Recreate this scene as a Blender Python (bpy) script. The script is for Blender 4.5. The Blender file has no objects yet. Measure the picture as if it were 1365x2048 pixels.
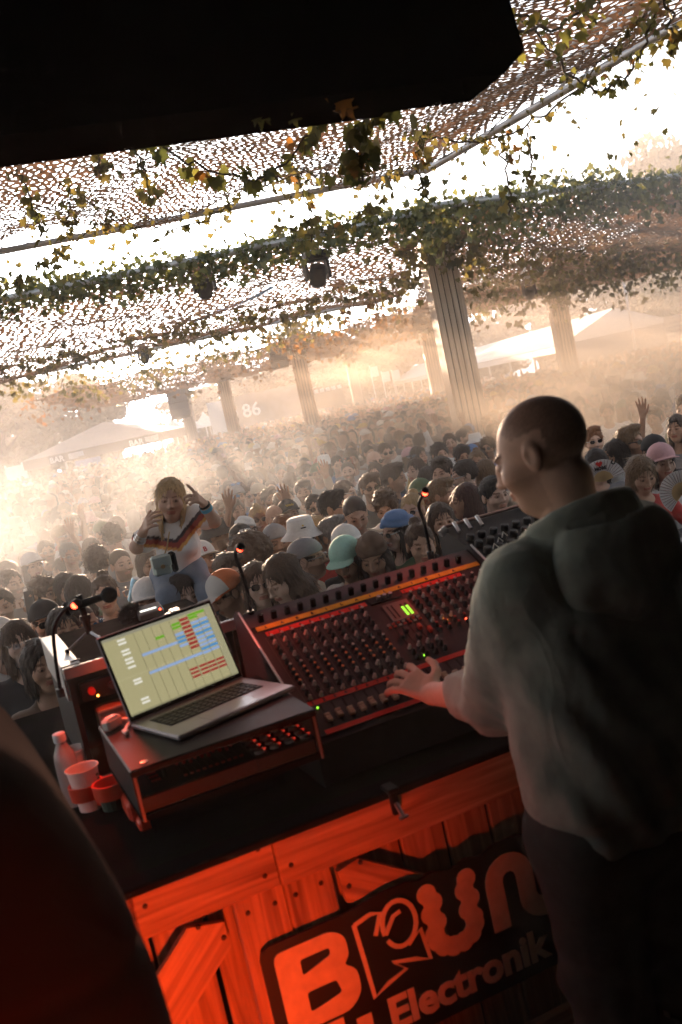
import bpy, bmesh, math, random, time
import numpy as np
from mathutils import Vector, Matrix, Euler

T0 = time.time()
random.seed(7)
rng = np.random.default_rng(7)
scene = bpy.context.scene
col = scene.collection
R = math.radians

# ------------------------------------------------------------------ camera
PITCH, ROLL, CAMZ = R(6.6), R(-12.2), 2.55
cam_data = bpy.data.cameras.new('camera')
cam = bpy.data.objects.new('camera', cam_data)
col.objects.link(cam)
cam_data.sensor_fit = 'VERTICAL'
cam_data.sensor_height = 36
cam_data.lens = 35
cam_data.clip_start = 0.05
cam_data.clip_end = 3000
cam_data.dof.use_dof = True
cam_data.dof.focus_distance = 6.5
cam_data.dof.aperture_fstop = 4.2
CAM_M = Matrix.Rotation(math.pi / 2 - PITCH, 3, 'X') @ Matrix.Rotation(ROLL, 3, 'Z')
cam.matrix_world = Matrix.Translation((0, 0, CAMZ)) @ CAM_M.to_4x4()
scene.camera = cam

# ------------------------------------------------------------------ light
SUN_AZ, SUN_EL = R(-11.1), R(7.5)
world = bpy.data.worlds.new('World')
scene.world = world
world.use_nodes = True
wn, wl = world.node_tree.nodes, world.node_tree.links
wn.clear()
w_out = wn.new('ShaderNodeOutputWorld')
w_bg = wn.new('ShaderNodeBackground')
w_sky = wn.new('ShaderNodeTexSky')
w_sky.sky_type = 'NISHITA'
w_sky.sun_disc = False
w_sky.sun_elevation = SUN_EL
w_sky.sun_rotation = SUN_AZ
w_sky.dust_density = 2.0
w_hs = wn.new('ShaderNodeHueSaturation')
w_hs.inputs['Saturation'].default_value = 0.25
w_bg.inputs['Strength'].default_value = 0.05
wl.new(w_sky.outputs[0], w_hs.inputs['Color'])
w_cool = wn.new('ShaderNodeMix'); w_cool.data_type = 'RGBA'; w_cool.blend_type = 'MULTIPLY'; w_cool.inputs[0].default_value = 1.0
w_cool.inputs[7].default_value = (0.90, 1.0, 1.14, 1)
wl.new(w_hs.outputs[0], w_cool.inputs[6])
wl.new(w_cool.outputs[2], w_bg.inputs['Color'])
wl.new(w_bg.outputs[0], w_out.inputs['Surface'])

sun_data = bpy.data.lights.new('sun', 'SUN')
sun_data.energy = 4.0
sun_data.angle = R(0.6)
sun_data.color = (1.0, 0.68, 0.46)
sun = bpy.data.objects.new('sun_lamp', sun_data)
col.objects.link(sun)
SUN_DIR = Vector((math.sin(SUN_AZ) * math.cos(SUN_EL), math.cos(SUN_AZ) * math.cos(SUN_EL), math.sin(SUN_EL)))
sun.rotation_euler = SUN_DIR.to_track_quat('Z', 'Y').to_euler()
sun.location = SUN_DIR * 300

scene.view_settings.view_transform = 'Standard'
scene.view_settings.look = 'None'
scene.view_settings.gamma = 1
scene.view_settings.use_curve_mapping = False
scene.view_settings.exposure = 2.9
scene.cycles.use_denoising = True
scene.cycles.max_bounces = 5
scene.cycles.diffuse_bounces = 2
scene.cycles.glossy_bounces = 2
scene.cycles.transmission_bounces = 3
scene.cycles.volume_bounces = 1
scene.cycles.transparent_max_bounces = 6
scene.cycles.use_fast_gi = False
scene.cycles.sample_clamp_indirect = 4.0
scene.cycles.caustics_reflective = False
scene.cycles.caustics_refractive = False

# ------------------------------------------------------------------ helpers
FPX = 35 / 36 * 2048

def ray(px, py):
    return CAM_M @ Vector(((px - 682.5) / FPX, -(py - 1024) / FPX, -1.0))

def atz(px, py, z):          # where the line of sight through a photo pixel meets height z
    d = ray(px, py)
    return Vector((0, 0, CAMZ)) + d * ((z - CAMZ) / d.z)

def aty(px, py, y):
    d = ray(px, py)
    return Vector((0, 0, CAMZ)) + d * (y / d.y)

def tag(o, label=None, cat=None, group=None, kind=None):
    if label: o['label'] = label
    if cat: o['category'] = cat
    if group: o['group'] = group
    if kind: o['kind'] = kind
    return o

def link(name, data, parent=None, loc=None, rot=None, scale=None):
    o = bpy.data.objects.new(name, data)
    col.objects.link(o)
    if parent is not None: o.parent = parent
    if loc is not None: o.location = loc
    if rot is not None: o.rotation_euler = rot
    if scale is not None: o.scale = scale if hasattr(scale, '__len__') else (scale,) * 3
    return o

def empty(name, loc=(0, 0, 0), rz=0, label=None, cat=None, group=None, rot=None):
    o = link(name, None, None, loc, rot or (0, 0, rz))
    o.empty_display_size = 0.1
    return tag(o, label, cat, group)

MATS = {}
def mat(name, color, rough=0.6, metal=0.0, vary=0.0, vscale=20, bump=0.0, bscale=60, emit=None, estr=1.0,
        alpha=None, trans=0.0, objcol=False, vcol=None, spec=0.5, sheen=0.0, stretch=None, sss=0.0, island=0.0):
    if name in MATS: return MATS[name]
    m = bpy.data.materials.new(name)
    m.use_nodes = True
    n, l = m.node_tree.nodes, m.node_tree.links
    b = n['Principled BSDF']
    b.inputs['Roughness'].default_value = rough
    b.inputs['Metallic'].default_value = metal
    b.inputs['Specular IOR Level'].default_value = spec
    if trans: b.inputs['Transmission Weight'].default_value = trans
    if sheen:
        b.inputs['Sheen Weight'].default_value = sheen
    c4 = (*color, 1)
    b.inputs['Base Color'].default_value = c4
    src = None
    if objcol:
        oi = n.new('ShaderNodeObjectInfo'); src = oi.outputs['Color']
    if vcol:
        at = n.new('ShaderNodeAttribute'); at.attribute_name = vcol
        if src is not None:
            mx = n.new('ShaderNodeMix'); mx.data_type = 'RGBA'; mx.blend_type = 'MULTIPLY'
            mx.inputs[0].default_value = 1
            l.new(src, mx.inputs[6]); l.new(at.outputs['Color'], mx.inputs[7]); src = mx.outputs[2]
        else:
            src = at.outputs['Color']
    tc = None
    if vary or bump:
        tc = n.new('ShaderNodeTexCoord')
        coord = tc.outputs['Object']
        if stretch:
            mp = n.new('ShaderNodeMapping'); mp.inputs['Scale'].default_value = stretch
            l.new(coord, mp.inputs['Vector']); coord = mp.outputs[0]
    if vary:
        nz = n.new('ShaderNodeTexNoise'); nz.inputs['Scale'].default_value = vscale
        nz.inputs['Detail'].default_value = 5
        l.new(coord, nz.inputs['Vector'])
        mr = n.new('ShaderNodeMapRange'); mr.inputs['From Min'].default_value = 0.3; mr.inputs['From Max'].default_value = 0.7
        mr.inputs['To Min'].default_value = 1 - vary; mr.inputs['To Max'].default_value = 1 + vary
        l.new(nz.outputs['Fac'], mr.inputs['Value'])
        hs = n.new('ShaderNodeHueSaturation')
        if src is not None: l.new(src, hs.inputs['Color'])
        else: hs.inputs['Color'].default_value = c4
        l.new(mr.outputs[0], hs.inputs['Value']); src = hs.outputs[0]
    if island:
        ge = n.new('ShaderNodeNewGeometry')
        mr = n.new('ShaderNodeMapRange'); mr.inputs['To Min'].default_value = 1 - island; mr.inputs['To Max'].default_value = 1 + island
        l.new(ge.outputs['Random Per Island'], mr.inputs['Value'])
        hs = n.new('ShaderNodeHueSaturation')
        if src is not None: l.new(src, hs.inputs['Color'])
        else: hs.inputs['Color'].default_value = c4
        l.new(mr.outputs[0], hs.inputs['Value']); src = hs.outputs[0]
    if src is not None: l.new(src, b.inputs['Base Color'])
    if bump:
        nz = n.new('ShaderNodeTexNoise'); nz.inputs['Scale'].default_value = bscale; nz.inputs['Detail'].default_value = 4
        l.new(coord, nz.inputs['Vector'])
        bp = n.new('ShaderNodeBump'); bp.inputs['Strength'].default_value = bump; bp.inputs['Distance'].default_value = 0.01
        l.new(nz.outputs['Fac'], bp.inputs['Height']); l.new(bp.outputs[0], b.inputs['Normal'])
    if emit:
        b.inputs['Emission Color'].default_value = (*emit, 1)
        b.inputs['Emission Strength'].default_value = estr
    if alpha is not None: b.inputs['Alpha'].default_value = alpha
    if sss:
        b.inputs['Subsurface Weight'].default_value = sss
    MATS[name] = m
    return m

def leaf_mat(name, color, trans=0.5, vary=0.35):
    """thin leaf: diffuse + translucent, colour varied per leaf"""
    if name in MATS: return MATS[name]
    m = bpy.data.materials.new(name); m.use_nodes = True
    n, l = m.node_tree.nodes, m.node_tree.links
    n.clear()
    out = n.new('ShaderNodeOutputMaterial')
    d = n.new('ShaderNodeBsdfDiffuse'); t = n.new('ShaderNodeBsdfTranslucent')
    g = n.new('ShaderNodeBsdfGlossy'); g.inputs['Roughness'].default_value = 0.45
    mx = n.new('ShaderNodeMixShader'); mx.inputs[0].default_value = trans
    mg = n.new('ShaderNodeMixShader'); mg.inputs[0].default_value = 0.04
    ge = n.new('ShaderNodeNewGeometry'); oi = n.new('ShaderNodeObjectInfo')
    ad = n.new('ShaderNodeMath'); ad.operation = 'ADD'
    l.new(ge.outputs['Random Per Island'], ad.inputs[0]); l.new(oi.outputs['Random'], ad.inputs[1])
    fr = n.new('ShaderNodeMath'); fr.operation = 'FRACT'; l.new(ad.outputs[0], fr.inputs[0])
    cr = n.new('ShaderNodeValToRGB')
    c = color
    cr.color_ramp.elements[0].color = (c[0] * (1 - vary), c[1] * (1 - vary), c[2] * (1 - vary), 1)
    cr.color_ramp.elements[1].color = (c[0] * (1 + 2.2 * vary), c[1] * (1 + 1.1 * vary), c[2] * (1 + .2 * vary), 1)
    l.new(fr.outputs[0], cr.inputs[0])
    l.new(cr.outputs[0], d.inputs['Color']); l.new(cr.outputs[0], t.inputs['Color'])
    l.new(d.outputs[0], mx.inputs[1]); l.new(t.outputs[0], mx.inputs[2])
    l.new(mx.outputs[0], mg.inputs[1]); l.new(g.outputs[0], mg.inputs[2])
    l.new(mg.outputs[0], out.inputs['Surface'])
    MATS[name] = m
    return m

class MB:
    """collects shapes; build() links them as ONE mesh object"""
    def __init__(s): s.v, s.f = [], []
    def add(s, vs, fs):
        o = len(s.v); s.v += [tuple(v) for v in vs]; s.f += [tuple(i + o for i in f) for f in fs]; return s
    def box(s, c, d, rot=None, bev=0.0):
        x, y, z = d[0] / 2, d[1] / 2, d[2] / 2
        if bev:
            b = min(bev, x * .9, y * .9, z * .9)
            vs = []
            idx = {}
            for sx in (-1, 1):
                for sy in (-1, 1):
                    for sz in (-1, 1):
                        for ax in range(3):
                            p = [sx * (x - b), sy * (y - b), sz * (z - b)]
                            p[ax] = (sx * x, sy * y, sz * z)[ax]
                            idx[(sx, sy, sz, ax)] = len(vs); vs.append(Vector(p))
            fs = []
            I = idx
            for ax in range(3):
                a1, a2 = (ax + 1) % 3, (ax + 2) % 3
                for sg in (-1, 1):
                    q = []
                    for (p, r_) in ((-1, -1), (1, -1), (1, 1), (-1, 1)):
                        k = [0, 0, 0]; k[ax] = sg; k[a1] = p; k[a2] = r_
                        q.append(I[(*k, ax)])
                    fs.append(q if sg > 0 else q[::-1])
                    # edges shared by axis ax (sg) and a1
                    for s1 in (-1, 1):
                        k1 = [0, 0, 0]; k1[ax] = sg; k1[a1] = s1; k1[a2] = -1
                        k2 = list(k1); k2[a2] = 1
                        fs.append([I[(*k1, ax)], I[(*k2, ax)], I[(*k2, a1)], I[(*k1, a1)]])
            for sx in (-1, 1):
                for sy in (-1, 1):
                    for sz in (-1, 1):
                        fs.append([I[(sx, sy, sz, 0)], I[(sx, sy, sz, 1)], I[(sx, sy, sz, 2)]])
        else:
            vs = [Vector((i * x, j * y, k * z)) for i in (-1, 1) for j in (-1, 1) for k in (-1, 1)]
            fs = [(0, 1, 3, 2), (4, 6, 7, 5), (0, 4, 5, 1), (2, 3, 7, 6), (0, 2, 6, 4), (1, 5, 7, 3)]
        c = Vector(c)
        if rot is not None:
            m = rot if isinstance(rot, Matrix) else Euler(rot).to_matrix()
            vs = [m @ v + c for v in vs]
        else: vs = [v + c for v in vs]
        return s.add(vs, fs)
    def cyl(s, p0, p1, r0, r1=None, n=12, caps=True):
        p0, p1 = Vector(p0), Vector(p1); r1 = r0 if r1 is None else r1
        q = (p1 - p0).to_track_quat('Z', 'Y').to_matrix()
        a, b = q @ Vector((1, 0, 0)), q @ Vector((0, 1, 0))
        vs = [p + (a * math.cos(2 * math.pi * i / n) + b * math.sin(2 * math.pi * i / n)) * r for p, r in ((p0, r0), (p1, r1)) for i in range(n)]
        fs = [(i, (i + 1) % n, n + (i + 1) % n, n + i) for i in range(n)]
        if caps: fs += [tuple(range(n))[::-1], tuple(range(n, 2 * n))]
        return s.add(vs, fs)
    def tube(s, pts, r, n=8):
        pts = [Vector(p) for p in pts]
        rs = r if hasattr(r, '__len__') else [r] * len(pts)
        vs, fs = [], []
        a = None
        for i, p in enumerate(pts):
            t = (pts[min(i + 1, len(pts) - 1)] - pts[max(i - 1, 0)]).normalized()
            if a is None:
                a = t.orthogonal().normalized()
            else:
                a = (a - t * a.dot(t))
                a = a.normalized() if a.length > 1e-6 else t.orthogonal().normalized()
            b = t.cross(a)
            vs += [p + (a * math.cos(2 * math.pi * k / n) + b * math.sin(2 * math.pi * k / n)) * rs[i] for k in range(n)]
        for i in range(len(pts) - 1):
            fs += [(i * n + k, i * n + (k + 1) % n, (i + 1) * n + (k + 1) % n, (i + 1) * n + k) for k in range(n)]
        fs += [tuple(range(n))[::-1], tuple(range((len(pts) - 1) * n, len(pts) * n))]
        return s.add(vs, fs)
    def lathe(s, prof, n=20, c=(0, 0, 0), M=None):
        vs, fs = [], []
        for r, z in prof:
            for k in range(n):
                p = Vector((r * math.cos(2 * math.pi * k / n), r * math.sin(2 * math.pi * k / n), z))
                if M is not None: p = M @ p
                vs.append(p + Vector(c))
        for i in range(len(prof) - 1):
            fs += [(i * n + k, i * n + (k + 1) % n, (i + 1) * n + (k + 1) % n, (i + 1) * n + k) for k in range(n)]
        fs += [tuple(range(n))[::-1], tuple(range((len(prof) - 1) * n, len(prof) * n))]
        return s.add(vs, fs)
    def prism(s, poly, z0, z1, M=None):
        n = len(poly)
        vs = [Vector((x, y, z)) for z in (z0, z1) for x, y in poly]
        if M is not None: vs = [M @ v for v in vs]
        fs = [(i, (i + 1) % n, n + (i + 1) % n, n + i) for i in range(n)] + [tuple(range(n))[::-1], tuple(range(n, 2 * n))]
        return s.add(vs, fs)
    def mesh(s, name, m=None, smooth=False):
        me = bpy.data.meshes.new(name)
        me.from_pydata([tuple(v) for v in s.v], [], s.f)
        if m is not None: me.materials.append(m)
        if smooth: smooth_by_angle(me)
        return me
    def build(s, name, m=None, parent=None, smooth=False, loc=None, rot=None):
        return link(name, s.mesh(name, m, smooth), parent, loc, rot)

def smooth_by_angle(me, ang=40):
    me.polygons.foreach_set('use_smooth', [True] * len(me.polygons))
    bm = bmesh.new(); bm.from_mesh(me)
    lim = math.radians(ang)
    for e in bm.edges:
        e.smooth = not (len(e.link_faces) == 2 and e.calc_face_angle(0) > lim)
    bm.to_mesh(me); bm.free()

def np_mesh(name, v, f, m=None, smooth=True, colr=None):
    """v (n,3), f (k,4) or (k,3) arrays"""
    me = bpy.data.meshes.new(name)
    v = np.asarray(v, np.float32); f = np.asarray(f, np.int32)
    k = f.shape[1]
    me.vertices.add(len(v)); me.vertices.foreach_set('co', v.ravel())
    me.loops.add(f.size); me.loops.foreach_set('vertex_index', f.ravel())
    me.polygons.add(len(f))
    me.polygons.foreach_set('loop_start', np.arange(0, f.size, k, dtype=np.int32))
    try: me.polygons.foreach_set('loop_total', np.full(len(f), k, np.int32))
    except Exception: pass
    me.update(calc_edges=True); me.validate()
    if smooth: me.polygons.foreach_set('use_smooth', np.ones(len(me.polygons), bool))
    if colr is not None:
        ca = me.color_attributes.new('tint', 'FLOAT_COLOR', 'POINT')
        c = np.ones((len(v), 4), np.float32); c[:, :3] = colr
        ca.data.foreach_set('color', c.ravel())
    if m is not None: me.materials.append(m)
    return me

# ---- implicit surfaces
def smin(a, b, k):
    h = np.clip(0.5 + 0.5 * (b - a) / k, 0, 1)
    return b + (a - b) * h - k * h * (1 - h)
def smax(a, b, k): return -smin(-a, -b, k)
def s_sph(p, c, r): return np.sqrt((p[0] - c[0]) ** 2 + (p[1] - c[1]) ** 2 + (p[2] - c[2]) ** 2) - r
def s_ell(p, c, r):
    x, y, z = (p[0] - c[0]) / r[0], (p[1] - c[1]) / r[1], (p[2] - c[2]) / r[2]
    k0 = np.sqrt(x * x + y * y + z * z) + 1e-9
    k1 = np.sqrt((x / r[0]) ** 2 + (y / r[1]) ** 2 + (z / r[2]) ** 2) + 1e-9
    return k0 * (k0 - 1) / k1
def s_cap(p, a, b, r0, r1=None, sq=None):
    """tapered capsule; sq=(axis vector, factor) flattens it"""
    r1 = r0 if r1 is None else r1
    a = np.array(a, float); b = np.array(b, float); d = b - a
    q = [p[i] - a[i] for i in range(3)]
    h = np.clip((q[0] * d[0] + q[1] * d[1] + q[2] * d[2]) / d.dot(d), 0, 1)
    e = [q[i] - h * d[i] for i in range(3)]
    if sq is not None:
        ax, fac = np.array(sq[0], float), sq[1]
        t = e[0] * ax[0] + e[1] * ax[1] + e[2] * ax[2]
        e = [e[i] + ax[i] * t * (fac - 1) for i in range(3)]
    return np.sqrt(e[0] ** 2 + e[1] ** 2 + e[2] ** 2) - (r0 + (r1 - r0) * h)
def s_box(p, c, h, r=0.0):
    q = [np.abs(p[i] - c[i]) - h[i] + r for i in range(3)]
    return np.sqrt(sum(np.maximum(x, 0) ** 2 for x in q)) + np.minimum(np.maximum(q[0], np.maximum(q[1], q[2])), 0) - r

def surf(f, xs, ys, zs):
    """naive surface nets of scalar function f on a rectilinear grid -> verts, quads"""
    xs, ys, zs = np.asarray(xs), np.asarray(ys), np.asarray(zs)
    return surf_d(f(np.meshgrid(xs, ys, zs, indexing='ij')), xs, ys, zs)

def surf_d(d, xs, ys, zs):
    xs, ys, zs = np.asarray(xs), np.asarray(ys), np.asarray(zs)
    s = d < 0
    nx, ny, nz = d.shape
    # cell activity
    cnt = np.zeros((nx - 1, ny - 1, nz - 1), np.int8)
    for i in (0, 1):
        for j in (0, 1):
            for k in (0, 1):
                cnt += s[i:nx - 1 + i, j:ny - 1 + j, k:nz - 1 + k]
    act = (cnt > 0) & (cnt < 8)
    idx = -np.ones(act.shape, np.int64)
    cells = np.argwhere(act)
    idx[act] = np.arange(len(cells))
    acc = np.zeros((len(cells), 3)); num = np.zeros(len(cells))
    ci, cj, ck = cells.T
    co = [(i, j, k) for i in (0, 1) for j in (0, 1) for k in (0, 1)]
    for A in range(8):
        for B in range(A + 1, 8):
            a, b = co[A], co[B]
            if sum(abs(a[t] - b[t]) for t in range(3)) != 1: continue
            da = d[ci + a[0], cj + a[1], ck + a[2]]; db = d[ci + b[0], cj + b[1], ck + b[2]]
            m = (da < 0) != (db < 0)
            t = np.where(m, da / np.where(m, da - db, 1), 0)
            pa = np.stack([xs[ci + a[0]], ys[cj + a[1]], zs[ck + a[2]]], 1)
            pb = np.stack([xs[ci + b[0]], ys[cj + b[1]], zs[ck + b[2]]], 1)
            acc += np.where(m[:, None], pa + (pb - pa) * t[:, None], 0); num += m
    v = acc / num[:, None]
    faces = []
    for ax in range(3):
        sl0 = [slice(None)] * 3; sl1 = [slice(None)] * 3
        sl0[ax] = slice(0, -1); sl1[ax] = slice(1, None)
        a, b = s[tuple(sl0)], s[tuple(sl1)]
        ch = a != b
        o1, o2 = [t for t in range(3) if t != ax]
        e = np.argwhere(ch)
        ok = (e[:, o1] > 0) & (e[:, o2] > 0) & (e[:, o1] < d.shape[o1] - 1) & (e[:, o2] < d.shape[o2] - 1)
        e = e[ok]
        flip = a[tuple(e.T)]
        def cell(di, dj):
            q = e.copy(); q[:, o1] += di; q[:, o2] += dj
            return idx[tuple(q.T)]
        q = np.stack([cell(-1, -1), cell(0, -1), cell(0, 0), cell(-1, 0)], 1)
        if ax == 1: flip = ~flip
        q = np.where(flip[:, None], q, q[:, ::-1])
        faces.append(q)
    f4 = np.concatenate(faces)
    f4 = f4[(f4 >= 0).all(1)]
    return v, f4

def lin(a, b, h): return np.arange(a, b + h, h)
def grid_nu(segs):
    """segs: list of (start, end, step) -> nonuniform axis"""
    out = []
    for a, b, h in segs:
        n = max(1, int(round((b - a) / h)))
        out += list(np.linspace(a, b, n, endpoint=False))
    out.append(segs[-1][1])
    return np.array(out)

def fbm(p, sc, seed=0, oct=3):
    """cheap smooth pseudo-noise from sines"""
    r = np.random.default_rng(seed)
    o = 0
    amp = 1.0
    for i in range(oct):
        for _ in range(3):
            k = r.normal(size=3); k *= sc * (1.9 ** i) / np.linalg.norm(k)
            o = o + amp * np.sin(k[0] * p[0] + k[1] * p[1] + k[2] * p[2] + r.uniform(0, 6.28))
        amp *= 0.55
    return o / 4.0

def text_mesh(body, size, bold=0.0, extrude=0.001, name='lettering', m=None, align='LEFT', shear=0, space=1.0):
    cu = bpy.data.curves.new('txt', 'FONT')
    cu.body = body; cu.size = size; cu.offset = bold; cu.extrude = extrude; cu.resolution_u = 3
    cu.align_x = align; cu.shear = shear; cu.space_character = space
    o = bpy.data.objects.new('txt', cu)
    col.objects.link(o)
    dg = bpy.context.evaluated_depsgraph_get(); dg.update()
    me = bpy.data.meshes.new_from_object(o.evaluated_get(dg))
    me.name = name
    bpy.data.objects.remove(o); bpy.data.curves.remove(cu)
    if m is not None:
        me.materials.clear(); me.materials.append(m)
    return me

def copy_tree(o, parent=None):
    c = o.copy(); col.objects.link(c); c.parent = parent
    for ch in list(o.children): copy_tree(ch, c)
    return c

# ------------------------------------------------------------------ setting
STAGE_Z, TOP_Z = 0.70, 1.58
PSI = R(21.5)
BU = Vector((math.cos(PSI), math.sin(PSI), 0)); BN = Vector((-math.sin(PSI), math.cos(PSI), 0))
B0 = Vector((-0.156, 2.257, 0))
def bw(a, b, z): return B0 + BU * a + BN * b + Vector((0, 0, z))

def grass_ground():
    m = bpy.data.materials.new('trodden_grass'); m.use_nodes = True
    n, l = m.node_tree.nodes, m.node_tree.links
    b = n['Principled BSDF']; b.inputs['Roughness'].default_value = 0.95
    tc = n.new('ShaderNodeTexCoord')
    n1 = n.new('ShaderNodeTexNoise'); n1.inputs['Scale'].default_value = 0.35; n1.inputs['Detail'].default_value = 8
    l.new(tc.outputs['Object'], n1.inputs['Vector'])
    cr = n.new('ShaderNodeValToRGB')
    cr.color_ramp.elements[0].position = 0.35; cr.color_ramp.elements[0].color = (0.055, 0.06, 0.025, 1)
    cr.color_ramp.elements[1].position = 0.65; cr.color_ramp.elements[1].color = (0.14, 0.11, 0.06, 1)
    l.new(n1.outputs['Fac'], cr.inputs[0]); l.new(cr.outputs[0], b.inputs['Base Color'])
    return m
g = MB(); g.add([(-88, -30, 0), (88, -30, 0), (88, 130, 0), (-88, 130, 0)], [(0, 1, 2, 3)])
tag(g.build('ground', grass_ground()), 'trodden dry grass of the festival field', 'ground', kind='structure')

black_wood = mat('black_wood', (0.012, 0.011, 0.011), 0.8, vary=0.3, vscale=6, spec=0.0)
M_black = mat('black_plastic', (0.010, 0.010, 0.011), 0.5, spec=.12)
M_turf = mat('turf', (0.012, 0.060, 0.014), 0.95, spec=0.0, vary=0.5, vscale=90, bump=0.6, bscale=300)
M_steel = mat('steel', (0.55, 0.55, 0.56), 0.32, 1.0)
M_alu = mat('aluminium', (0.50, 0.49, 0.48), 0.5, 0.8)

# stage deck of black boards
st = MB(); p = [bw(-4.5, -6, 0), bw(4.5, -6, 0), bw(4.5, 1.9, 0), bw(-4.5, 1.9, 0)]
st.add([(v.x, v.y, z) for z in (0.002, STAGE_Z) for v in p], [(3, 2, 1, 0), (4, 5, 6, 7), (0, 1, 5, 4), (1, 2, 6, 5), (2, 3, 7, 6), (3, 0, 4, 7)])
tag(st.build('stage_floor', mat('stage_deck', (0.02, 0.019, 0.018), 0.7, vary=0.4, vscale=4)), kind='structure')
# unseen roof and walls added round the booth to keep daylight off it
def slab(name, pts, z0, z1, m, label):
    b = MB(); n = len(pts)
    b.add([(v.x, v.y, z) for z in (z0, z1) for v in pts], [tuple(range(n))[::-1], tuple(range(n, 2 * n))] + [(i, (i + 1) % n, n + (i + 1) % n, n + i) for i in range(n)])
    return tag(b.build(name, m), label, 'wall' if 'wall' in name else 'roof', kind=None)
slab('shade_roof', [bw(-4.5, -6, 0), bw(4.5, -6, 0), bw(4.5, 0.75, 0), bw(-4.5, 0.75, 0)], 3.98, 4.15, black_wood, 'unseen flat black roof added above the booth for shade')
slab('shade_back_wall', [bw(-4.5, -5.9, 0), bw(4.5, -5.9, 0), bw(4.5, -5.75, 0), bw(-4.5, -5.75, 0)], STAGE_Z + .002, 3.975, black_wood, 'unseen black wall added behind the stage to block light')
slab('shade_side_wall', [bw(2.0, -5.7, 0), bw(2.15, -5.7, 0), bw(2.15, 0.4, 0), bw(2.0, 0.4, 0)], STAGE_Z + .002, 3.975, black_wood, 'unseen black side wall added on the right to block light')
slab('shade_side_wall', [bw(-3.6, -5.7, 0), bw(-3.45, -5.7, 0), bw(-3.45, -1.2, 0), bw(-3.6, -1.2, 0)], STAGE_Z + .002, 3.975, black_wood, 'unseen black side wall added on the left to block light')

# black roof beam with a chamfered end, hanging across the top of the view
bY = 16.5
bu = Vector((math.cos(R(bY)), math.sin(R(bY)), 0)); bn = Vector((-bu.y, bu.x, 0))
def beam_uv(px, py, p0):
    d = ray(px, py); o = Vector((0, 0, CAMZ))
    t = (p0 - o).dot(bn) / d.dot(bn); q = o + d * t
    return ((q - p0).dot(bu), q.z)
bp0 = Vector((0.0, 2.60, 0))
poly = [beam_uv(*q, bp0) for q in ((1010, 147), (1050, 100), (1020, 0))]
l0 = beam_uv(0, 272, bp0)
dirx = poly[2][0] - poly[1][0]; dz = poly[2][1] - poly[1][1]
kk = (3.96 - poly[1][1]) / dz
prof = [(-2.6, l0[1] + (l0[1] - poly[0][1]) * 0.55), l0, poly[0], poly[1], (poly[1][0] + dirx * kk, 3.96), (-2.6, 3.96)]
Mx = Matrix(((bu.x, bn.x, 0, bp0.x), (bu.y, bn.y, 0, bp0.y), (0, 0, 1, 0), (0, 0, 0, 1)))
beam = empty('roof_beam', bp0 + Vector((0, 0, prof[2][1])), R(bY), 'black stage roof beam with a chamfered end above the booth', 'beam')
bm_ = MB(); n_ = len(prof)
bm_.add([(x, y, z - prof[2][1]) for y in (0, 0.22) for x, z in prof], [tuple(range(n_)), tuple(range(n_, 2 * n_))[::-1]] + [(i, n_ + i, n_ + (i + 1) % n_, (i + 1) % n_) for i in range(n_)])
bm_.build('fascia_board', black_wood, beam)
bb = MB(); bb.box((-.9, .25, .03), (2.7, .05, .05)); bb.build('lower_batten', black_wood, beam)

# ------------------------------------------------------------------ booth
M_wood = None
def wood_mat(name, c1, c2, scale=1.0, seedoff=0.0, grain=(2.0, 40, 40)):
    m = bpy.data.materials.new(name); m.use_nodes = True
    n, l = m.node_tree.nodes, m.node_tree.links
    b = n['Principled BSDF']; b.inputs['Roughness'].default_value = 0.55
    tc = n.new('ShaderNodeTexCoord'); oi = n.new('ShaderNodeObjectInfo')
    mp = n.new('ShaderNodeMapping'); mp.inputs['Scale'].default_value = grain
    ad = n.new('ShaderNodeVectorMath'); ad.operation = 'MULTIPLY_ADD'
    ad.inputs[1].default_value = (1, 1, 1)
    cx = n.new('ShaderNodeCombineXYZ')
    mu = n.new('ShaderNodeMath'); mu.operation = 'MULTIPLY'; mu.inputs[1].default_value = 37.0
    l.new(oi.outputs['Random'], mu.inputs[0])
    for k in range(3): l.new(mu.outputs[0], cx.inputs[k])
    l.new(tc.outputs['Object'], mp.inputs['Vector']); l.new(mp.outputs[0], ad.inputs[0]); l.new(cx.outputs[0], ad.inputs[2])
    nz = n.new('ShaderNodeTexNoise'); nz.inputs['Scale'].default_value = 1.0 * scale; nz.inputs['Detail'].default_value = 6; nz.inputs['Distortion'].default_value = 1.2
    l.new(ad.outputs[0], nz.inputs['Vector'])
    cr = n.new('ShaderNodeValToRGB')
    cr.color_ramp.elements[0].position = 0.3; cr.color_ramp.elements[0].color = (*c1, 1)
    cr.color_ramp.elements[1].position = 0.7; cr.color_ramp.elements[1].color = (*c2, 1)
    l.new(nz.outputs['Fac'], cr.inputs[0]); l.new(cr.outputs[0], b.inputs['Base Color'])
    bp = n.new('ShaderNodeBump'); bp.inputs['Strength'].default_value = 0.25; bp.inputs['Distance'].default_value = 0.004
    l.new(nz.outputs['Fac'], bp.inputs['Height']); l.new(bp.outputs[0], b.inputs['Normal'])
    return m
M_wood = wood_mat('pine_board', (0.20, 0.105, 0.05), (0.56, 0.37, 0.21))
M_woodv = wood_mat('pine_board_upright', (0.17, 0.09, 0.04), (0.50, 0.32, 0.18), grain=(40, 40, 2.0))

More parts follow.
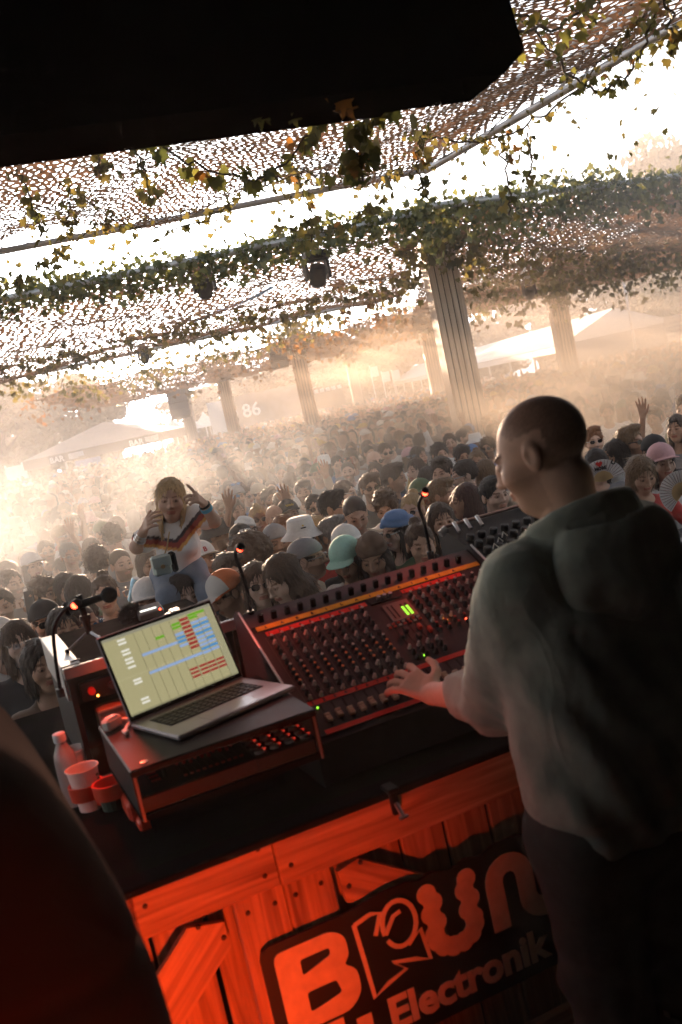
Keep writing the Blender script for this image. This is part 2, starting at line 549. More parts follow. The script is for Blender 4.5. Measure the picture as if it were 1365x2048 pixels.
booth = empty('dj_booth', bw(0, 0, STAGE_Z), PSI, 'rough pine crate booth with a black lettered board on its back', 'booth')
def Z(z): return z - STAGE_Z
c = MB(); c.box((0.45, 0.99, Z(1.545)), (3.9, 1.84, 0.07)); c.build('counter_top', black_wood, booth)
c = MB(); c.box((0.45, 0.99, Z(TOP_Z) - .006), (3.88, 1.83, 0.012), bev=.004); c.build('turf_cover', M_turf, booth)
c = MB(); c.box((0.45, 1.885, Z(1.13)), (3.9, 0.05, 0.82)); c.build('front_board', black_wood, booth)
for a in (-1.47, 2.37):
    c = MB(); c.box((a, 0.99, Z(1.1)), (0.05, 1.70, 0.76)); c.build('side_board', black_wood, booth)
# dark lip below the turf along the operator's edge
c = MB(); c.box((0.45, 0.03, Z(1.59)), (3.9, 0.075, 0.02), bev=.004); c.build('edge_strip', black_wood, booth)
# wooden back: planks behind, then rail, upright board, braces on top
for i in range(26):
    a = -1.43 + i * 0.127 + random.uniform(-.003, .003)
    b = MB(); b.box((0, 0, 0), (0.119, 0.018, 0.86), bev=.003)
    b.build('plank', M_woodv, booth, loc=(a, 0.065 + random.uniform(-.002, .002), Z(1.16)), rot=(0, random.uniform(-.004, .004), 0))
def board(name, a0, a1, z0, z1, b=0.0, m=M_wood, th=0.022):
    o = MB(); o.box((0, 0, 0), (a1 - a0, th, z1 - z0), bev=.004)
    return o.build(name, m, booth, loc=((a0 + a1) / 2, b + th / 2, Z((z0 + z1) / 2)))
board('rail', -0.505, -0.1725, 1.476, 1.598, 0.0)
board('rail', -0.1705, 0.72, 1.470, 1.598, 0.001)
board('rail', 0.7225, 1.9, 1.470, 1.598, 0.0)
board('rail', -1.45, -0.5075, 1.474, 1.598, -0.001)
board('rail', -1.45, 1.9, 0.74, 0.86, 0.0)
board('upright', -0.289, -0.165, 0.864, 1.474, 0.016, M_woodv)
board('upright', -0.1635, -0.043, 0.864, 1.474, 0.018, M_woodv)
def brace(a0, z0, a1, z1, w, cut=True):
    d = Vector((a1 - a0, z1 - z0)); L = d.length; ang = math.atan2(d.y, d.x)
    o = MB(); h = w / 2
    po = [(-L / 2, -h), (L / 2 - (.04 if cut else 0), -h), (L / 2, -h * .2), (L / 2 - .05, h), (-L / 2, h)]
    o.prism(po, -.009, .009, Matrix.Rotation(math.pi / 2, 4, 'X'))
    return o.build('brace', M_wood, booth, loc=((a0 + a1) / 2, 0.028, Z((z0 + z1) / 2)), rot=(0, -ang, 0))
brace(-0.80, 1.02, -0.325, 1.445, 0.118)
brace(0.62, 1.00, -0.035, 1.435, 0.105)
bolt = MB(); bolt.lathe([(.0, .0035), (.0045, .003), (.0062, .001), (.0062, -.002)], n=8, M=Matrix.Rotation(math.pi / 2, 3, 'X'))
bolt_me = bolt.mesh('nail', mat('rusty_nail', (0.05, 0.03, 0.025), 0.6, 0.6), True)
for a, z, b in [(-.208, 1.579, 0), (-.206, 1.512, 0), (-.143, 1.583, .001), (-.119, 1.584, .001), (-.14, 1.513, .001), (-.261, 1.436, .016), (-.194, 1.433, .016), (-.141, 1.432, .018), (-.075, 1.435, .018),
             (-.377, 1.449, .018), (-.327, 1.402, .018), (.032, 1.446, .018), (-.009, 1.400, .018), (.60, 1.55, .001), (.60, 1.50, .001), (-.48, 1.55, 0)]:
    link('nail', bolt_me, booth, (a, b - .0005, Z(z)))

# black lettered board
M_ink = mat('logo_black', (0.008, 0.008, 0.009), 0.5)
M_let = mat('logo_cream', (0.62, 0.52, 0.38), 0.6, vary=0.12, vscale=30)
lb = MB()
outl = [(-.262, .90), (-.262, 1.318), (-.255, 1.338), (-.235, 1.348), (-.05, 1.348), (-.03, 1.35), (.0, 1.352), (.06, 1.362), (.13, 1.362), (.16, 1.352), (.20, 1.36), (.25, 1.345), (.30, 1.358), (.34, 1.348), (.38, 1.362), (.45, 1.362), (.50, 1.35), (.85, 1.35), (.87, 1.33), (.87, 1.0), (.84, .985), (.45, .985), (.02, .985), (0, .90)]
lb.prism([(x, Z(z)) for x, z in outl], -.004, .004, Matrix.Rotation(math.pi / 2, 4, 'X'))
sign = lb.build('lettered_board', M_ink, booth, loc=(0, 0.004, 0))
LY = -0.0052
def fill2d(name, outer, holes=(), y=0.0, m=None, th=.0012):
    """flat letter from outline + holes via a filled curve"""
    cu = bpy.data.curves.new('c', 'CURVE'); cu.dimensions = '2D'; cu.fill_mode = 'BOTH'; cu.extrude = th
    for ring in [outer, *holes]:
        s = cu.splines.new('POLY'); s.points.add(len(ring) - 1); s.use_cyclic_u = True
        for p, (x, z) in zip(s.points, ring): p.co = (x, z, 0, 1)
    o = bpy.data.objects.new('c', cu); col.objects.link(o)
    dg = bpy.context.evaluated_depsgraph_get(); dg.update()
    me = bpy.data.meshes.new_from_object(o.evaluated_get(dg)); me.name = name
    bpy.data.objects.remove(o); bpy.data.curves.remove(cu)
    me.transform(Matrix.Rotation(math.pi / 2, 4, 'X'))
    me.materials.clear(); me.materials.append(m or M_let)
    return link(name, me, sign, (0, y, 0))
def rnd(pts, r=.012, n=4):
    """round the corners of a polygon"""
    out = []
    k = len(pts)
    for i in range(k):
        a, b, c = Vector(pts[i - 1]), Vector(pts[i]), Vector(pts[(i + 1) % k])
        d1, d2 = (a - b), (c - b)
        rr = min(r, d1.length * .45, d2.length * .45)
        p, q = b + d1.normalized() * rr, b + d2.normalized() * rr
        for t in np.linspace(0, 1, n):
            out.append(tuple(p * (1 - t) ** 2 + b * 2 * t * (1 - t) + q * t * t))
    return out
zz = lambda pts: [(x, Z(z)) for x, z in pts]
fill2d('letter', zz(rnd([(-.232, 1.325), (-.085, 1.325), (-.052, 1.30), (-.052, 1.25), (-.07, 1.233), (-.04, 1.21), (-.04, 1.15), (-.075, 1.118), (-.232, 1.118)], .022)),
       [zz(rnd([(-.172, 1.288), (-.096, 1.288), (-.096, 1.270), (-.172, 1.248)], .008)), zz(rnd([(-.172, 1.205), (-.096, 1.205), (-.088, 1.17), (-.172, 1.155)], .008))], LY)
# R: hand drawn outline letter
def stroke(pts, w, y, closed=False):
    o = MB(); P = [Vector((x, 0, Z(z))) for x, z in pts]
    if closed: P = P + [P[0]]
    L, Rr = [], []
    for i, p in enumerate(P):
        t = (P[min(i + 1, len(P) - 1)] - P[max(i - 1, 0)]).normalized(); nn = Vector((-t.z, 0, t.x))
        L.append(p + nn * w / 2); Rr.append(p - nn * w / 2)
    n = len(P)
    o.add([v + Vector((0, dy, 0)) for dy in (-.0012, .0012) for v in L + Rr],
          [f for i in range(n - 1) for f in ((i, i + 1, n + i + 1, n + i), (2 * n + n + i, 2 * n + n + i + 1, 2 * n + i + 1, 2 * n + i), (i, 2 * n + i, 2 * n + i + 1, i + 1), (n + i + 1, 3 * n + i + 1, 3 * n + i, n + i))])
    return o.build('letter_stroke', M_let, sign, loc=(0, y, 0))
stroke([(-.025, 1.315), (-.018, 1.22), (-.012, 1.12), (.03, 1.14), (.082, 1.155), (.05, 1.185), (.112, 1.168), (.15, 1.152), (.14, 1.235), (.10, 1.21)], .011, LY)
stroke([(-.025, 1.315), (.02, 1.325), (.045, 1.318), (.022, 1.268)], .011, LY - .0026)
stroke([(.085 + .047 * math.cos(t) * (1 if math.cos(t) > 0 else .9), 1.275 + .058 * math.sin(t)) for t in np.linspace(-2.6, 3.4, 22)], .012, LY - .0052)
stroke([(.045, 1.262), (.075, 1.30), (.095, 1.305)], .011, LY - .0078)
# U: scalloped
uo = MB()
pts = [(.174 + .012 * (k % 2), 1.312 - .026 * k) for k in range(5)] + [(.176 + .056 * (1 - math.cos(t)), 1.198 - .042 * math.sin(t)) for t in np.linspace(.25, math.pi - .25, 6)] + [(.287 - .012 * (k % 2), 1.205 + .026 * k) for k in range(5)]
for k, (x, z) in enumerate(pts):
    uo.lathe([(.0, .0012), (.0265, .0012), (.0265, -.0012)], n=14, c=(x, (k % 5) * -.0004, Z(z)), M=Matrix.Rotation(math.pi / 2, 3, 'X'))
uo.build('letter', M_let, sign, loc=(0, LY, 0))
# N: round arch then a dip
def arc_band(cx, cz, r0, r1, t0, t1, n=14):
    return [(cx + r1 * math.cos(t), cz + r1 * math.sin(t)) for t in np.linspace(t0, t1, n)] + [(cx + r0 * math.cos(t), cz + r0 * math.sin(t)) for t in np.linspace(t1, t0, n)]
nb = [(.335, 1.14), (.335, 1.26)] + [(.405 + .07 * math.cos(t), 1.262 + .068 * math.sin(t)) for t in np.linspace(math.pi, 0, 12)] + [(.475, 1.20)] + [(.497 - .022 * math.cos(t), 1.20 - .02 * math.sin(t)) for t in np.linspace(0, math.pi, 6)][1:] + [(.519, 1.325), (.575, 1.325), (.575, 1.19)] + \
     [(.50 + .075 * math.cos(t), 1.19 - .062 * math.sin(t)) for t in np.linspace(0, math.pi, 12)] + [(.425, 1.26)] + [(.405 + .02 * math.cos(t), 1.262 + .02 * math.sin(t)) for t in np.linspace(0, math.pi, 6)] + [(.385, 1.14)]
fill2d('letter', zz(nb), (), LY)
te = text_mesh('Electronik', 0.112, bold=0.004, extrude=.0012, name='lettering', m=M_let)
te.transform(Matrix.Rotation(math.pi / 2, 4, 'X'))
link('lettering', te, sign, (.012, LY, Z(1.022)))
stroke([(-.20, 1.085), (-.10, 1.085)], .05, LY); stroke([(-.05, 1.09), (-.05, .93)], .04, LY)

# spring clamp on the rail
cl = empty('clamp', bw(.139, -.002, 1.60), PSI, 'small black clamp gripping the top of the pine rail', 'clamp')
c = MB(); c.box((0, .0, .003), (.03, .05, .012), bev=.003); c.box((0, -.012, -.03), (.022, .014, .06), bev=.004); c.build('jaw', M_black, cl)
c = MB(); c.cyl((0, -.02, -.03), (.0, -.05, -.055), .006, n=8); c.cyl((-.012, -.05, -.055), (.012, -.05, -.055), .0045, n=8); c.build('screw', M_steel, cl)
# ------------------------------------------------------------------ far background
def leaf_cloud(centers, n_each, spread, size, seed):
    """many small folded leaf clumps spread through lumpy crown volume"""
    r = np.random.default_rng(seed)
    P = []
    for (c, rad) in centers:
        d = r.normal(size=(n_each, 3)); d /= np.linalg.norm(d, axis=1)[:, None]
        rr = rad * (0.55 + 0.5 * r.random((n_each, 1)) ** 0.6)
        P.append(np.array(c) + d * rr * np.array([1, 1, .8]))
    P = np.concatenate(P); n = len(P)
    a = r.normal(size=(n, 3)); a /= np.linalg.norm(a, axis=1)[:, None]
    b = np.cross(a, r.normal(size=(n, 3))); b /= np.linalg.norm(b, axis=1)[:, None]
    s = size * r.uniform(.5, 1.3, (n, 1))
    v = np.stack([P - a * s, P + b * s * .5, P + a * s, P - b * s * .5], 1).reshape(-1, 3)
    return v, np.arange(4 * n).reshape(n, 4)

M_bark = mat('bark', (0.06, 0.045, 0.03), 0.9, vary=0.4, vscale=3)
CROWN_M = [leaf_mat('foliage_dark', (0.045, 0.06, 0.018), .15), leaf_mat('foliage_mid', (0.06, 0.075, 0.02), .15), leaf_mat('foliage_dry', (0.09, 0.07, 0.025), .15)]
TREE = []
for k in range(4):
    r = random.Random(40 + k)
    H = 10.0
    t = MB(); t.tube([(0, 0, 0), (.1, .05, 2), (.0, .1, 4.5), (.15, 0, 7.5)], [.32, .26, .2, .06], 8)
    cs = []
    for j in range(19 + 3 * k):
        an = r.uniform(0, 6.28); hh = r.uniform(1.0, 9.0); w = 2.9 * math.sin(max(.3, min(1, (hh + .5) / 10)) * math.pi * .92) ** .6
        q = (math.cos(an) * w * r.uniform(.25, 1), math.sin(an) * w * r.uniform(.25, 1), hh)
        cs.append((q, r.uniform(.7, 1.5)))
        t.tube([(0, 0, max(.6, hh - 2.2)), (q[0] * .5, q[1] * .5, hh - .8), q], [.09, .06, .02], 5)
    v, f = leaf_cloud(cs, 260, .5, .26, k)
    TREE.append((t.mesh('trunk', M_bark, True), np_mesh('crown', v, f, None, False)))
def tree(px, py, y, kind, m, label, wid=1.0):
    """crown top seen at photo pixel (px,py), standing on the ground at depth y"""
    p = aty(px, py, y); s = p.z / 9.6
    o = empty('tree', (p.x, y, 0), random.uniform(0, 6), label, 'tree', 'trees around the field')
    o.scale = (s * wid, s * wid, s)
    link('trunk', TREE[kind][0], o)
    cr = link('crown', TREE[kind][1], o)
    if not TREE[kind][1].materials: TREE[kind][1].materials.append(m)
    cr.material_slots[0].link = 'OBJECT'; cr.material_slots[0].material = m
TL = ['hazy round-crowned tree beyond the bar tent', 'tall hazy tree rising beyond the right-hand garden canopy', 'brownish tree behind the long white marquee', 'dim tree beyond the far columns and small stage']
for (px, py, y, k, m, w, li) in [(-30, 760, 78, 0, 0, 1.5, 0), (60, 745, 84, 1, 1, 1.4, 0), (150, 745, 88, 2, 0, 1.3, 0), (168, 765, 98, 3, 1, 1.2, 0), (345, 800, 100, 0, 2, 1.3, 0), (-110, 800, 70, 2, 0, 1.3, 0),
                             (400, 770, 104, 1, 2, 1.6, 3), (480, 735, 102, 2, 2, 1.4, 3), (560, 700, 104, 3, 0, 1.3, 3), (640, 668, 100, 0, 2, 1.3, 3), (720, 640, 98, 1, 2, 1.2, 3), (800, 625, 100, 2, 1, 1.25, 3), (690, 690, 92, 3, 2, 1.4, 3), (530, 745, 90, 0, 2, 1.4, 3),
                             (880, 600, 112, 3, 2, 1.2, 2), (960, 570, 115, 0, 2, 1.2, 2), (1050, 540, 112, 1, 0, 1.15, 2), (1130, 520, 110, 2, 2, 1.15, 2), (1210, 495, 108, 3, 0, 1.1, 2), (1290, 470, 95, 0, 2, 1.2, 2), (1370, 455, 90, 1, 2, 1.2, 2), (1100, 585, 98, 3, 2, 1.3, 2), (1230, 560, 92, 2, 2, 1.3, 2),
                             (1345, 288, 74, 2, 0, .95, 1), (1290, 330, 82, 0, 0, .8, 1), (1420, 300, 70, 3, 0, 1.0, 1)]:
    tree(px, py, y, k, CROWN_M[m], TL[li], w)
for j in range(13):
    px = -120 + j * 92
    if 140 < px < 345: continue
    tree(px, 925 - px * .2165 - 62 - 10 * (j % 3), 118 + 3 * (j % 2), j % 4, CROWN_M[j % 3], 'low spreading tree closing the far end of the field', 2.6)

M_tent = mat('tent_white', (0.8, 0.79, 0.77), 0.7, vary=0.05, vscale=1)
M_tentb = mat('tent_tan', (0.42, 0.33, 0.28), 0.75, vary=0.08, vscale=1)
M_fascia = mat('bar_fascia', (0.06, 0.055, 0.06), 0.6)
M_white = mat('white_paint', (0.8, 0.8, 0.8), 0.6)
# bar tent (pyramid roof) on the left
pc = aty(187, 893, 60.0); W = 4.3
bar = empty('bar_tent', (pc.x, 60 + W, 0), R(-2), 'tan pyramid-roofed bar tent with BAR signs on its dark fascia', 'tent')
EZ, AZ = 2.62, 4.02
b = MB()
rid = [(-W, -W), (W, -W), (W, W), (-W, W)]
for i in range(4):
    a, c_ = rid[i], rid[(i + 1) % 4]
    b.add([(a[0], a[1], EZ), (c_[0], c_[1], EZ), (0, 0, AZ)], [(0, 1, 2)])
b.build('roof', M_tentb, bar)
b = MB()
for i in range(4):
    a, c_ = Vector(rid[i]), Vector(rid[(i + 1) % 4]); mid = (a + c_) / 2; d = c_ - a
    b.box((mid.x * 1.004, mid.y * 1.004, EZ - .28), (abs(d.x) + .06 or .06, abs(d.y) + .06 or .06, .55))
b.build('fascia', M_fascia, bar)
for (x, y) in rid:
    b = MB(); b.box((x * .98, y * .98, 1.17), (.14, .14, 2.33)); b.build('post', M_white, bar)
b = MB(); b.box((0, -W + .4, .6), (7.6, .5, 1.1)); b.build('counter', M_fascia, bar)
for x in (-2.6, 2.3):
    te = text_mesh('BAR', .48, bold=.012, extrude=.01, name='lettering', m=M_white); te.transform(Matrix.Rotation(math.pi / 2, 4, 'X'))
    link('lettering', te, bar, (x, -W - .06, EZ - .46))
    b = MB(); b.box((x + 1.45, -W - .05, EZ - .28), (.55, .03, .36)); b.build('sign_panel', mat('sign_grey', (.55, .57, .6), .6), bar)
for x in (-.9, 3.7):
    b = MB(); b.box((x, -W - .05, EZ - .25), (.8, .03, .3)); b.build('sign_panel', MATS['sign_grey'], bar)
b = MB(); b.box((-.4, -W + .1, 1.75), (1.6, .04, .5)); b.build('menu_panel', mat('menu_blue', (.2, .3, .55), .6), bar)
# white gate panel by the bar tent
q = aty(32, 950, 56); b = MB()
gp = empty('white_gate_panel', (q.x, 56, 0), 0, 'tall white panel standing at the corner of the bar tent', 'panel')
b.box((0, 0, 1.25), (.9, .08, 2.46), bev=.02); b.build('board', M_white, gp)
b = MB(); b.box((-.47, .02, 1.3), (.08, .14, 2.6)); b.box((.47, .02, 1.3), (.08, .14, 2.6)); b.build('frame', M_tent, gp)

# long marquee on the right: gable end towards us, length running back to the left
n0 = aty(1240, 668, 45.0); f0 = aty(830, 757, 100.0)
dv = Vector((f0.x - n0.x, f0.y - n0.y, 0)); L = dv.length
ang = math.atan2(dv.y, dv.x)
mq = empty('marquee', (n0.x, 45, 0), ang, 'long white gabled marquee with scalloped awning behind the crowd', 'marquee')
hw, ez, pz = 2.7, 2.62, 3.75
b = MB(); nseg = 12
b.add([(0, -hw, ez), (0, 0, pz), (0, hw, ez), (L, -hw, ez), (L, 0, pz), (L, hw, ez)], [(0, 1, 4, 3), (1, 2, 5, 4)]); b.build('roof', M_tent, mq)
b = MB(); b.add([(.02, -hw, ez), (.02, hw, ez), (.02, 0, pz - .03)], [(0, 1, 2)]); b.build('gable', M_tent, mq)
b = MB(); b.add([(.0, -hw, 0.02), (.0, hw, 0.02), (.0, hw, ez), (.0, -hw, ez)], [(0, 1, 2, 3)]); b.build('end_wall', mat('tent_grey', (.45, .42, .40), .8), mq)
for k in range(nseg + 1):
    x = L * k / nseg
    b = MB(); b.cyl((x, hw, 0), (x, hw, ez), .06, n=6); b.build('pole', M_white, mq)
b = MB()
for k in range(nseg):
    x0, x1 = L * k / nseg, L * (k + 1) / nseg
    b.box(((x0 + x1) / 2, hw + .03, ez - .17), (x1 - x0 - .05, .02, .3))
b.build('valance', M_white, mq)
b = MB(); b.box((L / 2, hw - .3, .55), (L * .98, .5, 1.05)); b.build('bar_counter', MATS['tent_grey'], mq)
# sign next to the marquee
q = aty(1352, 655, 40); sg = empty('info_board', (q.x, 40, 0), 0, 'small white notice board on a post by the marquee end', 'sign')
b = MB(); b.box((0, 0, q.z), (.85, .05, 1.0), bev=.02); b.build('panel', M_white, sg)
b = MB(); b.cyl((0, .06, 0), (0, .06, q.z + .3), .05, n=8); b.build('post', M_white, sg)
for k in range(4):
    b = MB(); b.box((0, -.035, q.z - .3 + .17 * k), (.55, .01, .07)); b.build('print_line', MATS['sign_grey'], sg)
# floodlight mast
q0 = aty(1235, 537, 42); mast = empty('floodlight_mast', (aty(1265, 660, 42).x, 42, 0), 0, 'slim white floodlight mast standing in front of the marquee', 'lamp post')
b = MB(); b.cyl((0, 0, 0), (0, 0, q0.z), .075, .045, n=8); b.build('pole', M_white, mast)
b = MB(); b.box((-.1, -.05, q0.z + .05), (.34, .22, .2), bev=.03); b.build('lamp_head', M_white, mast)
# small pagoda tents
for (px, py, y, lab) in [(382, 858, 75, 'small white pointed pagoda tent behind the left columns'), (412, 850, 77, 'small white pointed pagoda tent behind the left columns'), (350, 866, 73, 'small white pointed pagoda tent behind the left columns')]:
    q = aty(px, py, y); o = empty('pagoda_tent', (q.x, y, 0), 0, lab, 'tent', 'small pagoda tents')
    b = MB(); w = 1.3
    prof_ = [(w, 2.3), (w * .55, 2.62), (.2, 3.15), (.02, 3.5)]
    vs = [(r_ * sx, r_ * sy, z) for r_, z in prof_ for sx, sy in ((-1, -1), (1, -1), (1, 1), (-1, 1))]
    b.add(vs, [(i * 4 + k, i * 4 + (k + 1) % 4, i * 4 + 4 + (k + 1) % 4, i * 4 + 4 + k) for i in range(3) for k in range(4)]); b.build('roof', M_tent, o)
    for sx in (-1, 1):
        for sy in (-1, 1):
            b = MB(); b.cyl((sx * w, sy * w, 0), (sx * w, sy * w, 2.3), .05, n=6); b.build('post', M_white, o)
# second stage with the 86 banner
q = aty(590, 800, 84)
ss = empty('far_stage', (q.x, 84, 0), R(4), 'dark far stage with a white 86 on its banner', 'stage')
b = MB(); b.box((0, 1.5, .6), (12, 4, 1.2)); b.build('deck', black_wood, ss)
b = MB(); b.box((-2.2, 0, 2.9), (5.4, .2, 2.6)); b.build('banner', mat('banner_dark', (.06, .07, .1), .7, vary=.5, vscale=2), ss)
b = MB(); b.box((2.9, .3, 2.6), (2.6, .2, 1.8)); b.build('speaker_wall', black_wood, ss)
for k in range(5):
    b = MB(); b.box((1.9 + .5 * k, .15, 3.2), (.36, .12, .3), bev=.03); b.build('speaker_box', MATS['sign_grey'], ss)
te = text_mesh('86', 1.55, bold=.03, extrude=.02, name='lettering', m=M_white); te.transform(Matrix.Rotation(math.pi / 2, 4, 'X'))
link('lettering', te, ss, (-4.5, -.15, 2.35))
for x in (-5.2, 5.2):
    b = MB(); b.box((x, .6, 2.6), (.25, .25, 5.2)); b.build('truss_post', M_fascia, ss)
q = aty(437, 830, 66); o = empty('white_screen_wall', (q.x, 66, 0), 0, 'plain white boxy wall standing between the far left columns', 'wall')
b = MB(); b.box((0, 0, 1.9), (1.2, .3, 3.8), bev=.03); b.build('panel', M_tent, o); b = MB(); b.box((0, .3, .15), (1.4, .8, .3)); b.build('base', MATS['tent_grey'], o)
for (px, py) in [(742, 745), (765, 755), (785, 752)]:
    q = aty(px, py, 88); o = empty('field_banner', (q.x, 88, 0), 0, 'small pale banner on a pole left of the marquee', 'banner', 'pale banners beside the marquee')
    b = MB(); b.cyl((0, 0, 0), (0, 0, q.z + .6), .05, n=6); b.build('pole', M_white, o); b = MB(); b.box((.35, 0, q.z), (.65, .03, .9)); b.build('flag', MATS['sign_grey'], o)
q = aty(640, 800, 84)
# ------------------------------------------------------------------ garden canopies: columns, nets, ivy
CZ = 4.6
def hash2(a, b, k):
    return np.modf(np.abs(np.sin(a * 127.1 + b * 311.7 + k * 74.7) * 43758.5453))[0]

M_net = leaf_mat('camouflage_net', (0.17, 0.112, 0.075), .35, .3)
M_net2 = leaf_mat('camouflage_net_far', (0.17, 0.115, 0.075), .35, .3)
def net(name, q, cell, sag, label, m, hole=(.5, .92), seed=0, slack=.10):
    """q: four corners (front-left, front-right, back-right, back-left); real cut-out cells"""
    q = [np.array(p, float) for p in q]
    W = max(np.linalg.norm(q[1] - q[0]), np.linalg.norm(q[2] - q[3])); D = max(np.linalg.norm(q[3] - q[0]), np.linalg.norm(q[2] - q[1]))
    w = cell * math.sqrt(3) / 2 * 1.0; hgt = cell * .75
    nx, ny = int(W / w), int(D / hgt)
    I, J = np.meshgrid(np.arange(nx), np.arange(ny), indexing='ij'); I, J = I.ravel(), J.ravel()
    cx = (I + .5 * (J % 2)) * w; cy = J * hgt
    ang = np.arange(6) * np.pi / 3 + np.pi / 6
    px = cx[:, None] + np.cos(ang) * cell / 2; py = cy[:, None] + np.sin(ang) * cell / 2
    rx, ry = np.round(px / cell, 2), np.round(py / cell, 2)
    px2 = px + (hash2(rx, ry, 1 + seed) - .5) * cell * .85; py2 = py + (hash2(rx, ry, 2 + seed) - .5) * cell * .85
    k = hole[0] + (hole[1] - hole[0]) * hash2(I[:, None] + 0 * px, J[:, None] + np.arange(6), 3 + seed)
    k = k * (.74 + .30 * hash2(I * 1.0, J * 1.0, 4 + seed))[:, None]
    dn_ = np.sin(cx * 1.7 + 2.1 * np.sin(cy * 1.1 + seed)) * np.cos(cy * 2.3 + 1.3 * np.sin(cx * .9)) + .5 * np.sin(cx * 4.1 - cy * 3.3)
    k = k * (.98 + .14 * dn_)[:, None]
    mx, my = px2.mean(1)[:, None], py2.mean(1)[:, None]
    hx, hy = mx + (px2 - mx) * k * 1.05, my + (py2 - my) * k * .95
    X = np.concatenate([px2, hx], 1); Y = np.concatenate([py2, hy], 1)
    s, t = np.clip(X / W, 0, 1)[..., None], np.clip(Y / D, 0, 1)[..., None]
    P = q[0] * (1 - s) * (1 - t) + q[1] * s * (1 - t) + q[2] * s * t + q[3] * (1 - s) * t
    st_ = (4 * t * (1 - t) * sag)[..., 0] * (.6 + .4 * np.sin(s[..., 0] * 9 + seed) ** 2)
    P[..., 2] -= st_
    P[..., 2] += slack * np.sin(X * 2.1 + seed) * np.cos(Y * 1.7 + 1.3 * seed)
    P[:, 6:, 2] -= (hash2(I[:, None] + 0 * hx, J[:, None] + np.arange(6) * 1.7, 9) * cell * .07)
    n = len(I)
    base = (np.arange(n) * 12)[:, None, None]
    a = np.arange(6); b = (a + 1) % 6
    f = (base + np.stack([a, b, b + 6, a + 6], 1)[None]).reshape(-1, 4)
    me = np_mesh('net_sheet', P.reshape(-1, 3), f, m, False)
    c0 = q[0]
    o = link(name, me)
    return tag(o, label, 'net', 'camouflage nets over the dance floor')

FL1, FR1, BR1, BL1 = (-7.0, 9.1, CZ), (1.51, 10.33, CZ), (4.95, 2.75, CZ + .05), (-7.0, 2.9, CZ + .05)
net('camouflage_net', [FL1, FR1, BR1, BL1], .088, .10, 'tan camouflage net stretched between the stage and the first pipe', M_net, hole=(.30, .80))
net('camouflage_net', [(-9.5, 12.0, CZ - .1), (1.9, 13.2, CZ), (2.6, 24.6, CZ), (-10, 24.3, CZ)], .15, .25, 'brown camouflage net over the crowd left of the big column', M_net2, seed=2, hole=(.28, .72))
net('camouflage_net', [(1.9, 13.15, CZ + .02), (10.5, 17.2, CZ), (19, 40, CZ), (4.2, 40, CZ)], .19, .2, 'hazy camouflage net behind the big column towards the marquee', M_net2, seed=5, hole=(.15, .5))
net('camouflage_net', [(-9.5, 34, CZ), (5.5, 31, CZ), (6.5, 52, CZ), (-11, 54, CZ)], .26, .2, 'far camouflage net over the small far columns', M_net2, seed=7, hole=(.2, .5))

M_pipe = mat('galvanised_pipe', (0.5, 0.5, 0.5), 0.45, 0.8, vary=.15, vscale=5)
def pipe_run(a, b, r, label, double=False, n=6):
    a, b = Vector(a), Vector(b)
    o = empty('canopy_truss' if double else 'canopy_pipe', a, 0, label, 'truss' if double else 'pipe')
    d = b - a
    t = MB(); t.tube([d * k / n + Vector((0, 0, -.03 * math.sin(k / n * math.pi))) for k in range(n + 1)], r, 10); t.build('tube', M_pipe, o, True)
    if double:
        up = Vector((0, 0, .22)); sd = d.cross(Vector((0, 0, 1))).normalized() * .12
        for s_ in (1, -1):
            t = MB(); t.tube([up + sd * s_ + d * k / n for k in range(n + 1)], r, 10); t.build('tube', M_pipe, o, True)
        t = MB(); m_ = int(d.length / .35)
        for k in range(m_):
            s_ = 1 if k % 2 else -1
            t.cyl(d * k / m_, d * (k + 1) / m_ + up + sd * s_, r * .45, n=6)
        t.build('lacing', M_pipe, o)
    return o
pipe_run((-7.0, 9.08, CZ - .03), (1.55, 10.35, CZ - .03), .032, 'grey pipe along the free edge of the near tan net')
pipe_run((1.56, 10.36, CZ - .04), (4.95, 2.8, CZ), .034, 'grey lattice truss along the right edge of the near tan net', True, 8)
pipe_run((-9.5, 11.95, CZ - .02), (1.85, 13.12, CZ), .045, 'ivy-covered pipe along the near edge of the brown net')
pipe_run((1.95, 13.1, CZ + .05), (10.5, 17.15, CZ + .05), .045, 'ivy-topped pipe along the near edge of the hazy net')
pipe_run((-10, 24.4, CZ), (2.6, 24.7, CZ), .045, 'pipe along the far edge of the brown net')

M_colw = wood_mat('weathered_column_board', (0.42, 0.32, 0.23), (0.64, 0.52, 0.40), grain=(14, 14, .6))
def column(px, py, y, label, wid=.6, yaw=0.0):
    p = aty(px, py, y)
    o = empty('column', (p.x, y, 0), yaw, label, 'column', 'board-clad canopy columns')
    H = p.z
    n = 5
    pw = wid / n
    b = MB(); b.box((0, 0, 0), (pw - .018, .03, H - .2), bev=.006); me = b.mesh('board', M_colw)
    b = MB(); b.box((0, 0, H / 2 - .05), (wid - .07, wid - .07, H - .12)); b.build('core', mat('column_core', (.05, .04, .03), .9), o)
    for k in range(n):
        x = -wid / 2 + pw * (k + .5)
        dz = random.uniform(-.02, .02)
        link('board', me, o, (x, -wid / 2, (H - .2) / 2 + .01 + dz))
        for sx in (-1, 1):
            link('board', me, o, (sx * wid / 2, x, (H - .2) / 2 + .01 + random.uniform(-.02, .02)), (0, 0, math.pi / 2))
    b = MB(); b.box((0, 0, H - .09), (wid + .12, wid + .12, .1), bev=.02); b.build('capital', M_colw, o)
    return o
col_big = column(868, 478, 16.0, 'big weathered board-clad column rising from the crowd', .46, R(5))
column(585, 660, 36, 'board-clad column with a person waving beside it', .52)
column(440, 735, 52, 'slim far column left of the 86 banner', .58)
